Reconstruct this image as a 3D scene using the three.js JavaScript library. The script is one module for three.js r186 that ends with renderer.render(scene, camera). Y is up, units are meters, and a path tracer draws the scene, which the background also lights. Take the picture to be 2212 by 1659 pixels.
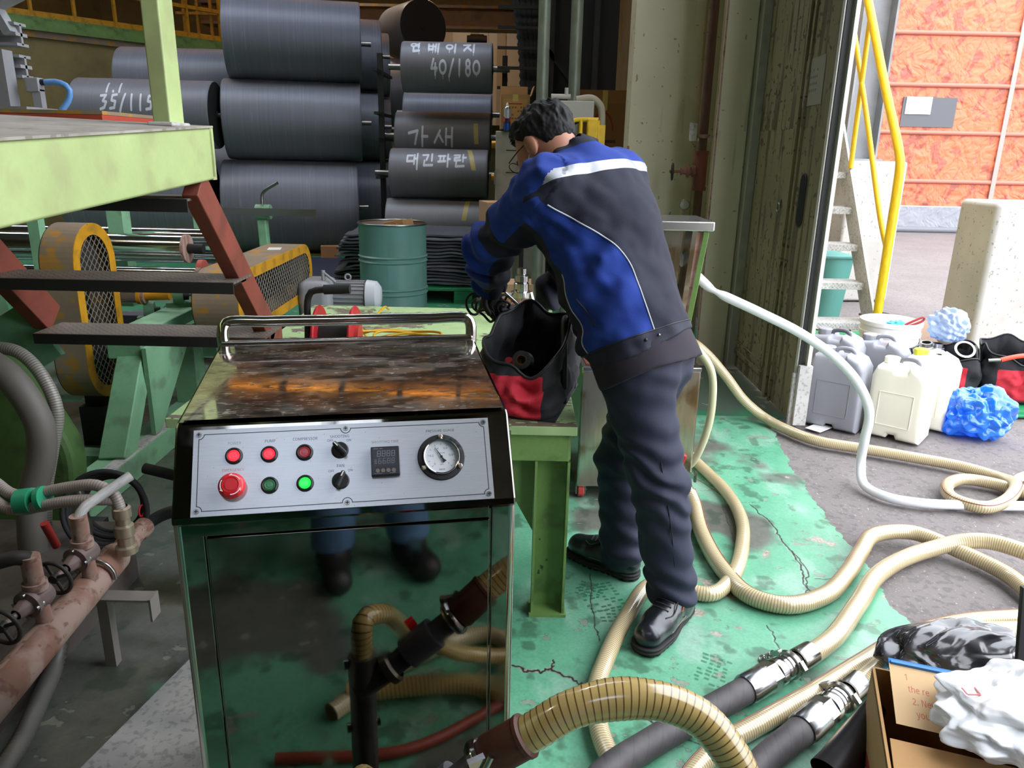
import * as THREE from 'three';
import { mergeGeometries, mergeVertices, toCreasedNormals } from 'three/addons/utils/BufferGeometryUtils.js';
import { RoundedBoxGeometry } from 'three/addons/geometries/RoundedBoxGeometry.js';

// ---------- camera, sky, lamps, exposure ----------
const scene = new THREE.Scene();
const camera = new THREE.PerspectiveCamera(2 * Math.atan(829.5 / 1650) * 180 / Math.PI, 2212 / 1659, 0.05, 200);
camera.position.set(0, 1.45, 0);
camera.rotation.set(-17 * Math.PI / 180, 0, 1.2 * Math.PI / 180, 'YXZ');
const renderer = new THREE.WebGLRenderer({ antialias: true });
renderer.toneMapping = THREE.LinearToneMapping;
renderer.toneMappingExposure = 1.06;
renderer.shadowMap.enabled = true;
{ // overcast sky: even cloud, a little brighter overhead
  const w = 64, h = 32, d = new Float32Array(w * h * 4);
  for (let y = 0; y < h; y++) for (let x = 0; x < w; x++) {
    const el = Math.sin(((y + 0.5) / h - 0.5) * Math.PI), k = el > 0 ? 4.6 + 2.6 * el : 4.6, i = (y * w + x) * 4;
    d[i] = k * 0.94; d[i + 1] = k * 0.985; d[i + 2] = k * 1.06; d[i + 3] = 1;
  }
  const t = new THREE.DataTexture(d, w, h, THREE.RGBAFormat, THREE.FloatType);
  t.mapping = THREE.EquirectangularReflectionMapping; t.magFilter = THREE.LinearFilter; t.needsUpdate = true;
  scene.background = t;
}

// ---------- helpers ----------
const V = (x, y, z) => new THREE.Vector3(x, y, z), PI = Math.PI, rad = (d) => d * PI / 180;
let seed = 7;
const rnd = () => { seed = (seed * 1664525 + 1013904223) >>> 0; return seed / 4294967296; };
const rr = (a, b) => a + (b - a) * rnd();
const lerp = (a, b, t) => a + (b - a) * t, clamp = (x, a = 0, b = 1) => Math.min(b, Math.max(a, x)), sstep = (a, b, x) => { const t = clamp((x - a) / (b - a)); return t * t * (3 - 2 * t); };
const hash = (x, y, z = 0) => { let h = Math.imul(x, 374761393) + Math.imul(y, 668265263) + Math.imul(z, 2147483647 ^ 0x5bd1e995) | 0; h = Math.imul(h ^ (h >>> 13), 1274126177); h ^= h >>> 16; return (h >>> 0) / 4294967296; };
function n2(x, y, p = 0, s = 0) { // value noise; p > 0 makes it repeat every p cells
  const xi = Math.floor(x), yi = Math.floor(y), fx = x - xi, fy = y - yi, u = fx * fx * (3 - 2 * fx), v = fy * fy * (3 - 2 * fy);
  const m = p ? (a) => ((a % p) + p) % p : (a) => a;
  const a = hash(m(xi), m(yi), s), b = hash(m(xi + 1), m(yi), s), c = hash(m(xi), m(yi + 1), s), d = hash(m(xi + 1), m(yi + 1), s);
  return (a + (b - a) * u) * (1 - v) + (c + (d - c) * u) * v;
}
function fbm(x, y, o = 4, p = 0, s = 0) { let r = 0, a = 0.5, t = 0; for (let i = 0; i < o; i++) { r += a * n2(x, y, p, s + i * 17); t += a; a *= 0.5; x *= 2; y *= 2; p *= 2; } return r / t; }
function n3(x, y, z) {
  const xi = Math.floor(x), yi = Math.floor(y), zi = Math.floor(z), fx = x - xi, fy = y - yi, fz = z - zi, u = fx * fx * (3 - 2 * fx), v = fy * fy * (3 - 2 * fy), w = fz * fz * (3 - 2 * fz);
  const L = (k) => { const a = hash(xi, yi, k), b = hash(xi + 1, yi, k), c = hash(xi, yi + 1, k), d = hash(xi + 1, yi + 1, k); return (a + (b - a) * u) * (1 - v) + (c + (d - c) * u) * v; };
  return L(zi) * (1 - w) + L(zi + 1) * w;
}
const hex = (c) => [(c >> 16) & 255, (c >> 8) & 255, c & 255];
const mixc = (a, b, t) => [a[0] + (b[0] - a[0]) * t, a[1] + (b[1] - a[1]) * t, a[2] + (b[2] - a[2]) * t];
// computed texture; fn(u, v) gives [r, g, b] 0..255, rows from v = 0; size in metres sets the repeat
function tex(w, h, fn, size, srgb = true) {
  const d = new Uint8Array(w * h * 4);
  for (let y = 0; y < h; y++) for (let x = 0; x < w; x++) { const c = fn((x + 0.5) / w, (y + 0.5) / h), i = (y * w + x) * 4; d[i] = clamp(c[0], 0, 255); d[i + 1] = clamp(c[1], 0, 255); d[i + 2] = clamp(c[2], 0, 255); d[i + 3] = 255; }
  const t = new THREE.DataTexture(d, w, h); t.wrapS = t.wrapT = THREE.RepeatWrapping; t.magFilter = THREE.LinearFilter; t.minFilter = THREE.LinearMipmapLinearFilter; t.generateMipmaps = true;
  if (srgb) t.colorSpace = THREE.SRGBColorSpace;
  if (size) t.repeat.set(1 / size, 1 / size);
  t.needsUpdate = true; return t;
}
function canvasTex(w, h, draw) { const c = document.createElement('canvas'); c.width = w; c.height = h; const g = c.getContext('2d'); draw(g, w, h); const t = new THREE.CanvasTexture(c); t.colorSpace = THREE.SRGBColorSpace; t.magFilter = THREE.LinearFilter; return t; }
const mat = (c, rough = 0.6, metal = 0, o = {}) => new THREE.MeshPhysicalMaterial({ color: c, roughness: rough, metalness: metal, side: THREE.DoubleSide, ...o });

// worn paint: base colour, chips of another colour, grime speckle (tileable, metres per tile)
function wornTex(base, chip, amount, size = 1, n = 512, grime = 0x3a352c, grimeAmt = 0.25, s = 0) {
  const B = hex(base), K = hex(chip), G = hex(grime);
  return tex(n, n, (u, v) => {
    const f = fbm(u * 6, v * 6, 5, 6, s), g = fbm(u * 24, v * 24, 3, 24, s + 5), q = n2(u * 128, v * 128, 128, s + 9);
    let c = mixc(B, [B[0] * 0.82, B[1] * 0.82, B[2] * 0.8], f);
    c = mixc(c, G, grimeAmt * sstep(0.5, 0.8, fbm(u * 9 + 3, v * 9, 4, 9, s + 3)) + 0.08 * q);
    const e = f * 0.6 + g * 0.4; if (e > 1 - amount) c = mixc(c, K, sstep(1 - amount, 1 - amount + 0.02, e));
    return c;
  }, size);
}
const bumpTex = (n, fx, size, s = 0) => tex(n, n, (u, v) => { const k = 255 * fbm(u * fx, v * fx, 4, fx, s); return [k, k, k]; }, size, false);

// ---- geometry ----
const prep = (g) => { for (const k of Object.keys(g.attributes)) if (!['position', 'normal', 'uv'].includes(k)) g.deleteAttribute(k); return g; };
function muv(geo) { // uv in metres by the way each face points
  const g = geo.index ? geo.toNonIndexed() : geo, p = g.attributes.position, uv = new Float32Array(p.count * 2), a = V(), b = V(), c = V();
  for (let i = 0; i < p.count; i += 3) {
    a.fromBufferAttribute(p, i); b.fromBufferAttribute(p, i + 1); c.fromBufferAttribute(p, i + 2);
    const n = b.clone().sub(a).cross(c.clone().sub(a)), x = Math.abs(n.x), y = Math.abs(n.y), z = Math.abs(n.z);
    [a, b, c].forEach((q, k) => { const j = (i + k) * 2; if (y >= x && y >= z) { uv[j] = q.x; uv[j + 1] = q.z; } else if (x >= z) { uv[j] = q.z; uv[j + 1] = q.y; } else { uv[j] = q.x; uv[j + 1] = q.y; } });
  }
  g.setAttribute('uv', new THREE.BufferAttribute(uv, 2)); return g;
}
function place(g, x = 0, y = 0, z = 0, rx = 0, ry = 0, rz = 0) { g.applyMatrix4(new THREE.Matrix4().compose(V(x, y, z), new THREE.Quaternion().setFromEuler(new THREE.Euler(rx, ry, rz, 'YXZ')), V(1, 1, 1))); return g; }
// box by size and centre, edges slightly rounded by r
function box(w, h, d, x = 0, y = 0, z = 0, rx = 0, ry = 0, rz = 0, r = 0) {
  const g = r > 0 ? new RoundedBoxGeometry(w, h, d, r > 0.006 ? 3 : 1, Math.min(r, w / 2.01, h / 2.01, d / 2.01)) : new THREE.BoxGeometry(w, h, d);
  return muv(place(g, x, y, z, rx, ry, rz));
}
function cyl(p, q, r, r2 = r, seg = 20, open = false) { // round bar between two points
  const d = q.clone().sub(p), L = d.length(), g = new THREE.CylinderGeometry(r2, r, L, seg, 1, open);
  const uv = g.attributes.uv; for (let i = 0; i < uv.count; i++) uv.setXY(i, uv.getX(i) * 2 * PI * r, uv.getY(i) * L);
  g.applyQuaternion(new THREE.Quaternion().setFromUnitVectors(V(0, 1, 0), d.normalize())); g.translate((p.x + q.x) / 2, (p.y + q.y) / 2, (p.z + q.z) / 2);
  return g.toNonIndexed();
}
// square bar between two points
function bar(p, q, w, h, up = V(0, 1, 0), r = 0) {
  const d = q.clone().sub(p), L = d.length(); d.normalize();
  const x = up.clone().cross(d).normalize(), y = d.clone().cross(x), g = box(w, h, L, 0, 0, 0, 0, 0, 0, r);
  g.applyMatrix4(new THREE.Matrix4().makeBasis(x, y, d).setPosition((p.x + q.x) / 2, (p.y + q.y) / 2, (p.z + q.z) / 2)); return g;
}
const curve = (pts, closed = false, t = 0.5) => new THREE.CatmullRomCurve3(pts.map((p) => (p.isVector3 ? p : V(...p))), closed, 'centripetal', t);
// hose along points, radius may vary along its length in metres; uv = (around in metres, along in metres)
function hose(pts, r, seg = 16, step = 0.02, closed = false) {
  const c = curve(pts, closed), L = c.getLength(), n = Math.max(4, Math.ceil(L / step)), R = typeof r === 'function' ? r : () => r, pos = [], nor = [], uv = [], idx = [];
  c.arcLengthDivisions = 400; c.updateArcLengths();
  let N = null, pt = null; const base = R(0) || 0.01;
  for (let i = 0; i <= n; i++) {
    const u = i / n, P = c.getPointAt(u), T = c.getTangentAt(u);
    if (!N) { N = Math.abs(T.y) < 0.9 ? V(0, 1, 0) : V(1, 0, 0); N.sub(T.clone().multiplyScalar(N.dot(T))).normalize(); } else { N.applyQuaternion(new THREE.Quaternion().setFromUnitVectors(pt, T)); N.sub(T.clone().multiplyScalar(N.dot(T))).normalize(); }
    pt = T; const B = T.clone().cross(N), q = R(u * L);
    for (let j = 0; j <= seg; j++) { const a = j / seg * 2 * PI, d = N.clone().multiplyScalar(Math.cos(a)).addScaledVector(B, Math.sin(a)); pos.push(P.x + d.x * q, P.y + d.y * q, P.z + d.z * q); nor.push(d.x, d.y, d.z); uv.push(j / seg, u * L); }
  }
  for (let i = 0; i < n; i++) for (let j = 0; j < seg; j++) { const a = i * (seg + 1) + j, b = a + seg + 1; idx.push(a, a + 1, b, b, a + 1, b + 1); }
  const g = new THREE.BufferGeometry(); g.setAttribute('position', new THREE.Float32BufferAttribute(pos, 3)); g.setAttribute('normal', new THREE.Float32BufferAttribute(nor, 3)); g.setAttribute('uv', new THREE.Float32BufferAttribute(uv, 2)); g.setIndex(idx);
  return g.toNonIndexed();
}
function lathe(prof, seg = 40) { const g = new THREE.LatheGeometry(prof.map(([r, y]) => new THREE.Vector2(r, y)), seg); return toCreasedNormals(g, rad(35)); }
// turned body from p towards q; profile [radius, distance along]
function turned(p, q, prof, seg = 24) { const g = lathe(prof, seg), d = q.clone().sub(p).normalize(); g.applyQuaternion(new THREE.Quaternion().setFromUnitVectors(V(0, 1, 0), d)); g.translate(p.x, p.y, p.z); return g; }
function poly(pts, holes = []) { const s = new THREE.Shape(pts.map(([x, y]) => new THREE.Vector2(x, y))); for (const h of holes) s.holes.push(new THREE.Path(h.map(([x, y]) => new THREE.Vector2(x, y)))); return s; }
function extr(shape, depth, bev = 0, seg = 12) { return muv(new THREE.ExtrudeGeometry(shape, { depth, bevelEnabled: bev > 0, bevelSize: bev, bevelThickness: bev, bevelSegments: 2, curveSegments: seg })); }
function mat4(x, y, z, rx = 0, ry = 0, rz = 0, s = 1) { return new THREE.Matrix4().compose(V(x, y, z), new THREE.Quaternion().setFromEuler(new THREE.Euler(rx, ry, rz, 'YXZ')), V(s, s, s)); }
const torus = (R, r, seg = 32, ts = 10, arc = 2 * PI) => new THREE.TorusGeometry(R, r, ts, seg, arc).toNonIndexed();
const flatten = (g) => (g.index ? g.toNonIndexed() : g);

// ---- objects ----
const used = new Map();
function numbered(n) { const k = used.get(n) ?? 0; used.set(n, k + 1); return k ? `${n}_${String(k).padStart(3, '0')}` : n; }
function geoOf(gs) { gs = (Array.isArray(gs) ? gs : [gs]).map((g) => prep(flatten(g))); for (const g of gs) if (!g.attributes.uv) muv(g); return gs.length > 1 ? mergeGeometries(gs) : gs[0]; }
function part(name, gs, m, parent, label) { const o = new THREE.Mesh(geoOf(gs), m); o.name = name; o.castShadow = o.receiveShadow = true; parent.add(o); if (label) o.userData.label = label; return o; }
function thing(name, label, category, p = [0, 0, 0], ry = 0, group) { const o = new THREE.Group(); o.name = numbered(name); o.position.set(...p); o.rotation.y = ry; o.userData = { label, category }; if (group) o.userData.group = group; scene.add(o); return o; }
function solo(name, gs, m, label, category, group) { const o = part(numbered(name), gs, m, scene); o.userData = { label, category }; if (group) o.userData.group = group; return o; }
function struct(name, gs, m, label) { const o = part(numbered(name), gs, m, scene); o.userData = { kind: 'structure', label, category: name.replace(/_.*/, '') }; return o; }
function structGroup(name, label, p = [0, 0, 0], ry = 0) { const o = thing(name, label, name.replace(/_.*/, ''), p, ry); o.userData.kind = 'structure'; return o; }
// ---------- materials ----------
const T = {};
T.mint = wornTex(0x8fc79c, 0x4d5148, 0.22, 0.8, 512, 0x5a5f52, 0.35, 1);
T.lime = wornTex(0xbccf8d, 0x8a7f68, 0.17, 0.9, 512, 0x8e8568, 0.3, 2);
T.green = wornTex(0x7da35a, 0x33402c, 0.25, 0.6, 512, 0x3c4a2c, 0.35, 3);
T.peel = tex(1024, 1024, (u, v) => { // peeling pale green bench paint over brown grey metal
  const f = fbm(u * 5, v * 12, 5, 0, 31), g = fbm(u * 40, v * 90, 3, 0, 33), e = f * 0.65 + g * 0.35, w = fbm(u * 3, v * 3, 3, 0, 39);
  let c = mixc([176, 201, 146], [150, 178, 120], fbm(u * 20, v * 20, 3, 0, 35));
  const th = lerp(0.52, 0.62, w);
  if (e > th) c = mixc([92, 84, 70], [128, 116, 96], fbm(u * 60, v * 60, 2, 0, 37)); else if (e > th - 0.012) c = [60, 62, 48];
  return c;
}, 1.3);
T.redox = wornTex(0x8d4434, 0x6a5a4c, 0.2, 0.7, 512, 0x4b2a22, 0.35, 4);
T.rust = tex(512, 512, (u, v) => { const f = fbm(u * 7, v * 7, 5, 7, 41), g = fbm(u * 30, v * 30, 3, 30, 43); return mixc(mixc([166, 140, 128], [142, 104, 88], sstep(0.4, 0.65, f)), [112, 78, 66], 0.7 * sstep(0.6, 0.8, g)); }, 0.5);
T.beige = tex(512, 512, (u, v) => { const f = fbm(u * 5, v * 5, 5, 5, 51), q = fbm(u * 50, v * 50, 2, 50, 52), s = fbm(u * 30, v * 2, 3, 0, 53); let c = mixc([220, 211, 184], [204, 194, 166], f); c = mixc(c, [136, 122, 96], 0.4 * sstep(0.62, 0.82, s)); if (q > 0.87) c = mixc(c, [120, 108, 88], 0.6); if (f > 0.72) c = mixc(c, [150, 122, 84], 0.7 * sstep(0.72, 0.78, f)); return c; }, 1.6);
T.checker = tex(512, 512, (u, v) => { // worn diamond plate: dust between, bright worn lugs; lugs are relief
  const f = fbm(u * 6, v * 6, 4, 6, 61); return mixc([96, 88, 80], [128, 116, 104], f);
}, 0.5);
const lug = (u, v) => { const N = 12; let k = 0; for (let s = 0; s < 2; s++) { const x = u * N + (s ? 0.5 : 0), y = v * N + (s ? 0.5 : 0), cx = Math.round(x), cy = Math.round(y), dx = x - cx, dy = y - cy, a = s ? 1 : -1, p = (dx + a * dy) * 0.7071, q = (dx - a * dy) * 0.7071; k = Math.max(k, sstep(1, 0.55, Math.hypot(p / 0.34, q / 0.1))); } return k; };
T.lugs = tex(512, 512, (u, v) => { const k = 255 * lug(u, v); return [k, k, k]; }, 0.36, false);
T.yellow = wornTex(0xd79a1c, 0x5d4a2c, 0.22, 0.5, 512, 0x6a5326, 0.4, 6);
T.dust = tex(512, 512, (u, v) => mixc(mixc([150, 132, 112], [122, 104, 84], fbm(u * 5, v * 5, 5, 5, 65)), [176, 124, 44], 0.8 * sstep(0.6, 0.68, fbm(u * 8, v * 8, 4, 8, 66))), 0.6);
T.conc = tex(512, 512, (u, v) => { const f = fbm(u * 6, v * 6, 5, 6, 71), q = fbm(u * 60, v * 60, 2, 60, 72); let c = mixc([200, 196, 190], [172, 168, 162], f); if (q > 0.8) c = mixc(c, [124, 120, 114], 0.6); return c; }, 1.2);
T.asph = tex(1024, 1024, (u, v) => { const f = fbm(u * 5, v * 5, 5, 5, 75), q = n2(u * 300, v * 300, 300, 76), r = fbm(u * 80, v * 80, 2, 80, 77); let c = mixc([104, 97, 96], [122, 115, 113], f); c = mixc(c, [88, 82, 80], 0.5 * sstep(0.55, 0.75, r)); if (q > 0.93) c = mixc(c, [190, 184, 178], 0.7); return c; }, 1.6);
T.galv = tex(512, 512, (u, v) => { const f = fbm(u * 6, v * 6, 4, 6, 81), q = fbm(u * 40, v * 40, 3, 40, 82); return mixc([206, 204, 200], [150, 148, 146], 0.6 * f + 0.5 * sstep(0.5, 0.75, q)); }, 0.5);
T.fine = bumpTex(256, 24, 0.3, 91);
const M = {
  mint: mat(0xffffff, 0.55, 0, { map: T.mint }), lime: mat(0xffffff, 0.5, 0, { map: T.lime }), green: mat(0xffffff, 0.55, 0, { map: T.green }), peel: mat(0xffffff, 0.7, 0, { map: T.peel }),
  redox: mat(0xffffff, 0.65, 0, { map: T.redox }), rust: mat(0xffffff, 0.8, 0, { map: T.rust }), beige: mat(0xffffff, 0.6, 0, { map: T.beige }),
  tread: mat(0xffffff, 0.62, 0.25, { map: T.checker, bumpMap: T.lugs, bumpScale: 0.004 }), whiteTread: mat(0xffffff, 0.6, 0.1, { map: T.galv, bumpMap: T.lugs, bumpScale: 0.004 }),
  yellow: mat(0xffffff, 0.5, 0, { map: T.yellow }), dust: mat(0xffffff, 0.8, 0, { map: T.dust }), conc: mat(0xffffff, 0.9, 0, { map: T.conc }), asph: mat(0xffffff, 0.9, 0, { map: T.asph, bumpMap: T.fine, bumpScale: 0.002 }),
  galv: mat(0xffffff, 0.6, 0.1, { map: T.galv }), black: mat(0x18181a, 0.55), rubber: mat(0x232325, 0.75), dark: mat(0x2c2b2a, 0.6, 0.4), steel: mat(0x9c9a96, 0.3, 1), chrome: mat(0xb4b4b6, 0.18, 1), castiron: mat(0x3a3634, 0.6, 0.3),
  grey: mat(0x8f9296, 0.5), white: mat(0xe6e6e4, 0.45), card: mat(0xffffff, 0.85, 0, { map: wornTex(0xb48a58, 0x93703f, 0.12, 0.6, 256, 0x8a6a44, 0.2, 12) }), wood: mat(0x9a6f46, 0.8), greyPaint: mat(0xffffff, 0.55, 0, { map: wornTex(0x9a9ca2, 0x6b6660, 0.12, 0.8, 256, 0x6f6c68, 0.2, 13) }),
  railYellow: mat(0xffffff, 0.4, 0, { map: wornTex(0xf2c409, 0x4a4130, 0.13, 0.35, 256, 0xb68f10, 0.3, 14) }), red: mat(0xc3202c, 0.45), redDeep: mat(0xa81a24, 0.55), tapeYellow: mat(0xb7a357, 0.7),
};

// ---------- setting ----------
const edgePts = [[-4.3, 1.46], [-3.825, 1.426], [-3.506, 1.367], [-3.284, 1.357], [-3.158, 1.344], [-2.994, 1.334], [-2.846, 1.335], [-2.692, 1.346], [-2.501, 1.335], [-2.375, 1.32], [-2.26, 1.307], [-2.181, 1.315], [-1.98, 1.29], [-1.5, 1.31], [-0.8, 1.28], [0.0, 1.3], [0.8, 1.3]];
const edge = (z) => { for (let i = 1; i < edgePts.length; i++) if (z <= edgePts[i][0]) { const [a, b] = [edgePts[i - 1], edgePts[i]]; return lerp(a[1], b[1], clamp((z - a[0]) / (b[0] - a[0]))); } return 1.3; };
{
  const floor = structGroup('floor', 'worn green painted concrete floor of the factory hall'), X0 = -2.7, X1 = 1.5, Z0 = -4.2, Z1 = 0.6, N = 2048;
  const px = (x) => (x - X0) / (X1 - X0) * N, pz = (z) => (z - Z0) / (Z1 - Z0) * N;
  // marks on the floor: R cracks, G bare patches, B tread prints
  const mk = document.createElement('canvas'); mk.width = mk.height = N; const g = mk.getContext('2d'); g.fillStyle = '#000'; g.fillRect(0, 0, N, N); g.globalCompositeOperation = 'lighter'; g.lineCap = 'round';
  const crack = (pts, w = 3) => { for (let i = 1; i < pts.length; i++) { const [a, b] = [pts[i - 1], pts[i]], n = 30; for (let k = 0; k < n; k++) { const f = (t) => { const j = 16 * Math.sin(t * PI); return [px(lerp(a[0], b[0], t)) + j * (fbm(a[0] * 40 + i * 3 + t * 5, 3.3, 3, 0, 5) - 0.5), pz(lerp(a[1], b[1], t)) + j * (fbm(a[1] * 40 + i * 5 + t * 5, 9.1, 3, 0, 6) - 0.5)]; }, p = f(k / n), q = f((k + 1) / n), ww = w * 0.55 * (0.4 + n2(k * 0.7 + i * 9, 2.2, 0, 8)); g.strokeStyle = '#f00'; g.lineWidth = ww; g.beginPath(); g.moveTo(...p); g.lineTo(...q); g.stroke(); g.strokeStyle = '#001800'; g.lineWidth = ww * 3; g.beginPath(); g.moveTo(...p); g.lineTo(...q); g.stroke(); } } };
  crack([[0.016, -1.91], [0.077, -1.884], [0.131, -1.897], [0.183, -1.863], [0.226, -1.819]], 4.5); crack([[0.131, -1.897], [0.14, -1.939]], 3);
  crack([[1.044, -3.026], [1.08, -2.855], [1.076, -2.699], [1.087, -2.523], [1.049, -2.395], [1.047, -2.279]], 4); crack([[1.082, -2.662], [1.095, -2.475], [1.036, -2.335]], 3);
  crack([[0.356, -1.72], [0.383, -1.695], [0.426, -1.662]], 4); crack([[0.838, -2.138], [0.843, -1.996], [0.854, -1.868]], 2.5); crack([[0.295, -2.427], [0.282, -2.119], [0.288, -2.034]], 2.5);
  crack([[1.103, -2.428], [1.221, -2.433]], 2.5); crack([[0.922, -3.02], [0.894, -2.767], [0.865, -2.531]], 2); crack([[0.42, -1.66], [0.6, -1.55], [0.7, -1.35]], 3); crack([[0.7, -3.7], [0.95, -3.1]], 2);
  g.fillStyle = '#0f0';
  for (const [x, z, a, b] of [[0.46, -2.5, 0.035, 0.2], [0.70, -2.36, 0.1, 0.1], [0.66, -2.083, 0.05, 0.025], [0.585, -2.044, 0.02, 0.012], [0.74, -2.12, 0.022, 0.015], [0.80, -2.29, 0.05, 0.02], [1.24, -2.70, 0.09, 0.07], [1.31, -3.33, 0.02, 0.02], [0.145, -1.77, 0.03, 0.01], [0.63, -2.2, 0.05, 0.03], [0.56, -2.27, 0.06, 0.03], [0.98, -2.6, 0.02, 0.09]]) { g.save(); g.translate(px(x), pz(z)); g.rotate(0.5); g.scale(a / 4.2 * N * 2.2, b / 4.8 * N * 2.2); const gr = g.createRadialGradient(0, 0, 0, 0, 0, 1); gr.addColorStop(0, 'rgba(0,220,0,1)'); gr.addColorStop(1, 'rgba(0,0,0,0)'); g.fillStyle = gr; g.fillRect(-1, -1, 2, 2); g.restore(); }
  g.fillStyle = '#00f';
  const foot = (x, z, a, n, m) => { g.save(); g.translate(px(x), pz(z)); g.rotate(a); for (let i = 0; i < n; i++) for (let j = 0; j < m; j++) if (hash(i + n, j + m, 77) > 0.25) g.fillRect((i - n / 2) * 11 + 3 * hash(i, j, 3), (j - m / 2) * 8 + 2 * hash(i, j, 5), 5 + 4 * hash(i, j, 9), 4); g.restore(); };
  foot(0.321, -2.28, -0.3, 6, 9); foot(0.355, -2.172, -0.1, 5, 4); foot(0.607, -1.901, 0.5, 4, 8); foot(0.286, -2.321, 0.4, 4, 5);
  const mk2 = g.getImageData(0, 0, N, N).data;
  const floorTex = tex(N, N, (u, v) => {
    const x = lerp(X0, X1, u), z = lerp(Z0, Z1, v), i = ((Math.floor(v * N)) * N + Math.floor(u * N)) * 4, f = fbm(x * 3, z * 3, 4, 0, 101), q = fbm(x * 34, z * 34, 3, 0, 103), s = n2(x * 160, z * 160, 0, 107);
    let c = mixc([82, 156, 120], [124, 186, 154], f * 0.7 + q * 0.3);
    c = mixc(c, [164, 192, 176], 0.6 * sstep(0.5, 0.75, fbm(x * 9, z * 5, 4, 0, 109)));                       // scuffed, paler paint
    const dirt = sstep(0.5, 0.62, fbm(x * 2.1 + 9, z * 2.1, 5, 0, 111) + 0.28 * sstep(-0.55, -1.3, x) + 0.1 * sstep(0.2, -0.4, x) - 0.1); c = mixc(c, mixc([112, 106, 100], [92, 88, 82], q), dirt * 0.9);
    c = mixc(c, [40, 62, 46], 0.4 * sstep(0.6, 0.75, fbm(x * 14, z * 14, 4, 0, 121)));
    const chip = fbm(x * 16, z * 22, 4, 0, 113); if (chip > 0.76) c = mixc(c, [146, 146, 132], 0.85 * sstep(0.76, 0.78, chip)); else if (chip > 0.745) c = mixc(c, [40, 80, 60], 0.4);
    const p = mk2[i + 1] / 255 * (0.1 + 1.7 * fbm(x * 22, z * 22, 4, 0, 119)); if (p > 0.5) c = mixc(c, mixc([176, 168, 156], [146, 132, 118], s), sstep(0.5, 0.62, p)); else c = mixc(c, [120, 150, 132], p);
    c = mixc(c, [36, 104, 70], mk2[i + 2] / 255 * 0.7);
    c = mixc(c, [52, 48, 44], mk2[i] / 255);
    return mixc(c, [30, 40, 34], 0.12 * s);
  });
  const floorBump = tex(1024, 1024, (u, v) => { const i = ((Math.floor(v * N)) * N + Math.floor(u * N)) * 4, x = lerp(X0, X1, u), z = lerp(Z0, Z1, v), chip = fbm(x * 16, z * 22, 4, 0, 113); const k = 200 - 150 * mk2[i] / 255 - 60 * (chip > 0.76 ? 1 : 0) - 50 * (mk2[i + 1] > 128 ? 1 : 0) + 30 * (fbm(x * 40, z * 40, 3, 0, 117) - 0.5); return [k, k, k]; }, 0, false);
  const fm = mat(0xffffff, 0.34, 0, { map: floorTex, bumpMap: floorBump, bumpScale: 0.002 });
  const pts = [[X0, Z0], [X0, Z1]]; for (let z = Z1; z >= Z0; z -= 0.012) pts.push([edge(z) + 0.05 * (fbm(z * 7, 1.5, 4, 0, 21) - 0.5) + 0.02 * (n2(z * 60, 3, 0, 22) - 0.5), z]);
  const sg = new THREE.ExtrudeGeometry(poly(pts), { depth: 0.05, bevelEnabled: false }); sg.rotateX(PI / 2); // shape (x, z) with the slab hanging below y = 0
  const gp = sg.toNonIndexed(), ps = gp.attributes.position, uv = new Float32Array(ps.count * 2); for (let i = 0; i < ps.count; i++) { uv[i * 2] = (ps.getX(i) - X0) / (X1 - X0); uv[i * 2 + 1] = (ps.getZ(i) - Z0) / (Z1 - Z0); } gp.setAttribute('uv', new THREE.BufferAttribute(uv, 2));
  part('floor_slab', gp, fm, floor);
  const farTex = tex(1024, 1024, (u, v) => { const f = fbm(u * 6, v * 6, 5, 6, 131), q = fbm(u * 50, v * 50, 3, 50, 133); let c = mixc([36, 116, 78], [62, 138, 98], f); c = mixc(c, [96, 96, 88], 0.8 * sstep(0.56, 0.66, fbm(u * 4, v * 4, 5, 4, 135))); if (q > 0.72) c = [140, 134, 122]; return c; }, 4);
  const far = mat(0xffffff, 0.42, 0, { map: farTex });
  part('floor_slab', [box(11.6, 0.05, 16, -4.2, -0.025, -12.2), box(7.3, 0.05, 10.7, -6.35, -0.025, 1.15), box(4.2, 0.05, 5.9, -0.6, -0.025, 3.55)], far, floor);
  part('navy_mat', box(2.0, 0.006, 2.7, -2.35, 0.003, -9.1), mat(0x2b3040, 0.6), floor, 'dark navy painted floor area');
  part('yellow_line', [box(1.1, 0.004, 0.14, -2.75, 0.003, -10.75), box(0.12, 0.004, 2.4, -3.6, 0.003, -9)], mat(0xc9b13a, 0.6), floor, 'yellow floor marking');
  part('steel_plate', place(box(0.62, 0.02, 1.5), -0.72, 0.01, -1.35, 0, -0.22, 0), M.galv, floor, 'grey steel floor plate');
  const ground = structGroup('ground', 'grey asphalt yard outside the open door'); part('asphalt', box(40, 0.3, 60, 21.0, -0.162, -10), M.asph, ground);
  part('pale_patch', muv(place(new THREE.ExtrudeGeometry(poly([[2.6, -6.9], [3.7, -7.3], [4.4, -6.4], [3.9, -5.4], [3.0, -5.3]]), { depth: 0.01, bevelEnabled: false }), 0, 0.0, 0, PI / 2)), mat(0xc6a893, 0.9, 0, { map: T.conc }), ground, 'pale pinkish concrete patch');
}
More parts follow.
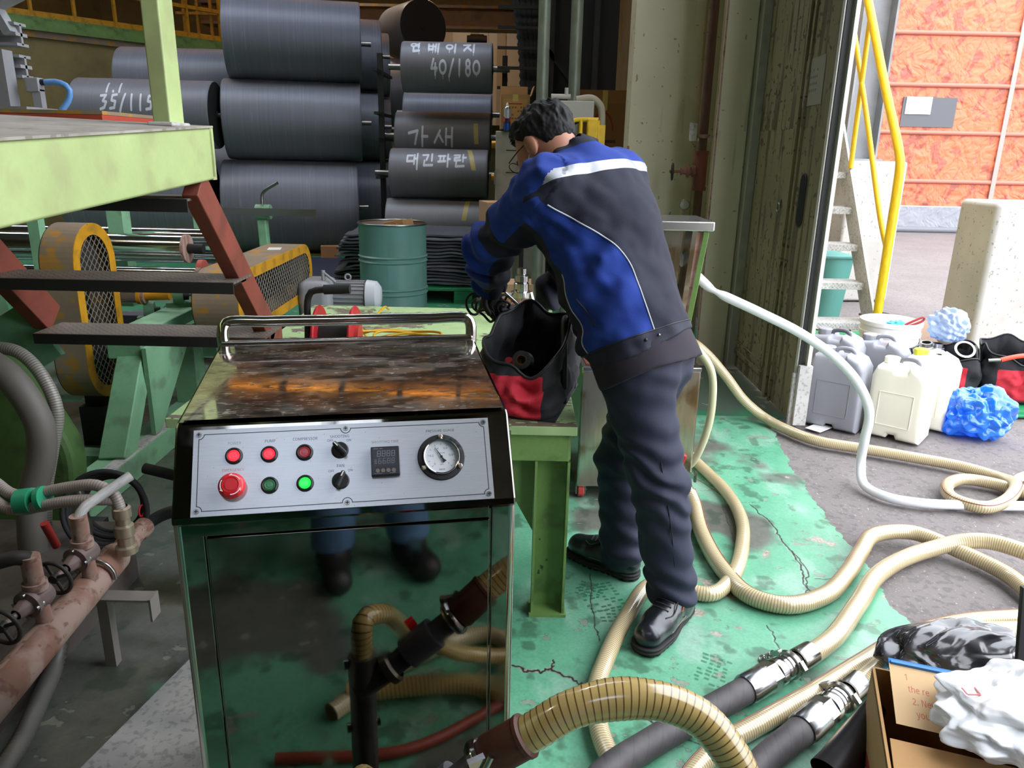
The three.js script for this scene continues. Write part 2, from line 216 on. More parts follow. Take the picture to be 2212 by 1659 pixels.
// hall shell: walls, roof with glazed slots
{
  const wallM = mat(0xffffff, 0.75, 0, { map: wornTex(0x9c8a62, 0x77684a, 0.12, 2, 512, 0x5f5238, 0.3, 15) });
  struct('wall_back', box(11.8, 7.4, 0.3, -4.2, 3.7, -20.15), wallM, 'tan factory wall closing the far end of the hall');
  struct('wall_left', box(0.3, 7.4, 27, -10.15, 3.7, -6.5), wallM, 'tan factory wall behind the green machines');
  struct('wall_front', box(11.8, 7.4, 0.3, -4.2, 3.7, 6.65), wallM, 'factory wall behind the viewer');
  const wr = structGroup('wall_right', 'tan wall above and beyond the open loading door'); part('wall_panel', [box(0.3, 7.4, 14.6, 1.86, 3.7, -12.6), box(0.3, 1.9, 5.4, 1.86, 6.45, -2.65), box(0.3, 7.4, 6.7, 1.86, 3.7, 3.3)], wallM, wr);
  const roofM = mat(0x8a8478, 0.8), roof = structGroup('ceiling', 'factory roof deck with glazed strips'), spans = [[-20.3, -15.55], [-15.0, -9.4], [-7.4, 3.6], [5.6, 6.8]];
  for (const [a, b] of spans) part('roof_panel', box(12.3, 0.2, b - a, -4.15, 7.5, (a + b) / 2), roofM, roof);
  part('roof_panel', box(9.4, 0.2, 2.0, -5.6, 7.5, 4.6), roofM, roof); part('roof_panel', box(1.2, 0.2, 2.0, 1.4, 7.5, 4.6), roofM, roof);
  const amber = mat(0xffcf78, 0.0, 0, { transmission: 1, thickness: 0 }), clear = mat(0xf4f8ff, 0.0, 0, { transmission: 1, thickness: 0 });
  [[-15.55, -15.0, amber, 'amber'], [-9.4, -7.4, clear], [3.6, 5.6, clear]].forEach(([a, b, m]) => {
    const w = structGroup('window_' + (1 + (used.get('wn') ?? 0)), m === amber ? 'amber glazed strip in the roof at the far end' : 'glazed roof strip over the hall'); used.set('wn', (used.get('wn') ?? 0) + 1);
    part('pane', box(12.2, 0.01, b - a, -4.15, 7.5, (a + b) / 2), m, w);
    part('window_frame', Array.from({ length: 10 }, (_, i) => box(0.09, 0.12, b - a, -10 + i * 1.28, 7.48, (a + b) / 2)), M.dark, w);
  });
}
// hanging high-bay lamps
for (const [x, z] of [[-3.2, -16.4], [-1.2, -17.2], [-5.5, -8], [-1.5, -6.2], [-4.5, -1.5]]) {
  const t = thing('high_bay_lamp', { '-17.2': 'round high bay lamp over the far crane beam beside the hoist', '-16.4': 'round high bay lamp over the far crane beam behind the tall stack', '-8': 'round high bay lamp above the marked 35/115 roll', '-6.2': 'round high bay lamp above the teal drum', '-1.5': 'round high bay lamp above the green operator platform' }[z], 'lamp', [x, 5.6, z], 0, 'high bay lamps');
  part('shade', lathe([[0.04, 0.3], [0.06, 0.22], [0.2, 0.06], [0.22, 0]], 24), M.steel, t); part('cord', cyl(V(0, 0.3, 0), V(0, 1.8, 0), 0.012), M.black, t);
  part('lens', place(new THREE.CylinderGeometry(0.19, 0.19, 0.02, 24), 0, 0.01, 0), mat(0xffffff, 0.4, 0, { emissive: 0xfff0d8, emissiveIntensity: 6 }), t);
  const l = new THREE.SpotLight(0xffecd0, 14, 0, rad(65), 0.6, 2); l.position.set(0, -0.03, 0); l.target.position.set(0, -5, 0); l.castShadow = true; l.shadow.radius = 8; t.add(l); t.add(l.target);
}
// far wall dressing: control room, mezzanine edge, railings, crane
{
  const c = structGroup('wall_partition', 'tan control room front under the green mezzanine edge'); const p = V(-8.6, 0, -11.2), q = V(-5.2, 0, -15.6), d = q.clone().sub(p).normalize();
  const put = (u0, u1, y0, y1, th, off = 0) => { const L = p.distanceTo(q), a = p.clone().addScaledVector(d, u0 * L), b = p.clone().addScaledVector(d, u1 * L), n = V(-d.z, 0, d.x).multiplyScalar(-off); a.add(n); b.add(n); return bar(a.setY((y0 + y1) / 2), b.setY((y0 + y1) / 2), th, y1 - y0); };
  part('wall_panel', put(-0.6, 1, 0, 2.95, 0.12), wallTan(), c);
  part('edge_beam', put(-0.6, 1, 3.05, 3.24, 0.3), M.green, c, 'dull green mezzanine edge beam');
  part('lintel', put(-0.6, 1, 2.95, 3.05, 0.22), M.dust, c);
  for (const [a, b, y0, y1] of [[0.3, 0.44, 2.45, 2.62], [0.6, 0.84, 2.42, 2.56], [0.655, 0.675, 1.9, 2.42]]) part('vent', put(a, b, y0, y1, 0.06, 0.09), M.dark, c);
  const rail = thing('mezzanine_railing', 'amber yellow guard railing along the green mezzanine edge', 'railing');
  part('rail', [put(-0.6, 1, 4.2, 4.26, 0.06), put(-0.6, 1, 3.72, 3.78, 0.06), put(-0.6, 1, 3.24, 3.34, 0.04)], M.yellow, rail);
  for (let i = 0; i < 12; i++) part('post', put(-0.35 + i * 0.115, -0.343 + i * 0.115, 3.2, 4.3, 0.06), M.yellow, rail);
  function wallTan() { return mat(0xffffff, 0.6, 0, { map: wornTex(0xa08c5a, 0x806c44, 0.1, 2, 256, 0x5f5238, 0.3, 16) }); }
  const r2 = thing('far_railing', 'yellow lattice railing behind the stacked rolls', 'railing', [-5.6, 0, -16.2]);
  for (let i = 0; i < 9; i++) part('post', box(0.05, 3.4, 0.05, -0.9 + i * 0.26, 3.2, 0), M.yellow, r2); for (let i = 0; i < 5; i++) part('rail', box(2.3, 0.05, 0.05, 0.1, 2.6 + i * 0.42, 0.03), M.yellow, r2);
  const wb = structGroup('wall_siding', 'pale ribbed siding panels on the far wall'); for (let i = 0; i < 26; i++) part('siding_panel', box(0.2, 2.2, 0.06 + 0.05 * (i % 2), -3.4 + i * 0.2, 3.1, -18.8), mat(i % 3 ? 0xb9ad9c : 0xa3907a, 0.6), wb);
  const cr = thing('crane_girder', 'tan orange overhead crane girder across the far end', 'crane'); part('girder', box(8, 0.34, 0.3, -2.4, 3.98, -17, 0, 0, 0, 0.01), mat(0xffffff, 0.6, 0, { map: wornTex(0xa8713a, 0x7b4f26, 0.15, 1.2, 256, 0x5a3a1c, 0.3, 17) }), cr); part('flange', [box(8, 0.05, 0.5, -2.4, 4.17, -17), box(8, 0.05, 0.5, -2.4, 3.79, -17)], M.dust, cr); part('rail_cable', box(8, 0.07, 0.07, -2.4, 4.42, -16.6), M.redDeep, cr);
  part('hoist_body', [box(0.3, 0.26, 0.3, -0.85, 3.55, -16.9, 0, 0, 0, 0.04), cyl(V(-1.05, 3.55, -16.75), V(-0.65, 3.55, -16.75), 0.1)], M.dark, cr); part('hook', [cyl(V(-0.85, 3.42, -16.9), V(-0.85, 3.2, -16.9), 0.02), torus(0.07, 0.02, 20, 8, 4.5).translate(-0.85, 3.12, -16.9)], M.dark, cr);
}
// ---------- stainless control cabinet ----------
{
  const topTex = tex(1024, 1024, (u, v) => { const f = fbm(u * 6, v * 9, 5, 0, 201), g = fbm(u * 30 + 2 * fbm(u * 5, v * 5, 2, 0, 207), v * 60 + u * 8, 3, 0, 203), r = fbm(u * 4, v * 4, 4, 0, 205); let c = mixc([176, 170, 162], [112, 104, 98], sstep(0.38, 0.62, f)); c = mixc(c, [124, 98, 84], 0.75 * sstep(0.46, 0.62, r)); c = mixc(c, [196, 190, 180], 0.35 * sstep(0.6, 0.75, g)); return mixc(c, [58, 52, 48], 0.6 * sstep(0.56, 0.7, fbm(u * 9, v * 16, 4, 0, 209))); });
  const topRough = tex(512, 512, (u, v) => { const f = fbm(u * 7, v * 14, 5, 0, 201), g = fbm(u * 40, v * 110, 3, 0, 203), k = 255 * clamp(0.05 + 0.06 * sstep(0.4, 0.65, f) + 0.2 * sstep(0.62, 0.75, g)); return [k, k, k]; }, 0, false);
  const sm = tex(512, 512, (u, v) => { const k = 10 + 40 * sstep(0.55, 0.9, fbm(u * 9, v * 9, 5, 9, 211)) ; return [k, k, k]; }, 0.6, false);
  const smC = tex(512, 512, (u, v) => mixc([122, 119, 113], [92, 87, 78], 0.6 * sstep(0.45, 0.8, fbm(u * 8, v * 8, 5, 8, 215)) ), 0.7);
  const wave = tex(256, 256, (u, v) => { const k = 255 * fbm(u * 3, v * 3, 2, 3, 219); return [k, k, k]; }, 1.0, false);
  M.mirror = mat(0xffffff, 1, 1, { map: smC, roughnessMap: sm, bumpMap: wave, bumpScale: 0.0012 });
  const topM = mat(0xffffff, 1, 0.85, { map: topTex, roughnessMap: topRough });
  const edgeM = mat(0xb8b4ac, 0.16, 1);
  const cab = thing('control_cabinet', 'polished stainless control cabinet with buttons, gauge and sloped panel', 'cabinet', [0.006, 0, -1.2], rad(11));
  const W = 0.548;
  part('body', [box(W - 0.004, 0.77, 0.5, -W / 2, 0.48, -0.256)], M.mirror, cab);
  part('front_frame', [box(0.041, 0.77, 0.006, -W + 0.0205, 0.48, -0.003, 0, 0, 0, 0.002), box(0.037, 0.77, 0.006, -0.0185, 0.48, -0.003, 0, 0, 0, 0.002), box(W - 0.078, 0.026, 0.006, -W / 2 - 0.002, 0.857, -0.003, 0, 0, 0, 0.002), box(W - 0.078, 0.03, 0.006, -W / 2 - 0.002, 0.11, -0.003, 0, 0, 0, 0.002)], M.mirror, cab);
  part('door', box(0.464, 0.712, 0.006, -0.272, 0.4845, -0.0035, 0, 0, 0, 0.002), M.mirror, cab, 'mirror polished door');
  for (const x of [-0.004, -W + 0.004]) part('corner_guard', cyl(V(x, 0.1, -0.008), V(x, 0.87, -0.008), 0.009), edgeM, cab);
  const prof = poly([[-0.008, 0.862], [0.004, 0.873], [0.003, 0.88], [-0.084, 1.0], [-0.094, 1.004], [-0.515, 1.03], [-0.525, 1.022], [-0.525, 0.862]]);
  const hood = new THREE.ExtrudeGeometry(prof, { depth: W, bevelEnabled: true, bevelSize: 0.004, bevelThickness: 0.004, bevelSegments: 2 }); hood.applyMatrix4(new THREE.Matrix4().makeBasis(V(0, 0, 1), V(0, 1, 0), V(-1, 0, 0)));
  part('hood', muv(hood), M.mirror, cab);
  const tp = new THREE.PlaneGeometry(W - 0.008, 0.424); tp.rotateX(-PI / 2); tp.applyMatrix4(mat4(-W / 2, 1.0255, -0.302, Math.atan2(0.026, 0.421), 0, 0)); 
  part('top_plate', [tp], topM, cab, 'stained scratched stainless top');
  part('back_lip', box(W, 0.02, 0.02, -W / 2, 1.035, -0.515, 0, 0, 0, 0.005), edgeM, cab);
  part('grab_rail', [hose([[-0.004, 1.02, -0.52], [-0.004, 1.068, -0.525], [-0.012, 1.08, -0.53], [-0.1, 1.082, -0.53], [-W / 2, 1.082, -0.53], [-W + 0.1, 1.082, -0.53], [-W + 0.012, 1.08, -0.53], [-W + 0.004, 1.068, -0.525], [-W + 0.004, 1.02, -0.52]], 0.0125, 20, 0.008)], mat(0xcfccc6, 0.12, 1), cab, 'polished grab rail');
  for (const [x, z] of [[-0.05, -0.06], [-W + 0.05, -0.06], [-0.05, -0.45], [-W + 0.05, -0.45]]) part('caster', [place(new THREE.CylinderGeometry(0.045, 0.045, 0.03, 20), x, 0.045, z, 0, 0, PI / 2), box(0.04, 0.03, 0.06, x, 0.095, z)], M.rubber, cab);
  // control panel frame: a along, b up the slope, c out of it
  const pm = new THREE.Matrix4().makeBasis(V(1, 0, 0), V(0, 0.809, -0.588), V(0, 0.588, 0.809)).setPosition(-0.522, 0.8835, 0.0085), on = (g, a, b, c = 0) => { g.translate(a, b, c); g.applyMatrix4(pm); return flatten(g); };
  const disc = (r, h, a, b, c = 0, seg = 32) => { const g = new THREE.CylinderGeometry(r, r, h, seg); g.rotateX(PI / 2); return on(g, a, b, c + h / 2); };
  const ring = (pr, a, b, seg = 36) => { const g = lathe(pr, seg); g.rotateX(PI / 2); return on(g, a, b, 0); };
  const pt = canvasTex(2048, 600, (g, w, h) => {
    const S = w / 0.488, X = (a) => a * S, Y = (b) => h - b * (h / 0.143);
    g.fillStyle = '#bfc1c4'; g.fillRect(0, 0, w, h);
    for (let i = 0; i < 9000; i++) { g.fillStyle = i % 2 ? 'rgba(255,255,255,0.05)' : 'rgba(70,70,80,0.05)'; g.fillRect(rr(-100, w), rr(0, h), rr(20, 160), 1); }
    for (let i = 0; i < 60; i++) { g.fillStyle = 'rgba(70,60,50,0.5)'; g.beginPath(); g.arc(rr(0, w), rr(0, h), rr(1, 3), 0, 7); g.fill(); }
    g.strokeStyle = '#2a2a2c'; g.lineWidth = 5; const n = 34, x0 = X(0.0085), x1 = X(0.4795), y0 = Y(0.135), y1 = Y(0.0085), xm = X(0.2435);
    g.beginPath(); g.moveTo(x0 + n, y0); g.lineTo(xm - n, y0); g.arc(xm, y0, n, PI, 0, true); g.lineTo(x1 - n, y0); g.arc(x1, y0, n, PI, PI / 2, true); g.lineTo(x1, y1 - n); g.arc(x1, y1, n, -PI / 2, PI, true); g.lineTo(xm + n, y1); g.arc(xm, y1, n, 0, PI, true); g.lineTo(x0 + n, y1); g.arc(x0, y1, n, 0, -PI / 2, true); g.lineTo(x0, y0 + n); g.arc(x0, y0, n, PI / 2, 0, true); g.stroke();
    g.fillStyle = '#4b4b4f'; g.textAlign = 'center'; g.textBaseline = 'middle';
    const tx = (s, a, b, z = 27, c = '#47474b') => { g.fillStyle = c; g.font = `${z}px sans-serif`; g.fillText(s, X(a), Y(b)); };
    tx('POWER', 0.064, 0.118, 27, '#8d8f92'); tx('PUMP', 0.1205, 0.119); tx('COMPRESSOR', 0.177, 0.12); tx('SHOOTING', 0.2335, 0.1215); tx('OFF', 0.2177, 0.1148, 24); tx('ON', 0.2485, 0.1141, 24); tx('FAN', 0.2339, 0.071, 30); tx('OFF', 0.2185, 0.0625, 24); tx('ON', 0.2495, 0.0625, 24); tx('SHOOTING TIME', 0.3087, 0.1085, 26, '#77787b'); tx('PRESSURE GUAGE', 0.403, 0.1235, 26); tx('EMERGENCY', 0.063, 0.0735, 26, '#b06a66');
  });
  const plateG = box(0.488, 0.143, 0.0025); { const p = plateG.attributes.position, uv = plateG.attributes.uv; for (let i = 0; i < p.count; i++) uv.setXY(i, p.getX(i) / 0.488 + 0.5, p.getY(i) / 0.143 + 0.5); }
  part('control_panel', on(plateG, 0.244, 0.0715, 0), mat(0xffffff, 0.3, 0.6, { map: pt }), cab, 'brushed aluminium panel with printed legends');
  for (const [a, b] of [[0.0085, 0.135], [0.2435, 0.135], [0.4795, 0.135], [0.0085, 0.0085], [0.2435, 0.0085], [0.4795, 0.0085]]) { const s = part('screw', disc(0.0042, 0.002, a, b, 0.001, 20), M.steel, cab); part('slot', [on(box(0.0055, 0.0012, 0.0006), a, b, 0.0033), on(box(0.0012, 0.0055, 0.0006), a, b, 0.0033)], M.black, s); }
  const lens = (a, b, col, em, lit) => { const bz = part('push_button', ring([[0.0095, 0.0012], [0.0095, 0.005], [0.011, 0.0065], [0.0135, 0.005], [0.0142, 0.0012]], a, b), M.black, cab, lit ? 'lit push button' : 'unlit push button'); part('lens', ring([[0, 0.0062], [0.004, 0.0062], [0.0045, 0.0056], [0.0065, 0.0056], [0.007, 0.0062], [0.0093, 0.0055], [0.0096, 0.001]], a, b), mat(col, 0.25, 0, em ? { emissive: em, emissiveIntensity: lit } : {}), bz); };
  lens(0.064, 0.0965, 0xc01828, 0xff2030, 1.5); lens(0.1195, 0.0965, 0xc01828, 0xff2030, 1.3); lens(0.176, 0.0965, 0xa01420); lens(0.1205, 0.0445, 0x0e6a30); lens(0.1765, 0.0445, 0x10c040, 0x10ff38, 1.3);
  const es = part('emergency_stop', [ring([[0, 0.024], [0.009, 0.0245], [0.0095, 0.0235], [0.012, 0.0235], [0.0125, 0.0245], [0.017, 0.0225], [0.02, 0.019], [0.0212, 0.014], [0.0195, 0.01]], 0.0635, 0.0445, 40), ring([[0.0195, 0.01], [0.017, 0.008], [0.0165, 0.001]], 0.0635, 0.0445)], mat(0xcf1f2b, 0.4), cab, 'red mushroom emergency stop');
  const arcs = []; for (let k = 0; k < 3; k++) { const a0 = k * 2.094 + 0.5, s = new THREE.Shape(); s.absarc(0, 0, 0.0165, a0, a0 + 1.0, false); s.lineTo(0.0185 * Math.cos(a0 + 1.0), 0.0185 * Math.sin(a0 + 1.0)); s.lineTo(0.0158 * Math.cos(a0 + 1.28), 0.0158 * Math.sin(a0 + 1.28)); s.lineTo(0.0135 * Math.cos(a0 + 1.0), 0.0135 * Math.sin(a0 + 1.0)); s.lineTo(0.015 * Math.cos(a0 + 1.0), 0.015 * Math.sin(a0 + 1.0)); s.absarc(0, 0, 0.015, a0 + 1.0, a0, true); arcs.push(on(new THREE.ExtrudeGeometry(s, { depth: 0.0012, bevelEnabled: false }), 0.0635, 0.0445, 0.0222)); }
  part('turn_arrow', arcs, mat(0xf1e3e3, 0.5), es);
  for (const [b, an] of [[0.0975, 0.75], [0.0455, -0.45]]) {
    const kn = part('selector_knob', [ring([[0, 0.007], [0.0125, 0.007], [0.0135, 0.0055], [0.0145, 0.001]], 0.2335, b), (() => { const g = box(0.0075, 0.029, 0.016, 0, 0, 0, 0, 0, 0, 0.003); g.rotateZ(an); return on(g, 0.2335, b, 0.0135); })()], M.black, cab);
    const w = box(0.0018, 0.0085, 0.001); w.translate(0, 0.0085, 0); w.rotateZ(an); part('pointer', on(w, 0.2335, b, 0.0217), M.white, kn);
  }
  // digital timer
  const seg7 = (g, x, y, w, h, n, c) => { const S = [0x3f, 6, 0x5b, 0x4f, 0x66, 0x6d, 0x7d, 7, 0x7f, 0x6f][n], L = [[0, 0, 1, 0], [1, 0, 1, 0.5], [1, 0.5, 1, 1], [0, 1, 1, 1], [0, 0.5, 0, 1], [0, 0, 0, 0.5], [0, 0.5, 1, 0.5]]; g.strokeStyle = c; g.lineWidth = 7; L.forEach((l, i) => { if (S >> i & 1) { g.beginPath(); g.moveTo(x + l[0] * w + (0.5 - l[1]) * 8, y + l[1] * h); g.lineTo(x + l[2] * w + (0.5 - l[3]) * 8, y + l[3] * h); g.stroke(); } }); };
  const dt = canvasTex(512, 512, (g) => { g.fillStyle = '#1c1d20'; g.fillRect(0, 0, 512, 512); g.fillStyle = '#26282c'; g.fillRect(40, 50, 432, 300); for (let i = 0; i < 4; i++) { seg7(g, 110 + i * 90, 75, 56, 100, 8, '#8d8f90'); seg7(g, 130 + i * 82, 215, 48, 92, i < 2 ? 6 : 8, '#787a7b'); } g.fillStyle = '#77797b'; g.fillRect(40, 24, 90, 12); g.fillRect(150, 24, 60, 12); for (let i = 0; i < 3; i++) g.fillRect(52, 236 + i * 30, 44, 9); g.fillRect(330, 480, 110, 12); g.fillRect(40, 484, 150, 8); });
  const dg = box(0.047, 0.049, 0.014, 0, 0, 0, 0, 0, 0, 0.0015); const tm = part('timer', on(dg, 0.3076, 0.0725, 0.008), M.black, cab, 'black digital timer');
  const face = new THREE.PlaneGeometry(0.045, 0.047); part('display', on(face, 0.3076, 0.0725, 0.0154), mat(0xffffff, 0.3, 0, { map: dt }), tm); for (let i = 0; i < 4; i++) part('key', disc(0.0035, 0.0015, 0.2945 + i * 0.0088, 0.0555, 0.0154, 16), mat(0x6a625c, 0.5), tm);
  // pressure gauge
  const gt = canvasTex(512, 512, (g) => { g.fillStyle = '#d5d8dc'; g.fillRect(0, 0, 512, 512); g.translate(256, 256); g.strokeStyle = '#33353a'; for (let i = 0; i <= 50; i++) { const t = (-225 + i * 5.4) * PI / 180, L = i % 5 ? 12 : 30; g.lineWidth = i % 5 ? 2.5 : 6; g.beginPath(); g.moveTo(215 * Math.cos(t), 215 * Math.sin(t)); g.lineTo((215 - L) * Math.cos(t), (215 - L) * Math.sin(t)); g.stroke(); } g.fillStyle = '#26282c'; g.textAlign = 'center'; g.textBaseline = 'middle'; g.font = '46px sans-serif'; ['0', '0.2', '0.4', '0.6', '0.8', '1'].forEach((s, i) => { const t = (-225 + i * 54) * PI / 180; g.fillText(s, 150 * Math.cos(t), 150 * Math.sin(t)); }); g.font = '26px sans-serif'; g.fillText('PRESSURE', 0, -62); g.fillText('MPa', 0, 118); g.font = 'bold 30px sans-serif'; g.fillText('KISCO', 0, 196); });
  const gb = part('pressure_gauge', ring([[0.03, 0.001], [0.03, 0.006], [0.034, 0.007], [0.039, 0.0055], [0.0405, 0.001]], 0.4022, 0.0762, 48), M.black, cab, 'pressure gauge with black flange');
  const gd = new THREE.CircleGeometry(0.0285, 48); part('dial', on(gd, 0.4022, 0.0762, 0.0045), mat(0xffffff, 0.5, 0, { map: gt }), gb);
  part('bezel', ring([[0.0283, 0.004], [0.0285, 0.011], [0.030, 0.012], [0.0315, 0.010], [0.0318, 0.005]], 0.4022, 0.0762, 48), M.chrome, gb);
  { const nd = poly([[-0.0012, -0.004], [-0.0003, 0.019], [0.0003, 0.019], [0.0012, -0.004], [0.0035, -0.0105], [-0.0035, -0.0105]]), g = new THREE.ExtrudeGeometry(nd, { depth: 0.0006, bevelEnabled: false }); g.rotateZ(0.55); part('needle', [on(g, 0.4022, 0.0762, 0.0062), disc(0.0022, 0.001, 0.4022, 0.0762, 0.0066, 16)], M.black, gb); }
  part('glass', disc(0.0283, 0.0006, 0.4022, 0.0762, 0.0105, 40), mat(0xffffff, 0, 0, { transmission: 1, thickness: 0, specularIntensity: 0.25 }), gb);
  for (const t of [90, 210, 330]) part('stud', ring([[0, 0.0115], [0.0025, 0.011], [0.0042, 0.009], [0.0048, 0.0055]], 0.4022 + 0.0352 * Math.cos(rad(t)), 0.0762 + 0.0352 * Math.sin(rad(t)), 16), mat(0xcbb9a8, 0.25, 1), gb);
}
// ---------- stacked fabric rolls ----------
const GL = { // painted strokes, unit boxes, y down; ['o', x, y, r] is a ring
  yeon: [['o', 0.3, 0.3, 0.2], [0.75, 0.02, 0.75, 0.62], [0.5, 0.2, 0.75, 0.2], [0.5, 0.42, 0.75, 0.42], [0.32, 0.66, 0.3, 0.98, 0.8, 0.92]], be: [[0.08, 0.15, 0.1, 0.8], [0.45, 0.15, 0.45, 0.8], [0.1, 0.45, 0.45, 0.42], [0.1, 0.8, 0.45, 0.78], [0.52, 0.45, 0.7, 0.45], [0.7, 0.1, 0.68, 0.9], [0.92, 0.02, 0.9, 0.98]], i: [['o', 0.35, 0.45, 0.26], [0.85, 0.08, 0.82, 0.95]], ji: [[0.05, 0.2, 0.6, 0.16, 0.1, 0.8], [0.36, 0.5, 0.68, 0.78], [0.92, 0.05, 0.9, 0.95]],
  4: [[0.4, 0.02, 0.1, 0.6, 0.85, 0.58], [0.65, 0.3, 0.6, 1]], 0: [['o', 0.5, 0.5, 0.42]], '/': [[0.8, 0, 0.2, 1.1]], 1: [[0.5, 0.02, 0.45, 1]], 8: [['o', 0.5, 0.26, 0.24], ['o', 0.5, 0.74, 0.28]], 3: [[0.1, 0.15, 0.7, 0.1, 0.35, 0.5, 0.75, 0.55, 0.5, 0.9, 0.05, 1]], 5: [[0.9, 0.05, 0.4, 0.1, 0.3, 0.45, 0.75, 0.5, 0.6, 0.9, 0.1, 0.95]], '.': [[0.48, 0.9, 0.52, 1]],
  ga: [[0.05, 0.35, 0.5, 0.22, 0.35, 0.9], [0.75, 0.02, 0.72, 1], [0.72, 0.5, 1, 0.5]], sae: [[0.3, 0.2, 0.02, 0.8], [0.25, 0.4, 0.45, 0.75], [0.62, 0.1, 0.6, 0.9], [0.6, 0.5, 0.9, 0.5], [0.92, 0.05, 0.9, 1]],
  dae: [[0.5, 0.2, 0.08, 0.22, 0.05, 0.68, 0.55, 0.66], [0.66, 0.15, 0.64, 0.85], [0.64, 0.48, 0.88, 0.46], [0.9, 0.02, 0.88, 1.2]], gin: [[0.05, 0.15, 0.5, 0.12, 0.36, 0.55], [0.8, 0.02, 0.8, 0.6], [0.2, 0.62, 0.15, 0.95, 0.85, 0.92]], pa: [[0.05, 0.2, 0.6, 0.18], [0.2, 0.2, 0.18, 0.62], [0.48, 0.2, 0.46, 0.62], [0.02, 0.66, 0.62, 0.62], [0.82, 0.02, 0.8, 1], [0.8, 0.45, 1, 0.44]], ran: [[0.05, 0.1, 0.5, 0.08, 0.48, 0.3, 0.08, 0.34, 0.06, 0.55, 0.55, 0.52], [0.78, 0.02, 0.76, 0.62], [0.76, 0.3, 1, 0.3], [0.22, 0.68, 0.18, 0.98, 0.85, 0.94]],
};
function writeGlyphs(g, list, x, y, w, h, gap, lw, drip) {
  g.strokeStyle = 'rgba(214,218,226,0.9)'; g.lineCap = g.lineJoin = 'round'; g.lineWidth = lw;
  for (const k of list) {
    for (const s of GL[k]) { g.beginPath(); if (s[0] === 'o') g.ellipse(x + s[1] * w, y + s[2] * h, s[3] * w, s[3] * h * 0.95, 0, 0, 7); else for (let i = 0; i < s.length; i += 2) g[i ? 'lineTo' : 'moveTo'](x + s[i] * w, y + s[i + 1] * h); g.stroke(); if (drip) { g.lineWidth = lw * 0.35; g.beginPath(); const e = s[0] === 'o' ? [x + s[1] * w, y + (s[2] + s[3]) * h] : [x + s[s.length - 2] * w, y + s[s.length - 1] * h]; g.moveTo(...e); g.lineTo(e[0], e[1] + h * rr(0.1, 0.35)); g.stroke(); g.lineWidth = lw; } }
    x += w + gap;
  }
}
const rollBase = (a) => (g, w, h) => { const c = hex(a); g.fillStyle = `rgb(${c})`; g.fillRect(0, 0, w, h); for (let i = 0; i < 700; i++) { g.fillStyle = rnd() > 0.5 ? 'rgba(255,255,255,0.008)' : 'rgba(0,0,0,0.012)'; g.fillRect(rr(0, w), 0, rr(1, 5), h); } for (let i = 0; i < 120; i++) { g.fillStyle = 'rgba(210,210,215,0.12)'; g.fillRect(rr(0, w), rr(0, h), rr(1, 3), rr(3, 30)); } };
const plainRoll = [0x6b6d76, 0x70727a, 0x686a72].map((c) => mat(0xffffff, 0.42, 0, { map: canvasTex(512, 256, rollBase(c)), sheen: 0.4, sheenColor: 0x8a93aa, sheenRoughness: 0.4 }));
const rollEnd = mat(0xffffff, 0.8, 0, { map: tex(256, 8, (u) => { const k = 26 + 16 * n2(u * 120, 0.5, 0, 3); return [k, k, k * 0.96]; }) });
function fabricRoll(label, p, r, L, yaw, m, shaft, group, sh = 0.035) {
  const t = thing('fabric_roll', label, 'fabric roll', p, yaw, group), n = 64, pos = [], nor = [], uv = [], idx = [];
  const ring = (x, q, nx) => { for (let i = 0; i <= n; i++) { const a = (i / n - 0.5) * 2 * PI; pos.push(x, Math.sin(a) * q, Math.cos(a) * q); nor.push(nx, Math.sin(a) * Math.sqrt(1 - nx * nx), Math.cos(a) * Math.sqrt(1 - nx * nx)); uv.push(x / L + 0.5, i / n); } };
  const xs = [[-L / 2, r * 0.975, -0.7], [-L / 2 + 0.02, r, -0.1], [-L / 6, r * 1.002, 0], [L / 6, r * 0.998, 0], [L / 2 - 0.02, r, 0.1], [L / 2, r * 0.975, 0.7]]; xs.forEach((s) => ring(...s));
  for (let k = 0; k < xs.length - 1; k++) for (let i = 0; i < n; i++) { const a = k * (n + 1) + i, b = a + n + 1; idx.push(a, b, a + 1, b, b + 1, a + 1); }
  const g = new THREE.BufferGeometry(); g.setAttribute('position', new THREE.Float32BufferAttribute(pos, 3)); g.setAttribute('normal', new THREE.Float32BufferAttribute(nor, 3)); g.setAttribute('uv', new THREE.Float32BufferAttribute(uv, 2)); g.setIndex(idx);
  part('fabric', g, m, t);
  for (const s of [-1, 1]) { const e = new THREE.RingGeometry(0.05, r * 0.976, 48, 6); const ep = e.attributes.position, eu = e.attributes.uv; for (let i = 0; i < ep.count; i++) eu.setXY(i, Math.hypot(ep.getX(i), ep.getY(i)) * 2, 0.5); e.rotateY(s * PI / 2); e.translate(s * L / 2, 0, 0); part('end', e, rollEnd, t); }
  part('core', cyl(V(-L / 2 - 0.01, 0, 0), V(L / 2 + 0.01, 0, 0), 0.055), M.dark, t);
  if (shaft) part('shaft', cyl(V(-L / 2 - shaft[0], 0, 0), V(L / 2 + shaft[1], 0, 0), sh), M.steel, t);
  return t;
}
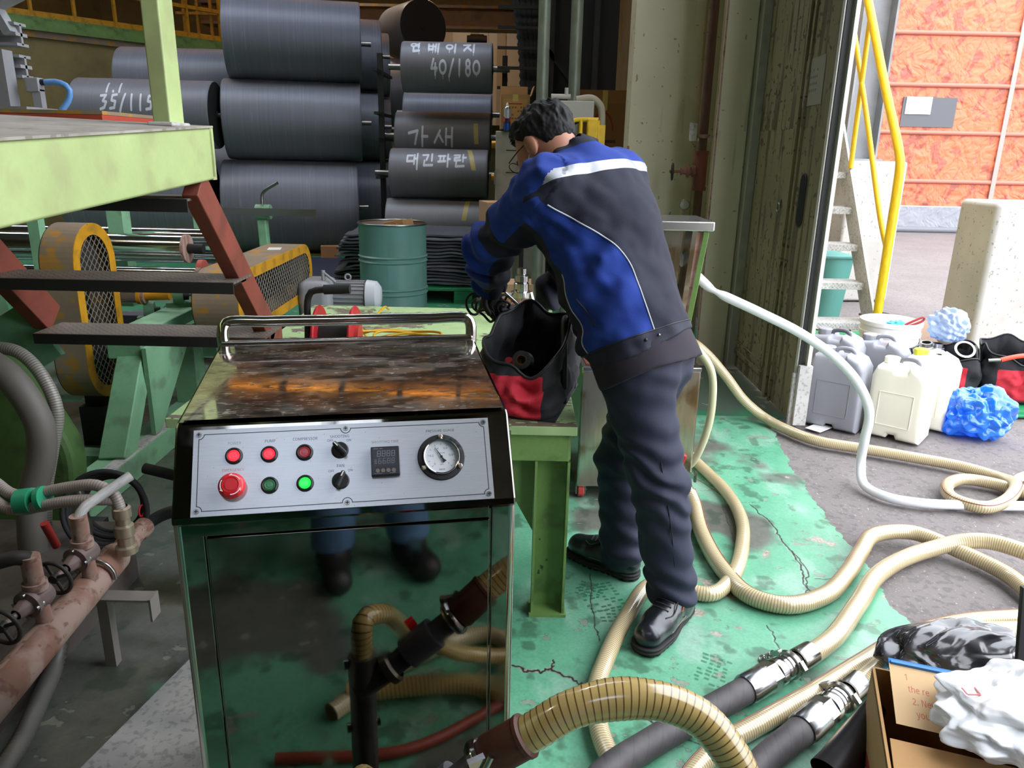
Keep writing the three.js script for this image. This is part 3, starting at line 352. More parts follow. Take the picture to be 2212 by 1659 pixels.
{
  const pr = plainRoll, big = 'big dark rolls in the left stack', sml = 'narrow dark rolls on the shaft rack';
  fabricRoll('huge charcoal fabric roll on top of the tall three-roll stack', [-2.99, 2.79, -11.05], 0.505, 1.72, rad(12), pr[0], [0.05, 0.14], big);
  fabricRoll('huge charcoal fabric roll in the middle of the tall three-roll stack', [-3.05, 1.775, -11.05], 0.515, 1.78, rad(12), pr[1], [0.05, 0.14], big);
  fabricRoll('huge charcoal fabric roll at floor level below two others', [-3.12, 0.63, -11.0], 0.625, 1.78, rad(12), pr[2], [0.05, 0.14], big);
  for (const [z, dx] of [[-12.6, -0.1], [-14.0, -0.2]]) for (const [i, y] of [[0, 0.63], [1, 1.77], [2, 2.8]]) fabricRoll(`dark fabric roll ${['at floor level', 'at middle height', 'on top'][i]} in the ${z > -13 ? 'second' : 'third'} row behind the tall stack`, [-2.9 + dx, y, z], i ? 0.51 : 0.62, 1.76, rad(12), pr[i], [0.05, 0.14], 'rolls behind the tall stack');
  const c1 = mat(0xffffff, 0.45, 0, { map: canvasTex(1024, 1024, (g, w, h) => { rollBase(0x6c6e75)(g, w, h); writeGlyphs(g, ['1', '.', '1'], 262, 355, 46, 58, 0, 13); writeGlyphs(g, ['3', '5', '/', '1', '1', '5'], 240, 424, 62, 76, 4, 14); }) });
  fabricRoll('dark roll marked 1.1 35/115 lying behind the pale green post', [-4.77, 1.81, -10.5], 0.42, 1.7, rad(4), c1, [0.04, 0.12], big);
  fabricRoll('dark roll lying behind and above the roll marked 35/115', [-4.85, 2.3, -11.8], 0.45, 1.6, rad(4), pr[1], [0.04, 0.1], big);
  fabricRoll('dark roll resting under the roll marked 35/115', [-4.95, 0.69, -10.5], 0.685, 1.6, rad(4), pr[0], [0.04, 0.1], big); fabricRoll('dark roll on the floor under the row behind', [-4.95, 0.92, -12.35], 0.9, 1.6, rad(4), pr[2], null, big);
  fabricRoll('round dark roll seen end-on above the painted rolls', [-2.08, 3.62, -16], 0.48, 1.1, rad(-58), pr[1], null, 'rolls behind the shaft rack'); fabricRoll('dark roll carrying the end-on roll behind the rack', [-1.9, 2.44, -16.1], 0.69, 1.3, rad(-8), pr[0], null, 'rolls behind the shaft rack'); fabricRoll('dark floor roll behind the shaft rack', [-1.9, 0.87, -16.1], 0.86, 1.4, rad(-8), pr[0], null, 'rolls behind the shaft rack');
  const inked = (fn, base) => mat(0xffffff, 0.45, 0, { map: canvasTex(1024, 1024, (g, w, h) => { rollBase(base)(g, w, h); fn(g); }) });
  const tape = (g, x, y0, y1, sk) => { g.fillStyle = '#b5a660'; g.beginPath(); g.moveTo(x, y0); g.lineTo(x + 48, y0); g.lineTo(x + 48 + sk, y1); g.lineTo(x + sk, y1); g.fill(); };
  const R = [[0.275, 2.345, -9.5, -0.815, 1.03, inked((g) => { writeGlyphs(g, ['yeon', 'be', 'i', 'ji'], 105, 335, 130, 86, 68, 21, true); writeGlyphs(g, ['4', '0', '/', '1', '8', '0'], 340, 472, 82, 98, 12, 20, true); }, 0x6e6f74), 'painted with pale Korean letters over 40/180', [0.17, 0.2]],
    [0.252, 1.88, -10.35, -0.885, 1.11, plainRoll[1], 'unmarked, second from top on the rack', [0.1, 0.1]], [0.285, 1.595, -9.85, -0.90, 1.14, inked((g) => { writeGlyphs(g, ['ga', 'sae'], 150, 450, 210, 130, 70, 20); tape(g, 850, 420, 560, 10); }, 0x707177), 'with two painted Korean letters and a short tape', [0.2, 0.08]],
    [0.285, 1.165, -9.4, -0.905, 1.14, inked((g) => { writeGlyphs(g, ['dae', 'gin', 'pa', 'ran'], 184, 360, 125, 98, 38, 18); tape(g, 800, 290, 480, 60); }, 0x6f6f74), 'with a line of four painted Korean letters and yellow tape', [0.2, 0.08]], [0.28, 0.6, -9.35, -0.945, 1.16, inked((g) => { tape(g, 830, 290, 480, -40); }, 0x7c7d84), 'lowest on the rack with slanted yellow tape', [0.06, 0.06]]];
  for (const [r, y, z, x, L, m, w, s] of R) fabricRoll(`narrow dark roll ${w}`, [x, y, z], r, L, 0, m, s, sml);
  const rack = thing('roll_rack', 'dark steel rack carrying the painted narrow rolls on their shafts', 'rack');
  for (const x of [-1.62, -0.16]) { part('post', box(0.06, 2.5, 0.06, x, 1.25, -9.62), M.dark, rack); part('foot', box(0.1, 0.05, 0.7, x, 0.025, -9.6), M.dark, rack); for (const y of [2.295, 1.83, 1.545, 1.115, 0.55]) part('bracket', box(0.05, 0.03, 1.1, x, y, -9.8), M.dark, rack); }
  const ch = (x, z, w) => solo('wood_chock', box(0.24, 0.16, 0.14, x, 0.08, z, 0, 0.2, 0, 0.005), M.wood, w, 'wood block'); ch(-2.52, -10.48, 'brown wooden chock under the huge floor-level roll'); 
}

// ---------- operator platform ----------
{
  const t = thing('operator_platform', 'pale lime green steel platform with a square post', 'platform');
  const slope = 0.049; // the deck rises slightly away from the viewer
  const B = (x, y, z) => V(x, y + slope * (-z - 1.44), z);
  part('edge_beam', [bar(B(-0.965, 1.37, -2.5), B(-0.965, 1.37, 0.4), 0.03, 0.155, V(0, 1, 0), 0.008), bar(B(-1.0, 1.3, -2.5), B(-1.0, 1.3, 0.4), 0.085, 0.016)], M.lime, t, 'pale green edge channel');
  part('edge_beam', [box(1.3, 0.155, 0.03, -1.6, 1.42, -2.49)], M.lime, t);
  const dp = new THREE.BufferGeometry(), q = [B(-0.955, 1.452, -2.5), B(-0.955, 1.452, 0.4), B(-1.75, 1.478, 0.4), B(-1.75, 1.478, -2.5)]; dp.setAttribute('position', new THREE.Float32BufferAttribute([0, 1, 2, 0, 2, 3].flatMap((i) => q[i].toArray()), 3)); dp.computeVertexNormals();
  part('deck_plate', [muv(dp), bar(B(-0.955, 1.45, -2.49), B(-0.955, 1.45, 0.4), 0.024, 0.006)], mat(0xffffff, 0.75, 0.1, { map: wornTex(0xb2aca2, 0x7f776c, 0.3, 0.6, 512, 0x746a5e, 0.35, 21) }), t, 'scuffed grey deck plate');
  part('post', [box(0.052, 2.6, 0.1, -1.03, 2.79, -2.38, 0, 0, 0, 0.006)], M.lime, t, 'square pale green post'); part('weld', box(0.075, 0.012, 0.13, -1.03, 1.503, -2.38, 0, 0, 0, 0.005), M.galv, t);
  part('rear_deck', [box(1.35, 0.012, 0.6, -2.07, 1.478, -2.85), box(1.35, 0.1, 0.03, -2.07, 1.42, -3.14)], M.lime, t); part('leg', [box(0.08, 1.42, 0.08, -2.6, 0.71, -3.1)], M.lime, t); part('leg', [box(0.08, 1.36, 0.08, -1.9, 0.68, -2.3)], M.lime, t); part('leg', [box(0.08, 1.36, 0.08, -1.9, 0.68, -0.2)], M.lime, t); part('leg', box(0.08, 1.3, 0.08, -1.02, 0.65, 0.3), M.lime, t); part('cross_beam', [box(0.98, 0.08, 0.06, -1.46, 1.33, -0.2)], M.lime, t);
  const rp = thing('red_plate', 'thick dusty red steel plate lying on the platform deck', 'steel plate', [0, 0, 0]); part('plate', box(1.3, 0.034, 0.4, -2.05, 1.521, -2.92, 0, 0, 0, 0.004), mat(0xa8402e, 0.6), rp); part('top_skin', box(1.3, 0.012, 0.4, -2.05, 1.544, -2.92), M.dust, rp, 'dusty grey top sheet'); part('under_sheet', box(1.3, 0.02, 0.4, -2.05, 1.494, -2.91), M.dust, rp);
  const gf = thing('grey_steel_frame', 'pale grey steel girder frame standing on the platform', 'steel frame'), hb = (a, b, w = 0.07) => [bar(a, b, w, 0.012), bar(a, b, 0.012, w), bar(a.clone().add(V(0, 0.035, 0)), b.clone().add(V(0, 0.035, 0)), w, 0.01), bar(a.clone().add(V(0, -0.035, 0)), b.clone().add(V(0, -0.035, 0)), w, 0.01)];
  part('upright', box(0.06, 0.22, 0.06, -1.88, 1.65, -2.98), M.greyPaint, gf); part('girder', hb(V(-2.3, 1.71, -3.05), V(-1.83, 1.71, -3.05)), M.greyPaint, gf); part('girder', hb(V(-2.3, 1.82, -3.05), V(-1.83, 1.82, -3.05)), M.greyPaint, gf); part('brace', [bar(V(-1.96, 2.05, -3.02), V(-1.85, 1.82, -3.02), 0.05, 0.03), bar(V(-2.12, 2.05, -3.02), V(-2.0, 1.82, -3.02), 0.06, 0.04)], M.greyPaint, gf); part('gusset', [bar(V(-1.9, 1.9, -3.0), V(-1.74, 1.97, -3.0), 0.09, 0.02)], M.greyPaint, gf); part('base_plate', box(0.5, 0.01, 0.2, -2.0, 1.56, -2.98), M.greyPaint, gf);
  const sv = thing('air_valve', 'small grey air valve with a bent blue hose', 'valve'); part('body', [box(0.05, 0.05, 0.04, -1.78, 1.645, -3.0, 0, 0, 0, 0.004), box(0.03, 0.08, 0.03, -1.77, 1.59, -3.0)], M.grey, sv); part('nipple', cyl(V(-1.76, 1.655, -3.0), V(-1.74, 1.655, -3.0), 0.011), M.black, sv); part('blue_hose', hose([[-1.74, 1.655, -3.0], [-1.69, 1.655, -3.0], [-1.655, 1.635, -3.0], [-1.66, 1.6, -3.0], [-1.69, 1.555, -2.99], [-1.73, 1.50, -2.98]], 0.011), mat(0x5b8fc8, 0.35), sv);
}
// ---------- stair under the platform ----------
{
  const t = thing('steel_stair', 'steep stair with rust red stringers and chequer plate treads', 'stair');
  part('stringer', bar(V(-0.985, 1.335, -2.40), V(-0.985, 0.72, -3.0), 0.05, 0.1, V(0, 1, 0), 0.004), M.redox, t, 'rust red tube stringer'); part('stringer_foot', box(0.05, 0.09, 0.15, -0.985, 0.705, -3.02), M.redox, t);
  part('stringer', [bar(V(-1.83, 1.335, -2.40), V(-1.83, 0.78, -2.94), 0.06, 0.12, V(0, 1, 0), 0.004)], M.redox, t, 'weathered rust red stringer'); part('hanger', bar(V(-1.83, 1.3, -2.45), V(-1.83, 1.0, -2.47), 0.05, 0.06), M.redox, t);
  for (const [y, z, x0, x1] of [[1.288, -2.38, -1.8, -0.985], [1.0, -2.6, -1.82, -0.95], [0.755, -2.82, -1.8, -0.93]]) {
    const tr = part('tread', box(x1 - x0, 0.007, 0.19, (x0 + x1) / 2, y, z - 0.06), M.tread, t, 'diamond pattern tread plate'); part('lip', box(x1 - x0, 0.038, 0.006, (x0 + x1) / 2, y - 0.017, z + 0.036), mat(0x26221f, 0.7), tr, 'dark front lip');
  }
  part('bracket', [box(0.08, 0.01, 0.12, -1.0, 0.745, -2.88), box(0.08, 0.01, 0.12, -1.0, 0.99, -2.66)], M.dark, t);
}
// ---------- mint roller machine ----------
{
  const t = thing('roller_machine', 'mint green machine frame with chrome rollers behind the stair', 'machine');
  part('top_beam', [bar(V(-1.79, 0.55, -3.4), V(-1.79, 0.55, -4.35), 0.16, 0.12, V(0, 1, 0), 0.006)], M.mint, t); part('front_leg', [bar(V(-1.77, 0.5, -3.46), V(-1.74, 0.1, -3.12), 0.12, 0.1, V(0, 0, 1), 0.006)], M.mint, t, 'mint leg with bare grey worn corner');
  part('gusset', muv(place(new THREE.ExtrudeGeometry(poly([[0, 0], [0.42, 0.36], [0.42, 0.42], [-0.06, 0.42], [-0.06, 0]]), { depth: 0.02, bevelEnabled: false }), -1.70, 0.13, -3.44, 0, PI / 2, 0)), M.mint, t);
  part('rear_leg', [box(0.12, 0.5, 0.12, -1.74, 0.3, -3.95, 0, 0, 0, 0.006)], M.mint, t); part('base_rail', [bar(V(-1.74, 0.06, -2.75), V(-1.74, 0.06, -4.4), 0.14, 0.12, V(0, 1, 0), 0.006)], M.mint, t); part('worn_strip', box(0.06, 0.004, 1.0, -1.7, 0.122, -3.4), M.galv, t, 'bare metal strip on the rail');
  part('cross_rail', [box(2.2, 0.1, 0.1, -2.8, 0.06, -3.2), box(2.2, 0.14, 0.12, -2.8, 0.35, -4.3)], M.mint, t);
  part('panel', [box(0.05, 0.62, 0.5, -2.55, 0.75, -3.5, 0, 0.1, 0.2), box(0.04, 0.7, 0.16, -1.98, 1.0, -4.9)], M.mint, t); part('side_plate', [bar(V(-1.83, 0.75, -2.9), V(-2.5, 0.35, -2.9), 0.03, 0.24)], M.mint, t);
  part('rail_post', [box(0.09, 0.9, 0.1, -2.35, 0.95, -4.6), box(0.06, 0.9, 0.06, -2.6, 1.0, -4.2)], M.mint, t);
  for (const [x0, x1, y, z, r] of [[-3.2, -1.89, 0.873, -4.42, 0.08], [-3.2, -1.78, 0.75, -4.28, 0.035], [-3.2, -1.85, 0.90, -4.75, 0.055], [-3.2, -1.85, 0.78, -4.8, 0.05], [-3.2, -1.94, 0.68, -3.95, 0.036], [-3.2, -1.9, 0.62, -4.5, 0.05]]) { const rl = part('roller', [cyl(V(x0, y, z), V(x1, y, z), r, r, 32)], mat(0xcfd0d6, 0.12, 1), t, 'chrome roller'); part('journal', cyl(V(x1, y, z), V(x1 + 0.1, y, z), r * 0.35), M.dark, rl); part('end_disc', cyl(V(x1 - 0.005, y, z), V(x1 + 0.012, y, z), r * 1.02), M.rust, rl); }
  part('yellow_shaft', [cyl(V(-1.95, 0.682, -3.95), V(-1.8, 0.688, -3.95), 0.024), cyl(V(-1.965, 0.68, -3.95), V(-1.945, 0.68, -3.95), 0.042)], M.yellow, t); part('red_disc', [cyl(V(-1.8, 0.76, -4.36), V(-1.77, 0.76, -4.36), 0.06), cyl(V(-1.8, 0.63, -4.36), V(-1.77, 0.63, -4.36), 0.055)], mat(0xb4564a, 0.6), t);
  for (const [x, y, z] of [[-1.8, 0.665, -4.05], [-1.66, 0.645, -4.3], [-1.93, 0.60, -3.98]]) { const b = part('bearing_block', [box(0.13, 0.03, 0.05, x, y - 0.045, z, 0, 0.3, 0, 0.004), lathe([[0, -0.025], [0.045, -0.025], [0.048, 0], [0.045, 0.025], [0, 0.025]], 24).rotateZ(PI / 2).rotateY(0.3).translate(x, y, z)], mat(0x5f8a6a, 0.5), t); part('bearing_core', cyl(V(x + 0.02, y, z), V(x + 0.05, y, z - 0.01), 0.02), M.black, b); part('mount_plate', box(0.16, 0.02, 0.09, x, y - 0.066, z, 0, 0.3, 0), M.dark, b); }
  part('floor_beam', [box(2.4, 0.12, 0.12, -1.9, 0.32, -4.9), box(3.2, 0.1, 0.14, -2.4, 0.14, -5.2)], mat(0x4a4652, 0.7), t); part('warning_sticker', place(new THREE.PlaneGeometry(0.05, 0.06), -1.6, 0.57, -4.33, 0, 0.9, 0), M.white, t);
  part('far_leg', [box(0.12, 0.62, 0.14, -1.58, 0.31, -4.36, 0, 0, 0, 0.006)], M.mint, t);
}
function beltGuard(label, X, z0, z1, y0, y1, th, sticker, name = 'belt_guard') { // slotted guard, face towards +x
  const t = thing(name, label, 'belt guard'), w = Math.abs(z1 - z0), h = y1 - y0, R = Math.min(w, h) / 2, cz = (z0 + z1) / 2, cy = (y0 + y1) / 2, tall = h > w, half = Math.abs(h - w) / 2;
  const stad = (r) => { const p = []; for (let i = 0; i <= 24; i++) { const a = i / 24 * PI; p.push(tall ? [r * Math.cos(a), half + r * Math.sin(a)] : [half + r * Math.sin(a), -r * Math.cos(a)]); } for (let i = 0; i <= 24; i++) { const a = PI + i / 24 * PI; p.push(tall ? [r * Math.cos(a), -half + r * Math.sin(a)] : [-half + r * Math.sin(a), -r * Math.cos(a)]); } return p; };
  const basis = new THREE.Matrix4().makeBasis(V(0, 0, -1), V(0, 1, 0), V(1, 0, 0)).setPosition(X, cy, cz), B = (g, dx) => { g.translate(0, 0, dx); g.applyMatrix4(basis); return g; };
  part('face_rim', muv(B(new THREE.ExtrudeGeometry(poly(stad(R), [stad(R - 0.055)]), { depth: 0.004, bevelEnabled: false }), -0.004)), M.yellow, t, 'yellow painted rim');
  part('shell', muv(B(new THREE.ExtrudeGeometry(poly(stad(R), [stad(R - 0.004)]), { depth: th, bevelEnabled: false }), -th - 0.004)), M.dust, t, 'dusty sheet metal shell');
  part('back_plate', muv(B(new THREE.ExtrudeGeometry(poly(stad(R)), { depth: 0.004, bevelEnabled: false }), -th - 0.008)), M.dark, t);
  const wires = [], r = R - 0.05, p = 0.044, inside = (x, y) => { const dx = tall ? x : Math.max(0, Math.abs(x) - half), dy = tall ? Math.max(0, Math.abs(y) - half) : y; return Math.hypot(dx, dy) < r; };
  for (const s of [-1, 1]) for (let k = -60; k <= 60; k++) { let a = null, b = null; for (let i = -120; i <= 120; i++) { const x = i * 0.01, y = s * x + k * p; if (inside(x, y)) { if (!a) a = [x, y]; b = [x, y]; } } if (a && b && Math.hypot(a[0] - b[0], a[1] - b[1]) > 0.02) wires.push(B(bar(V(a[0], a[1], 0), V(b[0], b[1], 0), 0.003, 0.003, V(0, 0, 1)), -0.006 + s * 0.0015)); }
  const mg = part('mesh_grille', wires, mat(0xb8b2a6, 0.4, 0.7), t, 'diamond wire mesh'); mg.userData.kind = 'stuff';
  for (const [s, q] of [[1, 0.6], [-1, 0.5]]) { const yy = tall ? cy + s * half : cy, zz = tall ? cz : cz + s * half; part('pulley', cyl(V(X - th * 0.8, yy, zz), V(X - th * 0.3, yy, zz), R * q), M.castiron, t); }
  if (sticker) part('sticker', box(0.075, 0.001, 0.11, X - th / 2, y1 + 0.001, cz - 0.28, 0, 0.2, 0), M.white, t, 'white warning sticker');
  return t;
}
beltGuard('upright slotted belt guard with yellow rim and wire mesh', -1.995, -3.45, -3.82, 0.24, 1.085, 0.15, false);
beltGuard('low lying belt guard with yellow rim beside the grey motor', -1.325, -3.62, -5.0, 0.52, 0.86, 0.22, true);
part('stand', [box(0.2, 0.42, 0.16, -1.44, 0.21, -4.6)], M.dark, scene.getObjectByName('belt_guard_001')); part('stand', [box(0.12, 0.2, 0.16, -2.07, 0.1, -3.63), box(0.12, 0.24, 0.04, -2.07, 0.12, -3.63)], M.dark, scene.getObjectByName('belt_guard'));
{
  const t = thing('electric_motor', 'dusty grey finned electric motor behind the workbench', 'motor', [0, 0, 0]);
  part('gearbox', [box(0.2, 0.26, 0.28, -1.23, 0.53, -4.75, 0, 0, 0, 0.05)], M.greyPaint, t); part('body', cyl(V(-1.14, 0.55, -4.8), V(-0.93, 0.55, -4.8), 0.085), M.greyPaint, t); for (let i = 0; i < 22; i++) { const a = i / 22 * 2 * PI; part('fin', box(0.2, 0.016, 0.005, -1.04, 0.55 + Math.sin(a) * 0.088, -4.8 + Math.cos(a) * 0.088, -a + PI / 2, 0, 0), M.greyPaint, t); }
  part('fan_cover', lathe([[0, 0.09], [0.06, 0.085], [0.092, 0.06], [0.1, 0]], 28).rotateZ(-PI / 2).translate(-0.93, 0.55, -4.8), mat(0xb9bcc2, 0.45), t); part('lifting_eye', torus(0.018, 0.006, 16, 8).translate(-1.05, 0.665, -4.8), M.greyPaint, t); part('foot', box(0.3, 0.4, 0.2, -1.1, 0.2, -4.8), M.dark, t); part('terminal', [cyl(V(-1.18, 0.66, -4.7), V(-1.18, 0.72, -4.7), 0.012), cyl(V(-1.18, 0.71, -4.7), V(-1.1, 0.65, -4.68), 0.008)], M.greyPaint, t);
}
{
  const t = thing('clamp_stand', 'mint clamp stand with a crank screw holding a flat steel bar', 'clamp stand', [-1.94, 0, -6]);
  part('post', [box(0.07, 0.9, 0.07, 0, 0.45, 0, 0, 0, 0.03, 0.01)], M.mint, t); part('clamp_head', [cyl(V(-0.055, 0.96, 0), V(0.055, 0.96, 0), 0.055)], M.mint, t); part('flat_bar', box(0.75, 0.055, 0.02, 0.05, 0.965, 0.08), M.steel, t); part('crank', hose([[0.0, 1.02, 0.02], [0.005, 1.09, 0.02], [0.03, 1.12, 0.02], [0.13, 1.18, 0.02]], 0.012), M.steel, t);
}
// ---------- pipe manifold and hoses at the lower left ----------
{
  const gb = thing('green_housing', 'rounded dull green machine housing behind the hoses', 'machine');
  const sh = new THREE.Shape(); sh.moveTo(-2.6, 0.02); sh.lineTo(-1.68, 0.02); sh.quadraticCurveTo(-1.55, 0.3, -1.62, 0.42); sh.quadraticCurveTo(-1.7, 0.62, -1.86, 0.74); sh.lineTo(-2.6, 0.8); part('shell', muv(place(new THREE.ExtrudeGeometry(sh, { depth: 0.06, bevelEnabled: true, bevelSize: 0.03, bevelThickness: 0.03, bevelSegments: 3, curveSegments: 16 }), 0, 0.03, -2.6)), mat(0xffffff, 0.55, 0, { map: wornTex(0x53773f, 0x2c3a24, 0.25, 0.6, 256, 0x2e3a20, 0.4, 53) }), gb); part('foot_plate', box(1, 0.02, 0.3, -2.1, 0.01, -2.6), M.dark, gb);
  const ribM = (c, p, d = 0.6) => mat(0xffffff, 0.45, 0.1, { map: (() => { const t = tex(8, 64, (u, v) => { const k = Math.abs(((v + u * 0) % 1) - 0.5) * 2; return mixc(hex(c), hex(c).map((x) => x * d), sstep(0.55, 0.95, k)); }); t.repeat.set(1, 1 / p); return t; })() });
  solo('thick_grey_hose', hose([[-1.75, 0.84, -2.3], [-1.61, 0.8, -2.25], [-1.52, 0.745, -2.22], [-1.45, 0.62, -2.2], [-1.455, 0.51, -2.19], [-1.49, 0.39, -2.17], [-1.5, 0.25, -2.15], [-1.5, 0.1, -2.14]], 0.042), mat(0x5f5b54, 0.6), 'thick smooth grey hose bending down by the green housing', 'hose');
  solo('braided_hose', hose([[-1.66, 0.815, -2.36], [-1.58, 0.805, -2.35], [-1.51, 0.75, -2.33], [-1.452, 0.63, -2.3], [-1.47, 0.5, -2.27], [-1.49, 0.38, -2.24], [-1.49, 0.25, -2.2]], 0.02), ribM(0x8f8b82, 0.008), 'braided metal hose curving down beside the thick grey hose', 'hose');
  const tp = thing('taped_hoses', 'two braided hoses bound together with green tape', 'hose'); for (const o of [0, 1]) part('braided_hose', hose([[-1.6, 0.6 - o * 0.02, -1.98 + o * 0.03], [-1.47, 0.53 - o * 0.03, -1.98 + o * 0.03], [-1.4, 0.495 - o * 0.03, -1.96 + o * 0.03], [-1.33, 0.5 - o * 0.03, -1.96 + o * 0.03], [-1.24, 0.52 - o * 0.03, -1.96 + o * 0.03], [-1.16, 0.528 - o * 0.035, -1.96 + o * 0.02], [-1.115, 0.50 - o * 0.02, -1.96], [-1.1, 0.46, -1.955]], 0.016), ribM(0xa79b94, 0.007, 0.75), tp); part('green_tape', [cyl(V(-1.375, 0.478, -1.945), V(-1.335, 0.484, -1.945), 0.037), cyl(V(-1.315, 0.488, -1.945), V(-1.3, 0.492, -1.945), 0.036)], mat(0x2a9a72, 0.5), tp);
  const coil = []; for (let i = 0; i < 8; i++) coil.push(torus(0.085 + 0.006 * i + 0.008 * hash(i, 1), 0.0085, 40, 8).applyMatrix4(mat4(-1.285 + 0.006 * (hash(i, 2) - 0.5), 0.325 + 0.012 * (hash(i, 3) - 0.5), -2.25 + i * 0.008, -0.25, 0.1, 0)));
  const ct = thing('coiled_hose', 'coil of thin black hose hanging behind the valve pipes', 'hose coil'); part('coil', coil, M.rubber, ct); part('red_tie', [torus(0.018, 0.003, 14, 6).applyMatrix4(mat4(-1.17, 0.33, -2.2, 0, PI / 2, 0))], M.red, ct);
  solo('black_conduit', hose([[-1.35, 0.30, -2.6], [-1.1, 0.27, -2.55], [-0.8, 0.29, -2.45], [-0.5, 0.28, -2.4]], 0.02), M.rubber, 'black conduit running behind the cabinet from the coil', 'conduit'); solo('black_pipe', hose([[-1.12, 0.28, -2.5], [-1.02, 0.38, -2.7], [-0.98, 0.46, -2.8]], 0.016), M.rubber, 'slanted dark pipe by the mint frame base', 'pipe');
  const pm = thing('pipe_manifold', 'rusty pinkish pipe manifold with gate valves along the floor', 'pipe manifold'), Px = -1.14;
  part('main_pipe', [cyl(V(-1.105, 0.28, -1.2), V(-1.16, 0.28, -2.0), 0.043, 0.043, 28)], M.rust, pm); part('reducer', [turned(V(-1.16, 0.28, -2.0), V(-1.165, 0.28, -2.4), [[0.043, 0], [0.032, 0.03], [0.028, 0.05], [0.033, 0.055], [0.033, 0.09], [0.026, 0.095], [0.026, 0.15], [0.031, 0.155], [0.031, 0.19], [0.02, 0.2]])], M.rust, pm); part('black_tail', hose([[-1.165, 0.28, -2.2], [-1.13, 0.285, -2.27], [-1.05, 0.28, -2.33], [-0.9, 0.27, -2.36]], 0.02), M.rubber, pm);
  part('u_bolt', [torus(0.05, 0.006, 24, 8, 3.4).applyMatrix4(mat4(-1.15, 0.285, -1.88, 0, 0, -0.1))], M.steel, pm); part('bracket', [box(0.2, 0.006, 0.05, -1.1, 0.225, -1.88), box(0.006, 0.07, 0.05, -1.0, 0.195, -1.88), box(0.03, 0.22, 0.03, -1.14, 0.11, -1.88)], mat(0x8f8983, 0.6, 0.2), pm);
  const valve = (z, lean) => {
    const b = V(-1.135 + 0, 0.30, z), st = part('branch', [cyl(b, V(-1.145, 0.43, z), 0.019), cyl(V(-1.145, 0.41, z), V(-1.145, 0.43, z), 0.028), cyl(V(-1.145, 0.425, z), V(-1.145, 0.5, z), 0.022)], M.rust, pm), c = V(-1.148, 0.385, z), e = V(-1.165, 0.375, z + 0.105);
    const bd = part('gate_valve', [turned(c, e, [[0, -0.03], [0.03, -0.03], [0.034, -0.01], [0.028, 0.015], [0.036, 0.018], [0.036, 0.03], [0.022, 0.034], [0.016, 0.06], [0.013, 0.065]]), cyl(c, e, 0.007)], mat(0x7d6a66, 0.6, 0.3), pm), w = [], q = e.clone().sub(c).normalize();
    w.push(torus(0.046, 0.0055, 36, 10), ...[0, 1, 2, 3].map((k) => cyl(V(0, 0, 0), V(0.046 * Math.cos(k * PI / 2 + 0.4), 0.046 * Math.sin(k * PI / 2 + 0.4), 0), 0.0045)), cyl(V(0, 0, -0.008), V(0, 0, 0.008), 0.012)); w.forEach((g) => { g.applyQuaternion(new THREE.Quaternion().setFromUnitVectors(V(0, 0, 1), q)); g.translate(e.x, e.y, e.z); }); part('handwheel', w, M.castiron, bd);
    const bolts = []; for (let k = 0; k < 4; k++) { const o = V(0.03 * Math.cos(k * PI / 2), 0.03 * Math.sin(k * PI / 2), 0.01).applyQuaternion(new THREE.Quaternion().setFromUnitVectors(V(0, 0, 1), q)).add(c).addScaledVector(q, 0.015); bolts.push(cyl(o.clone().addScaledVector(q, -0.012), o.clone().addScaledVector(q, 0.012), 0.006)); } for (const b of bolts) part('bolt', b, M.steel, bd);
  };
  valve(-1.83); valve(-1.62); valve(-1.4);
  part('riser', [turned(V(-1.1, 0.32, -1.96), V(-1.1, 0.6, -1.96), [[0.03, 0], [0.03, 0.02], [0.022, 0.025], [0.022, 0.05], [0.027, 0.055], [0.027, 0.085], [0.02, 0.09], [0.02, 0.11], [0.025, 0.112], [0.025, 0.14], [0.018, 0.145]])], mat(0xa89a84, 0.45, 0.6), pm, 'brass nut riser'); part('elbow', [hose([[-1.145, 0.49, -1.83], [-1.14, 0.51, -1.85], [-1.11, 0.53, -1.9], [-1.06, 0.56, -1.96]], 0.014)], M.galv, pm); part('elbow', [hose([[-1.145, 0.49, -1.62], [-1.17, 0.5, -1.61], [-1.22, 0.49, -1.6], [-1.3, 0.48, -1.6]], 0.018)], M.castiron, pm);
  part('lever', [cyl(V(-1.235, 0.39, -1.86), V(-1.245, 0.47, -1.84), 0.011)], mat(0xa02a26, 0.5), pm, 'red lever'); part('hose_tail', [turned(V(-1.24, 0.3, -2.0), V(-1.26, 0.6, -2.02), [[0.022, 0], [0.022, 0.06], [0.026, 0.06], [0.026, 0.09], [0.02, 0.1], [0.024, 0.12], [0.018, 0.15], [0.022, 0.16], [0.018, 0.2]])], M.steel, pm);
  part('skid', [box(0.5, 0.02, 1.2, -1.55, 0.2, -1.75), box(0.02, 0.2, 1.2, -1.3, 0.1, -1.75)], mat(0xffffff, 0.6, 0.2, { map: wornTex(0x6d6660, 0x8d877e, 0.2, 0.5, 256, 0x4a3d36, 0.5, 55) }), pm); 
  solo('flexible_conduit', hose([[-1.275, 0.16, -1.9], [-1.266, 0.05, -1.816], [-1.232, 0.035, -1.684], [-1.194, 0.03, -1.534], [-1.178, 0.03, -1.42], [-1.15, 0.03, -1.25]], (s) => 0.022 + 0.0025 * Math.cos(s * 2 * PI / 0.014), 18, 0.0035), mat(0x6f6d68, 0.5, 0.3), 'ribbed grey flexible conduit on the floor beside the rusty pipe', 'conduit');
}
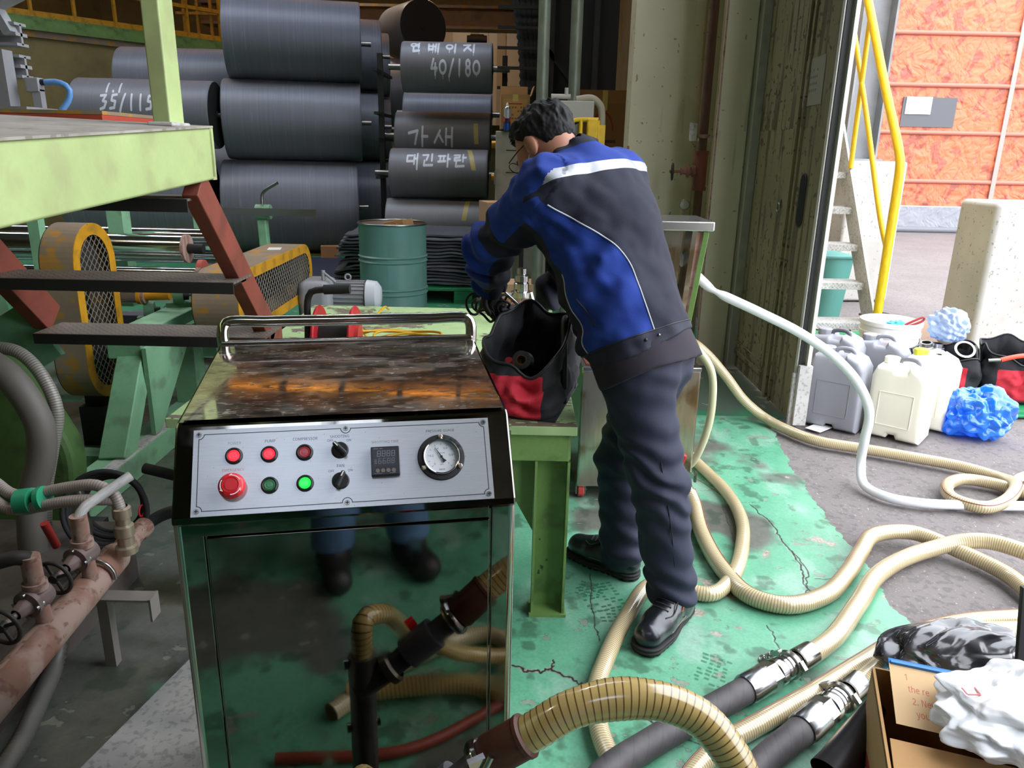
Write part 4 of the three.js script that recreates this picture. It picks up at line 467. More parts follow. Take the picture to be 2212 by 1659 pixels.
// ---------- bodies from distance fields ----------
function sdfMesh(f, lo, hi, cell) { // surface nets on a grid, skipping empty blocks
  const n = [0, 1, 2].map((k) => Math.ceil((hi[k] - lo[k]) / cell) + 1), [nx, ny, nz] = n, d = new Float32Array(nx * ny * nz), B = 8, id = (i, j, k) => (k * ny + j) * nx + i;
  for (let bk = 0; bk < nz; bk += B) for (let bj = 0; bj < ny; bj += B) for (let bi = 0; bi < nx; bi += B) {
    const c = f(lo[0] + (bi + B / 2) * cell, lo[1] + (bj + B / 2) * cell, lo[2] + (bk + B / 2) * cell), far = Math.abs(c) > cell * B * 1.25;
    for (let k = bk; k < Math.min(nz, bk + B); k++) for (let j = bj; j < Math.min(ny, bj + B); j++) for (let i = bi; i < Math.min(nx, bi + B); i++) d[id(i, j, k)] = far ? c : f(lo[0] + i * cell, lo[1] + j * cell, lo[2] + k * cell);
  }
  const vi = new Int32Array(nx * ny * nz).fill(-1), pos = [], idx = [], E = [[0, 1], [2, 3], [4, 5], [6, 7], [0, 2], [1, 3], [4, 6], [5, 7], [0, 4], [1, 5], [2, 6], [3, 7]];
  for (let k = 0; k < nz - 1; k++) for (let j = 0; j < ny - 1; j++) for (let i = 0; i < nx - 1; i++) {
    const c = []; let s = 0; for (let q = 0; q < 8; q++) { const v = d[id(i + (q & 1), j + (q >> 1 & 1), k + (q >> 2))]; c.push(v); if (v < 0) s++; }
    if (s === 0 || s === 8) continue;
    let x = 0, y = 0, z = 0, m = 0; for (const [a, b] of E) if ((c[a] < 0) !== (c[b] < 0)) { const t = c[a] / (c[a] - c[b]); x += (a & 1) + t * ((b & 1) - (a & 1)); y += (a >> 1 & 1) + t * ((b >> 1 & 1) - (a >> 1 & 1)); z += (a >> 2) + t * ((b >> 2) - (a >> 2)); m++; }
    vi[id(i, j, k)] = pos.length / 3; pos.push(lo[0] + (i + x / m) * cell, lo[1] + (j + y / m) * cell, lo[2] + (k + z / m) * cell);
  }
  const quad = (a, b, c, e, fl) => { if (a < 0 || b < 0 || c < 0 || e < 0) return; fl ? idx.push(a, b, c, a, c, e) : idx.push(a, c, b, a, e, c); };
  for (let k = 1; k < nz - 1; k++) for (let j = 1; j < ny - 1; j++) for (let i = 1; i < nx - 1; i++) {
    const a = d[id(i, j, k)] < 0;
    if (a !== d[id(i + 1, j, k)] < 0) quad(vi[id(i, j - 1, k - 1)], vi[id(i, j, k - 1)], vi[id(i, j, k)], vi[id(i, j - 1, k)], a);
    if (a !== d[id(i, j + 1, k)] < 0) quad(vi[id(i - 1, j, k - 1)], vi[id(i - 1, j, k)], vi[id(i, j, k)], vi[id(i, j, k - 1)], a);
    if (a !== d[id(i, j, k + 1)] < 0) quad(vi[id(i - 1, j - 1, k)], vi[id(i, j - 1, k)], vi[id(i, j, k)], vi[id(i - 1, j, k)], a);
  }
  const nor = new Float32Array(pos.length), e = cell * 0.6;
  for (let i = 0; i < pos.length; i += 3) { const [x, y, z] = [pos[i], pos[i + 1], pos[i + 2]], g = V(f(x + e, y, z) - f(x - e, y, z), f(x, y + e, z) - f(x, y - e, z), f(x, y, z + e) - f(x, y, z - e)).normalize(); nor[i] = g.x; nor[i + 1] = g.y; nor[i + 2] = g.z; }
  const g = new THREE.BufferGeometry(); g.setAttribute('position', new THREE.Float32BufferAttribute(pos, 3)); g.setAttribute('normal', new THREE.BufferAttribute(nor, 3)); g.setIndex(idx); return g;
}
function splitBy(geo, fn) { // cut a mesh where fn = 0; [fn > 0, fn <= 0]
  const g = geo.index ? geo.toNonIndexed() : geo, p = g.attributes.position, nn = g.attributes.normal, out = [[[], []], [[], []]];
  for (let i = 0; i < p.count; i += 3) {
    const P = [0, 1, 2].map((k) => ({ p: V().fromBufferAttribute(p, i + k), n: V().fromBufferAttribute(nn, i + k) })); P.forEach((q) => { q.v = fn(q.p.x, q.p.y, q.p.z, q.n); });
    for (const s of [0, 1]) { const ok = (q) => (s ? q.v <= 0 : q.v > 0), r = []; for (let k = 0; k < 3; k++) { const a = P[k], b = P[(k + 1) % 3]; if (ok(a)) r.push(a); if (ok(a) !== ok(b)) { const t = a.v / (a.v - b.v); r.push({ p: a.p.clone().lerp(b.p, t), n: a.n.clone().lerp(b.n, t) }); } } for (let k = 2; k < r.length; k++) for (const q of [r[0], r[k - 1], r[k]]) { out[s][0].push(q.p.x, q.p.y, q.p.z); out[s][1].push(q.n.x, q.n.y, q.n.z); } }
  }
  return out.map(([a, b]) => { const o = new THREE.BufferGeometry(); o.setAttribute('position', new THREE.Float32BufferAttribute(a, 3)); o.setAttribute('normal', new THREE.Float32BufferAttribute(b, 3)); return muv(o); });
}
const smin = (a, b, k) => { const h = Math.max(k - Math.abs(a - b), 0) / k; return Math.min(a, b) - h * h * k * 0.25; };
function cone(x, y, z, a, b, ra, rb) { // tapered capsule
  const bx = b.x - a.x, by = b.y - a.y, bz = b.z - a.z, px = x - a.x, py = y - a.y, pz = z - a.z, t = clamp((px * bx + py * by + pz * bz) / (bx * bx + by * by + bz * bz));
  return Math.hypot(px - bx * t, py - by * t, pz - bz * t) - (ra + (rb - ra) * t);
}
// crumpled plastic: a lump folded along many random creases
function crinkle(c, sx, sy, sz, amp, s, floorY) {
  const g = mergeVertices(new THREE.IcosahedronGeometry(1, 40).deleteAttribute('normal').deleteAttribute('uv')), p = g.attributes.position, D = Array.from({ length: 13 }, (_, i) => { const a = hash(i, s * 10 | 0, 1) * 2 * PI, z = hash(i, s * 10 | 0, 2) * 2 - 1, q = Math.sqrt(1 - z * z), f = 0.9 + 3.0 * hash(i, s * 10 | 0, 3); return [q * Math.cos(a) * f, z * f, q * Math.sin(a) * f, hash(i, s * 10 | 0, 4), 0.7 / f]; });
  for (let i = 0; i < p.count; i++) { const x = p.getX(i), y = p.getY(i), z = p.getZ(i), wx = x + 0.25 * (n3(x * 2 + s, y * 2, z * 2) - 0.5), wy = y + 0.25 * (n3(x * 2, y * 2 + s, z * 2) - 0.5), wz = z + 0.25 * (n3(x * 2, y * 2, z * 2 + s) - 0.5); let k = 0; for (const [a, b, d, h, w] of D) { const t = wx * a + wy * b + wz * d + h; k += w * (Math.abs(t - Math.floor(t) - 0.5) - 0.25); } const q = 1 + amp * k; p.setXYZ(i, c[0] + x * q * sx, Math.max(floorY, c[1] + y * q * sy), c[2] + z * q * sz); }
  g.computeVertexNormals(); return muv(g);
}
const weave = bumpTex(256, 64, 0.08, 301);

// ---------- workbench ----------
{
  const t = thing('workbench', 'low steel workbench with peeling pale green paint', 'workbench');
  part('top', box(1.24, 0.03, 1.76, -0.42, 0.645, -3.035, 0, 0, 0, 0.003), M.peel, t, 'peeling green top'); const gm = M.green;
  part('apron', [box(1.2, 0.09, 0.06, -0.42, 0.585, -2.2, 0, 0, 0, 0.004), box(0.06, 0.09, 1.7, 0.155, 0.585, -3.03, 0, 0, 0, 0.004), box(0.06, 0.09, 1.7, -0.99, 0.585, -3.03), box(1.2, 0.09, 0.06, -0.42, 0.585, -3.86)], gm, t);
  for (const [x, z] of [[0.13, -2.2], [-0.96, -2.2], [0.13, -3.84], [-0.96, -3.84]]) part('leg', [box(0.1, 0.54, 0.008, x, 0.27, z - 0.02), box(0.008, 0.54, 0.06, x - 0.05, 0.27, z + 0.006), box(0.008, 0.54, 0.06, x + 0.05, 0.27, z + 0.006), box(0.12, 0.01, 0.09, x, 0.005, z)], gm, t, 'channel leg with base plate');
  part('gusset', muv(place(new THREE.ExtrudeGeometry(poly([[0, 0], [0.14, 0], [0.14, -0.26]]), { depth: 0.008, bevelEnabled: false }), -0.065, 0.545, -2.215)), gm, t);
}
// ---------- tool bags ----------
const bagBlack = mat(0x1d1d21, 0.85, 0, { bumpMap: weave, bumpScale: 0.0006, sheen: 0.3, sheenColor: 0x555560 }), bagRed = mat(0xb3182c, 0.75, 0, { bumpMap: weave, bumpScale: 0.0006 });
function toolBag(label, p, yaw, a, b, h, s, group, inward = 0.25, dip = 0.07) {
  const t = thing('tool_bag', label, 'tool bag', p, yaw, group), N = 72, Mv = 22, pos = [], idx = [];
  const rim = (th) => h * (1 - dip * 4 * Math.max(0, Math.sin(th))) + 0.02 * Math.sin(th * 3 + s) + 0.012 * Math.sin(th * 7 + s * 2);
  for (let j = 0; j <= Mv; j++) for (let i = 0; i <= N; i++) {
    const th = i / N * 2 * PI, inner = j > 16, v = inner ? 1 - (j - 16) / 6 * 0.85 : j / 16, c = Math.cos(th), si = Math.sin(th), q = Math.pow(Math.pow(Math.abs(c), 4.5) + Math.pow(Math.abs(si), 4.5), -1 / 4.5), sh = (inner ? 0.9 : 1) * (1 - inward * v * v * 0.5) * (j === 0 ? 0.9 : 1), w = 0.03 * Math.sin(v * 3.1) * (n3(c * 3 + s, v * 4, si * 3) + 0.7 * n3(c * 7 + s, v * 9 + c * 3, si * 7) - 0.85);
    pos.push(c * q * (a * sh + w * 2), Math.max(0.003, rim(th) * v), si * q * (b * sh + w * 2));
  }
  for (let j = 0; j < Mv; j++) for (let i = 0; i < N; i++) { const A = j * (N + 1) + i, B = A + N + 1; idx.push(A, B, A + 1, B, B + 1, A + 1); }
  const g = new THREE.BufferGeometry(); g.setAttribute('position', new THREE.Float32BufferAttribute(pos, 3)); g.setIndex(idx); g.computeVertexNormals();
  const nRed = 16 * N * 6, outer = g.clone(); outer.setIndex(idx.slice(0, nRed)); const inn = g.clone(); inn.setIndex(idx.slice(nRed));
  const [red, blk] = splitBy(outer, (x, y, z) => Math.min(z - b * 0.45, a * 0.62 - Math.abs(x), rim(PI / 2) * 0.86 - y));
  part('shell', [blk, muv(inn), box(a * 1.9, 0.006, b * 1.9, 0, 0.004, 0)], bagBlack, t); part('front_panel', red, bagRed, t, 'red fabric front');
  part('zip_edge', hose(Array.from({ length: 40 }, (_, i) => { const th = i / 40 * 2 * PI, c = Math.cos(th), si = Math.sin(th), q = Math.pow(Math.pow(Math.abs(c), 4.5) + Math.pow(Math.abs(si), 4.5), -1 / 4.5), k = 1 - inward * 0.5; return [c * q * a * k, rim(th), si * q * b * k]; }), 0.005, 8, 0.02, true), M.black, t);
  part('strap', [hose([[a * 0.97, h * 0.1, b * 0.4], [a * 0.92, h * 0.7, b * 0.35], [a * 0.8, h * 1.08, 0], [a * 0.92, h * 0.7, -b * 0.35], [a * 0.97, h * 0.1, -b * 0.4]], 0.011, 8)], M.black, t); part('buckle', box(0.03, 0.02, 0.008, -a * 0.3, rim(PI / 2) * 0.83, b * (1 - inward * 0.5) + 0.006), M.black, t);
  return t;
}
{
  const t = toolBag('open black tool bag with red front on the workbench corner', [0.06, 0.66, -2.42], rad(-14), 0.135, 0.22, 0.262, 1.3, null, 0.12, 0.1);
  const k = thing('tape_roll', 'grey tape roll lying inside the workbench tool bag', 'tape'); const g = lathe([[0.016, -0.03], [0.03, -0.03], [0.03, 0.03], [0.016, 0.03], [0.016, -0.03]], 32); g.applyMatrix4(mat4(0.035, 0.80, -2.39, 1.2, 0.3, 0.5)); part('tape', g, mat(0x54585c, 0.5), k); const g2 = lathe([[0.014, -0.031], [0.0165, -0.031], [0.0165, 0.031], [0.014, 0.031], [0.014, -0.031]], 32); g2.applyMatrix4(mat4(0.035, 0.80, -2.39, 1.2, 0.3, 0.5)); part('core', g2, M.card, k);
  const r = thing('red_tool', 'red handled tool tip in the workbench tool bag', 'tool'); part('handle', cyl(V(0.0, 0.70, -2.4), V(-0.01, 0.80, -2.35), 0.016), M.red, r); part('tip', cyl(V(-0.01, 0.80, -2.35), V(-0.012, 0.815, -2.34), 0.012), M.redDeep, r);
}
// ---------- cable reel and cables ----------
{
  const t = thing('cable_reel', 'cable reel with red discs and black tube handle', 'cable reel', [0, 0, 0]), y = 0.775, z = -2.75, disc = (x) => turned(V(x - 0.006, y, z), V(x + 0.006, y, z), [[0.05, 0], [0.115, 0], [0.118, 0.004], [0.118, 0.008], [0.115, 0.012], [0.05, 0.012], [0.05, 0]], 48);
  part('flange', disc(-0.715), M.red, t, 'red flange'); part('flange', disc(-0.585), M.red, t, 'red flange'); part('hub', cyl(V(-0.72, y, z), V(-0.58, y, z), 0.06), M.black, t); part('socket_plate', cyl(V(-0.58, y, z), V(-0.565, y, z), 0.05), mat(0xb83a32, 0.5), t);
  part('stand', [hose([[-0.745, 0.672, z + 0.12], [-0.75, 0.68, z + 0.06], [-0.752, 0.8, z + 0.02], [-0.75, 0.92, z], [-0.735, 0.945, z], [-0.7, 0.952, z], [-0.6, 0.957, z]], 0.0125), cyl(V(-0.75, 0.672, z + 0.12), V(-0.75, 0.672, z - 0.12), 0.0115), cyl(V(-0.75, 0.672, z + 0.11), V(-0.56, 0.672, z + 0.11), 0.0115), cyl(V(-0.75, 0.672, z - 0.11), V(-0.56, 0.672, z - 0.11), 0.0115)], M.black, t); part('grip', cyl(V(-0.69, 0.953, z), V(-0.595, 0.958, z), 0.018), M.rubber, t);
  const c = thing('yellow_cable', 'tangled pile of yellow electric cable on the workbench', 'cable'), ym = mat(0xc79a12, 0.45);
  for (let k = 0; k < 9; k++) { const p = [], ph = k * 1.1, R = 0.1 + 0.035 * hash(k, 4), cx = -0.44 + 0.06 * (hash(k, 5) - 0.5), cz = -3.02 + 0.05 * (hash(k, 6) - 0.5); for (let i = 0; i < 14; i++) { const a = i / 14 * 2 * PI + ph; p.push([cx + R * 1.35 * Math.cos(a), 0.667 + 0.007 * k + 0.01 * Math.sin(a * 2 + k), cz + R * Math.sin(a)]); } part('loop', hose(p, 0.0055, 8, 0.012, true), ym, c); }
  part('tail', hose([[-0.6, 0.7, -3.0], [-0.62, 0.675, -3.15], [-0.67, 0.69, -3.28], [-0.7, 0.71, -3.3], [-0.66, 0.7, -3.35], [-0.63, 0.715, -3.42], [-0.62, 0.72, -3.6], [-0.63, 0.67, -3.8]], 0.0055, 8, 0.012), ym, c);
  const p = thing('orange_plug', 'orange power plug beside the yellow cable pile', 'plug'); part('body', [turned(V(-0.36, 0.69, -2.98), V(-0.26, 0.7, -2.96), [[0, 0], [0.02, 0.005], [0.026, 0.03], [0.03, 0.07], [0.03, 0.1], [0, 0.1]])], mat(0xd2502a, 0.5), p); part('rim', torus(0.029, 0.004, 24, 8).applyMatrix4(mat4(-0.262, 0.70, -2.96, 0, PI / 2, 0)), M.black, p);
}
{
  const t = thing('camlock_pipe', 'brown pipe stub with chrome camlock standing on the bench', 'pipe', [0.035, 0.66, -3.6]);
  part('pipe', cyl(V(0, 0, 0), V(0, 0.13, 0), 0.032), M.rust, t); part('camlock', lathe([[0.03, 0.12], [0.05, 0.125], [0.05, 0.15], [0.036, 0.155], [0.036, 0.19], [0.03, 0.195], [0.034, 0.2], [0.034, 0.225], [0.02, 0.23], [0.024, 0.235], [0.024, 0.26], [0, 0.265]], 28), M.chrome, t); part('lever', [bar(V(-0.05, 0.14, 0.02), V(-0.075, 0.15, 0.03), 0.02, 0.012), bar(V(0.045, 0.15, 0.02), V(0.06, 0.10, 0.035), 0.014, 0.008)], M.chrome, t);
}
// ---------- drum, pallet of sheets, cartons ----------
{
  const t = thing('steel_drum', 'teal green open steel drum holding cardboard scraps', 'drum', [-1.045, 0, -6.6]), prof = [[0, 0.005], [0.275, 0.005], [0.287, 0.0], [0.29, 0.02], [0.285, 0.03], [0.285, 0.25], [0.296, 0.262], [0.285, 0.274], [0.285, 0.29], [0.296, 0.302], [0.285, 0.314], [0.285, 0.52], [0.296, 0.532], [0.285, 0.544], [0.285, 0.56], [0.296, 0.572], [0.285, 0.584], [0.285, 0.83], [0.29, 0.84]];
  part('shell', lathe(prof, 56), mat(0xffffff, 0.38, 0, { map: wornTex(0x6f9d98, 0x8a8a80, 0.06, 0.8, 256, 0x55716c, 0.2, 23) }), t); part('rim', torus(0.287, 0.009, 56, 10).rotateX(PI / 2).translate(0, 0.842, 0), M.steel, t, 'bare steel rim'); part('liner', lathe([[0.281, 0.84], [0.28, 0.45], [0, 0.44]], 48), mat(0x9a8a80, 0.5, 0.4), t);
  for (const [i, [x, z, a, b]] of [[0.03, -0.05, 0.3, 0.2], [0.14, -0.02, -0.2, 0.5], [-0.02, 0.1, 0.9, -0.4]].entries()) solo('cardboard_scrap', box(0.16, 0.38, 0.01, -1.045 + x, 0.66 + (i === 2 ? -0.03 : 0.02), -6.6 + z, a, b, 0.2), M.card, `brown cardboard scrap in the drum, ${['middle piece', 'piece nearest the stacked rolls', 'low piece at the near rim'][i]}`, 'cardboard', 'cardboard scraps in the drum');
  const p = thing('plastic_pallet', 'green plastic pallet under the grey sheet pile', 'pallet', [-1.05, 0, -7.95]), pm = mat(0x1f7a4c, 0.5); for (let i = 0; i < 7; i++) part('deck_board', box(1.3, 0.03, 0.12, 0, 0.135, -0.48 + i * 0.16, 0, 0, 0, 0.005), pm, p); for (const x of [-0.55, 0, 0.55]) for (const z of [-0.45, 0, 0.45]) part('block', box(0.18, 0.1, 0.16, x, 0.07, z, 0, 0, 0, 0.01), pm, p); for (const x of [-0.55, 0, 0.55]) part('runner', box(0.18, 0.022, 1.06, x, 0.011, 0), pm, p);
  const sm = [0x53565e, 0x63666e, 0x484a51, 0x3e4047].map((c) => mat(c, 0.55));
  for (let k = 0; k < 15; k++) { const g = new THREE.BoxGeometry(1.32 + 0.12 * hash(k, 1), 0.016, 0.95, 40, 1, 14), q = g.attributes.position; for (let i = 0; i < q.count; i++) { const x = q.getX(i), z = q.getZ(i), ed = sstep(0.42, 0.66, Math.abs(x)) + sstep(0.36, 0.475, Math.abs(z)); q.setY(i, q.getY(i) + 0.022 * (n2(x * 3, z * 3, 0, 4) - 0.4) - ed * 0.02 * (n2(x * 7, z * 7 + k * 0.3, 0, 40) + 0.2)); q.setZ(i, z + 0.05 * (n2(x * 6, k * 3, 0, 7) - 0.5) * sstep(0.3, 0.475, Math.abs(z))); } g.computeVertexNormals(); g.rotateY(0.06 * (hash(k, 3) - 0.5)); g.translate(-1.02 + 0.08 * (hash(k, 5) - 0.5), 0.195 + k * 0.033, -7.95); solo('grey_sheet', muv(g), sm[k % 4], `dark grey folded fabric sheet, ${['lowest', 'second', 'third', 'fourth', 'fifth', 'sixth', 'seventh', 'eighth', 'ninth', 'tenth', 'eleventh', 'twelfth', 'thirteenth', 'fourteenth', 'topmost'][k]}${k && k < 14 ? ' from below' : ''} in the pallet pile`, 'fabric sheet', 'grey sheets on the pallet'); }
  const carton = (label, x, y, z, w, h, d, ry, open, m = M.card, print) => { const c = thing('carton', label, 'carton', [x, y, z], ry); part('walls', [box(w, h, 0.006, 0, h / 2, d / 2), box(w, h, 0.006, 0, h / 2, -d / 2), box(0.006, h, d, w / 2, h / 2, 0), box(0.006, h, d, -w / 2, h / 2, 0), box(w, 0.006, d, 0, 0.003, 0)], m, c); if (open) { part('flap', box(w, 0.005, h * 0.32, 0, h + h * 0.15, -d / 2 - 0.03, PI / 2 - 0.2, 0, 0), m, c); part('flap', box(0.005, h * 0.3, d * 0.9, w / 2 + 0.03, h + h * 0.12, 0, 0, 0, -0.3), m, c); } else part('lid', box(w + 0.004, 0.006, d + 0.004, 0, h, 0), m, c); part('tape', box(0.05, h * 0.2, 0.004, 0, h * 0.9, d / 2 + 0.004), M.tapeYellow, c); if (print) { const k = print.canvas ? print : print; const pl = new THREE.PlaneGeometry(w * 0.86, h * 0.8); pl.translate(0, h * 0.47, d / 2 + 0.0045); part('print', pl, mat(0xffffff, 0.85, 0, { map: k }), c); } return c; };
  const hazard = canvasTex(256, 256, (g) => { g.fillStyle = '#c9a27a'; g.fillRect(0, 0, 256, 256); g.strokeStyle = '#c23a2c'; g.lineWidth = 5; for (const [x, y] of [[80, 80], [180, 80]]) { g.beginPath(); g.moveTo(x, y - 34); g.lineTo(x + 34, y); g.lineTo(x, y + 34); g.lineTo(x - 34, y); g.closePath(); g.stroke(); } g.fillStyle = '#b8402f'; g.beginPath(); g.moveTo(80, 62); g.quadraticCurveTo(98, 84, 80, 96); g.quadraticCurveTo(64, 86, 80, 62); g.fill(); g.fillRect(40, 150, 170, 8); g.fillRect(40, 175, 120, 8); });
  const kprint = canvasTex(256, 256, (g) => { g.fillStyle = '#b0854f'; g.fillRect(0, 0, 256, 256); g.fillStyle = '#7d5430'; for (let i = 0; i < 5; i++) for (let j = 0; j < 6; j++) if (hash(i, j, 8) > 0.25) g.fillRect(60 + j * 30, 70 + i * 34, 20, 16); g.fillStyle = '#8a2f22'; g.fillRect(50, 40, 150, 10); });
  carton('open brown carton standing on the white machine by the spray can', -0.03, 1.64, -7.6, 0.26, 0.30, 0.3, 0.05, true, M.card, kprint);
  carton('pale carton on the floor below the white machine with hazard print', 0.02, 0, -6.6, 0.34, 0.36, 0.3, 0.1, false, mat(0xc6a17c, 0.85), hazard); carton('pale carton half hidden behind the worker at elbow height', -0.12, 0.78, -7.15, 0.36, 0.22, 0.3, 0.3, false, mat(0xbb9572, 0.85)); 
  const st = thing('carton_stand', 'dark steel stand under the pale carton', 'stand', [-0.12, 0, -7.15]); part('top', box(0.42, 0.03, 0.36, 0, 0.765, 0), M.dark, st); for (const [x, z] of [[-0.18, -0.15], [0.18, -0.15], [-0.18, 0.15], [0.18, 0.15]]) part('leg', box(0.04, 0.75, 0.04, x, 0.375, z), M.dark, st);
  const w = thing('white_machine', 'dirty white enclosed machine behind the worker', 'machine', [0, 0, -7.65]), wm = mat(0xffffff, 0.5, 0, { map: wornTex(0xb9b5aa, 0x7a7264, 0.14, 0.8, 256, 0x77705f, 0.35, 27) }); part('body', box(0.5, 1.6, 0.5, 0.05, 0.82, -0.06, 0, 0, 0, 0.008), wm, w); for (const y of [1.45, 1.25, 1.05]) part('slot', box(0.3, 0.008, 0.004, 0.05, y, 0.192), M.dark, w); part('hinge', [box(0.02, 0.12, 0.03, -0.2, 1.2, 0.2), box(0.02, 0.12, 0.03, -0.2, 0.6, 0.2)], M.steel, w); part('switch_box', box(0.07, 0.08, 0.02, -0.05, 0.9, 0.2), mat(0xd6d2c6, 0.5), w); part('brass_knob', [cyl(V(-0.24, 1.5, 0.05), V(-0.2, 1.5, 0.05), 0.035), cyl(V(-0.24, 1.2, 0.05), V(-0.2, 1.2, 0.05), 0.03)], mat(0xb98a3c, 0.4, 0.6), w);
  const cn = thing('spray_can', 'spray can with red and blue label beside the open carton', 'spray can', [-0.095, 1.625, -7.43]); const ct = canvasTex(256, 256, (g) => { g.fillStyle = '#b9c2ca'; g.fillRect(0, 0, 256, 256); g.fillStyle = '#1f4fae'; g.fillRect(0, 165, 256, 91); g.fillStyle = '#20304e'; g.fillRect(0, 110, 256, 60); for (const x of [64, 192]) { g.fillStyle = '#c0242c'; g.beginPath(); g.arc(x, 130, 44, 0, 7); g.fill(); g.fillStyle = '#eee'; g.fillRect(x - 26, 118, 52, 8); g.fillRect(x - 22, 134, 44, 8); } }); part('can', new THREE.CylinderGeometry(0.032, 0.032, 0.185, 28, 1, true).translate(0, 0.0925, 0), mat(0xffffff, 0.35, 0.3, { map: ct }), cn); part('shoulder', lathe([[0.032, 0.185], [0.028, 0.2], [0.018, 0.21], [0.014, 0.212]], 24), M.steel, cn); part('cap', lathe([[0.014, 0.21], [0.013, 0.23], [0.006, 0.235], [0.005, 0.245], [0, 0.246]], 20), M.white, cn);
  const brn = carton('large brown carton with red ring print behind the pipes', 0.84, 1.12, -8.1, 0.5, 0.9, 0.5, 0, false, mat(0x8a6238, 0.85), canvasTex(256, 256, (g) => { g.fillStyle = '#835b33'; g.fillRect(0, 0, 256, 256); g.strokeStyle = '#8a2f22'; g.lineWidth = 9; g.beginPath(); g.arc(120, 90, 60, PI, 0); g.stroke(); g.beginPath(); g.arc(120, 190, 60, PI, 0); g.stroke(); g.fillStyle = '#4a3018'; g.fillRect(90, 120, 110, 10); })); carton('brown carton under the large carton behind the pipes', 0.84, 0.0, -8.1, 0.55, 1.1, 0.5, 0, false, mat(0x7a5632, 0.85));
}
// ---------- pipes and fittings behind the worker ----------
{
  const pm = mat(0xffffff, 0.45, 0.25, { map: wornTex(0x8d9688, 0x6e6a58, 0.14, 0.7, 256, 0x6b6a58, 0.3, 29) });
  for (const [x, w] of [[0.192, 'nearer the worker'], [0.445, 'nearer the beige column']]) { const t = thing('vertical_pipe', `grey green vertical pipe behind the worker, ${w}`, 'pipe', [x, 0, -6.5], 0, 'vertical pipes behind the worker'); part('pipe', cyl(V(0, 0.02, 0), V(0, 7.3, 0), 0.047, 0.047, 28), pm, t); part('flange', cyl(V(0, 0, 0), V(0, 0.03, 0), 0.09), M.dark, t); }
  const t = thing('junction_box', 'pale grey junction box with bent conduit between the pipes', 'junction box', [0.40, 1.73, -5.9]); part('box', box(0.3, 0.14, 0.12, 0, 0, 0, 0, 0, 0, 0.008), mat(0xa9a79c, 0.5), t); part('plug', cyl(V(-0.11, 0.02, 0.06), V(-0.11, 0.02, 0.068), 0.018), M.dark, t); part('top_pipe', [cyl(V(-0.16, 0.1, 0), V(-0.02, 0.1, 0), 0.018), cyl(V(-0.05, 0.1, 0), V(-0.05, 0.16, 0), 0.014)], mat(0xa9a79c, 0.5), t); part('conduit', hose([[0.02, 0.08, 0], [0.14, 0.09, 0], [0.2, 0.04, 0], [0.215, -0.06, 0], [0.215, -0.14, 0]], 0.026), mat(0xa39a86, 0.5), t); part('flex', hose([[0.215, -0.14, 0], [0.21, -0.4, 0], [0.2, -0.75, 0]], (s) => 0.02 + 0.002 * Math.cos(s * 500), 12, 0.003), M.dark, t); part('bracket', box(0.06, 0.04, 0.62, 0.04, -0.05, -0.35), M.dark, t);
  const y = thing('yellow_hand_truck', 'yellow tube frame showing behind the worker shoulder', 'hand truck', [0.46, 0, -5.6]); part('tube', hose([[-0.09, 1.4, 0], [-0.095, 1.62, 0], [-0.07, 1.655, 0], [0.0, 1.665, 0], [0.1, 1.665, 0]], 0.014), M.railYellow, y); part('plate', box(0.075, 0.36, 0.05, 0.06, 1.49, 0, 0, 0, 0, 0.01), M.railYellow, y); part('frame', [cyl(V(-0.02, 1.66, 0), V(-0.02, 0.02, 0.02), 0.014), cyl(V(0.1, 1.66, 0), V(0.1, 0.02, 0.02), 0.014), box(0.05, 0.3, 0.03, 0.125, 1.48, 0)], M.railYellow, y); part('wheel', torus(0.09, 0.03, 28, 10).rotateY(PI / 2).translate(0.04, 0.12, 0.03), M.rubber, y);
  const d = thing('duct_bundle', 'black flexible ducts and cable rack hanging beside the pipes', 'duct'); for (let i = 0; i < 4; i++) part('duct', hose([[-0.15 + i * 0.1, 4.5, -9], [-0.12 + i * 0.08, 3.4, -9], [0.02 + i * 0.05, 2.7, -9], [0.08 + i * 0.04, 2.0, -9], [0.1 + i * 0.04, 0.2, -9]], (s) => 0.055 + 0.008 * Math.cos(s * 80), 14, 0.02), M.rubber, d); for (let i = 0; i < 5; i++) part('rung', box(0.5, 0.03, 0.03, 0.02, 2.1 + i * 0.2, -8.88), M.dark, d);
  const dk = thing('dark_press', 'tall dark machine standing in the gloom behind the pipes', 'machine', [0.55, 0, -9.6]); part('column', box(0.9, 5, 0.7, 0.1, 2.5, 0), M.dark, dk); part('rib', [box(0.08, 5, 0.1, -0.2, 2.5, 0.4), box(0.06, 5, 0.08, 0.3, 2.5, 0.4)], M.castiron, dk); part('brace', bar(V(-0.3, 2.6, 0.42), V(0.3, 1.9, 0.42), 0.06, 0.05), M.dark, dk);
}
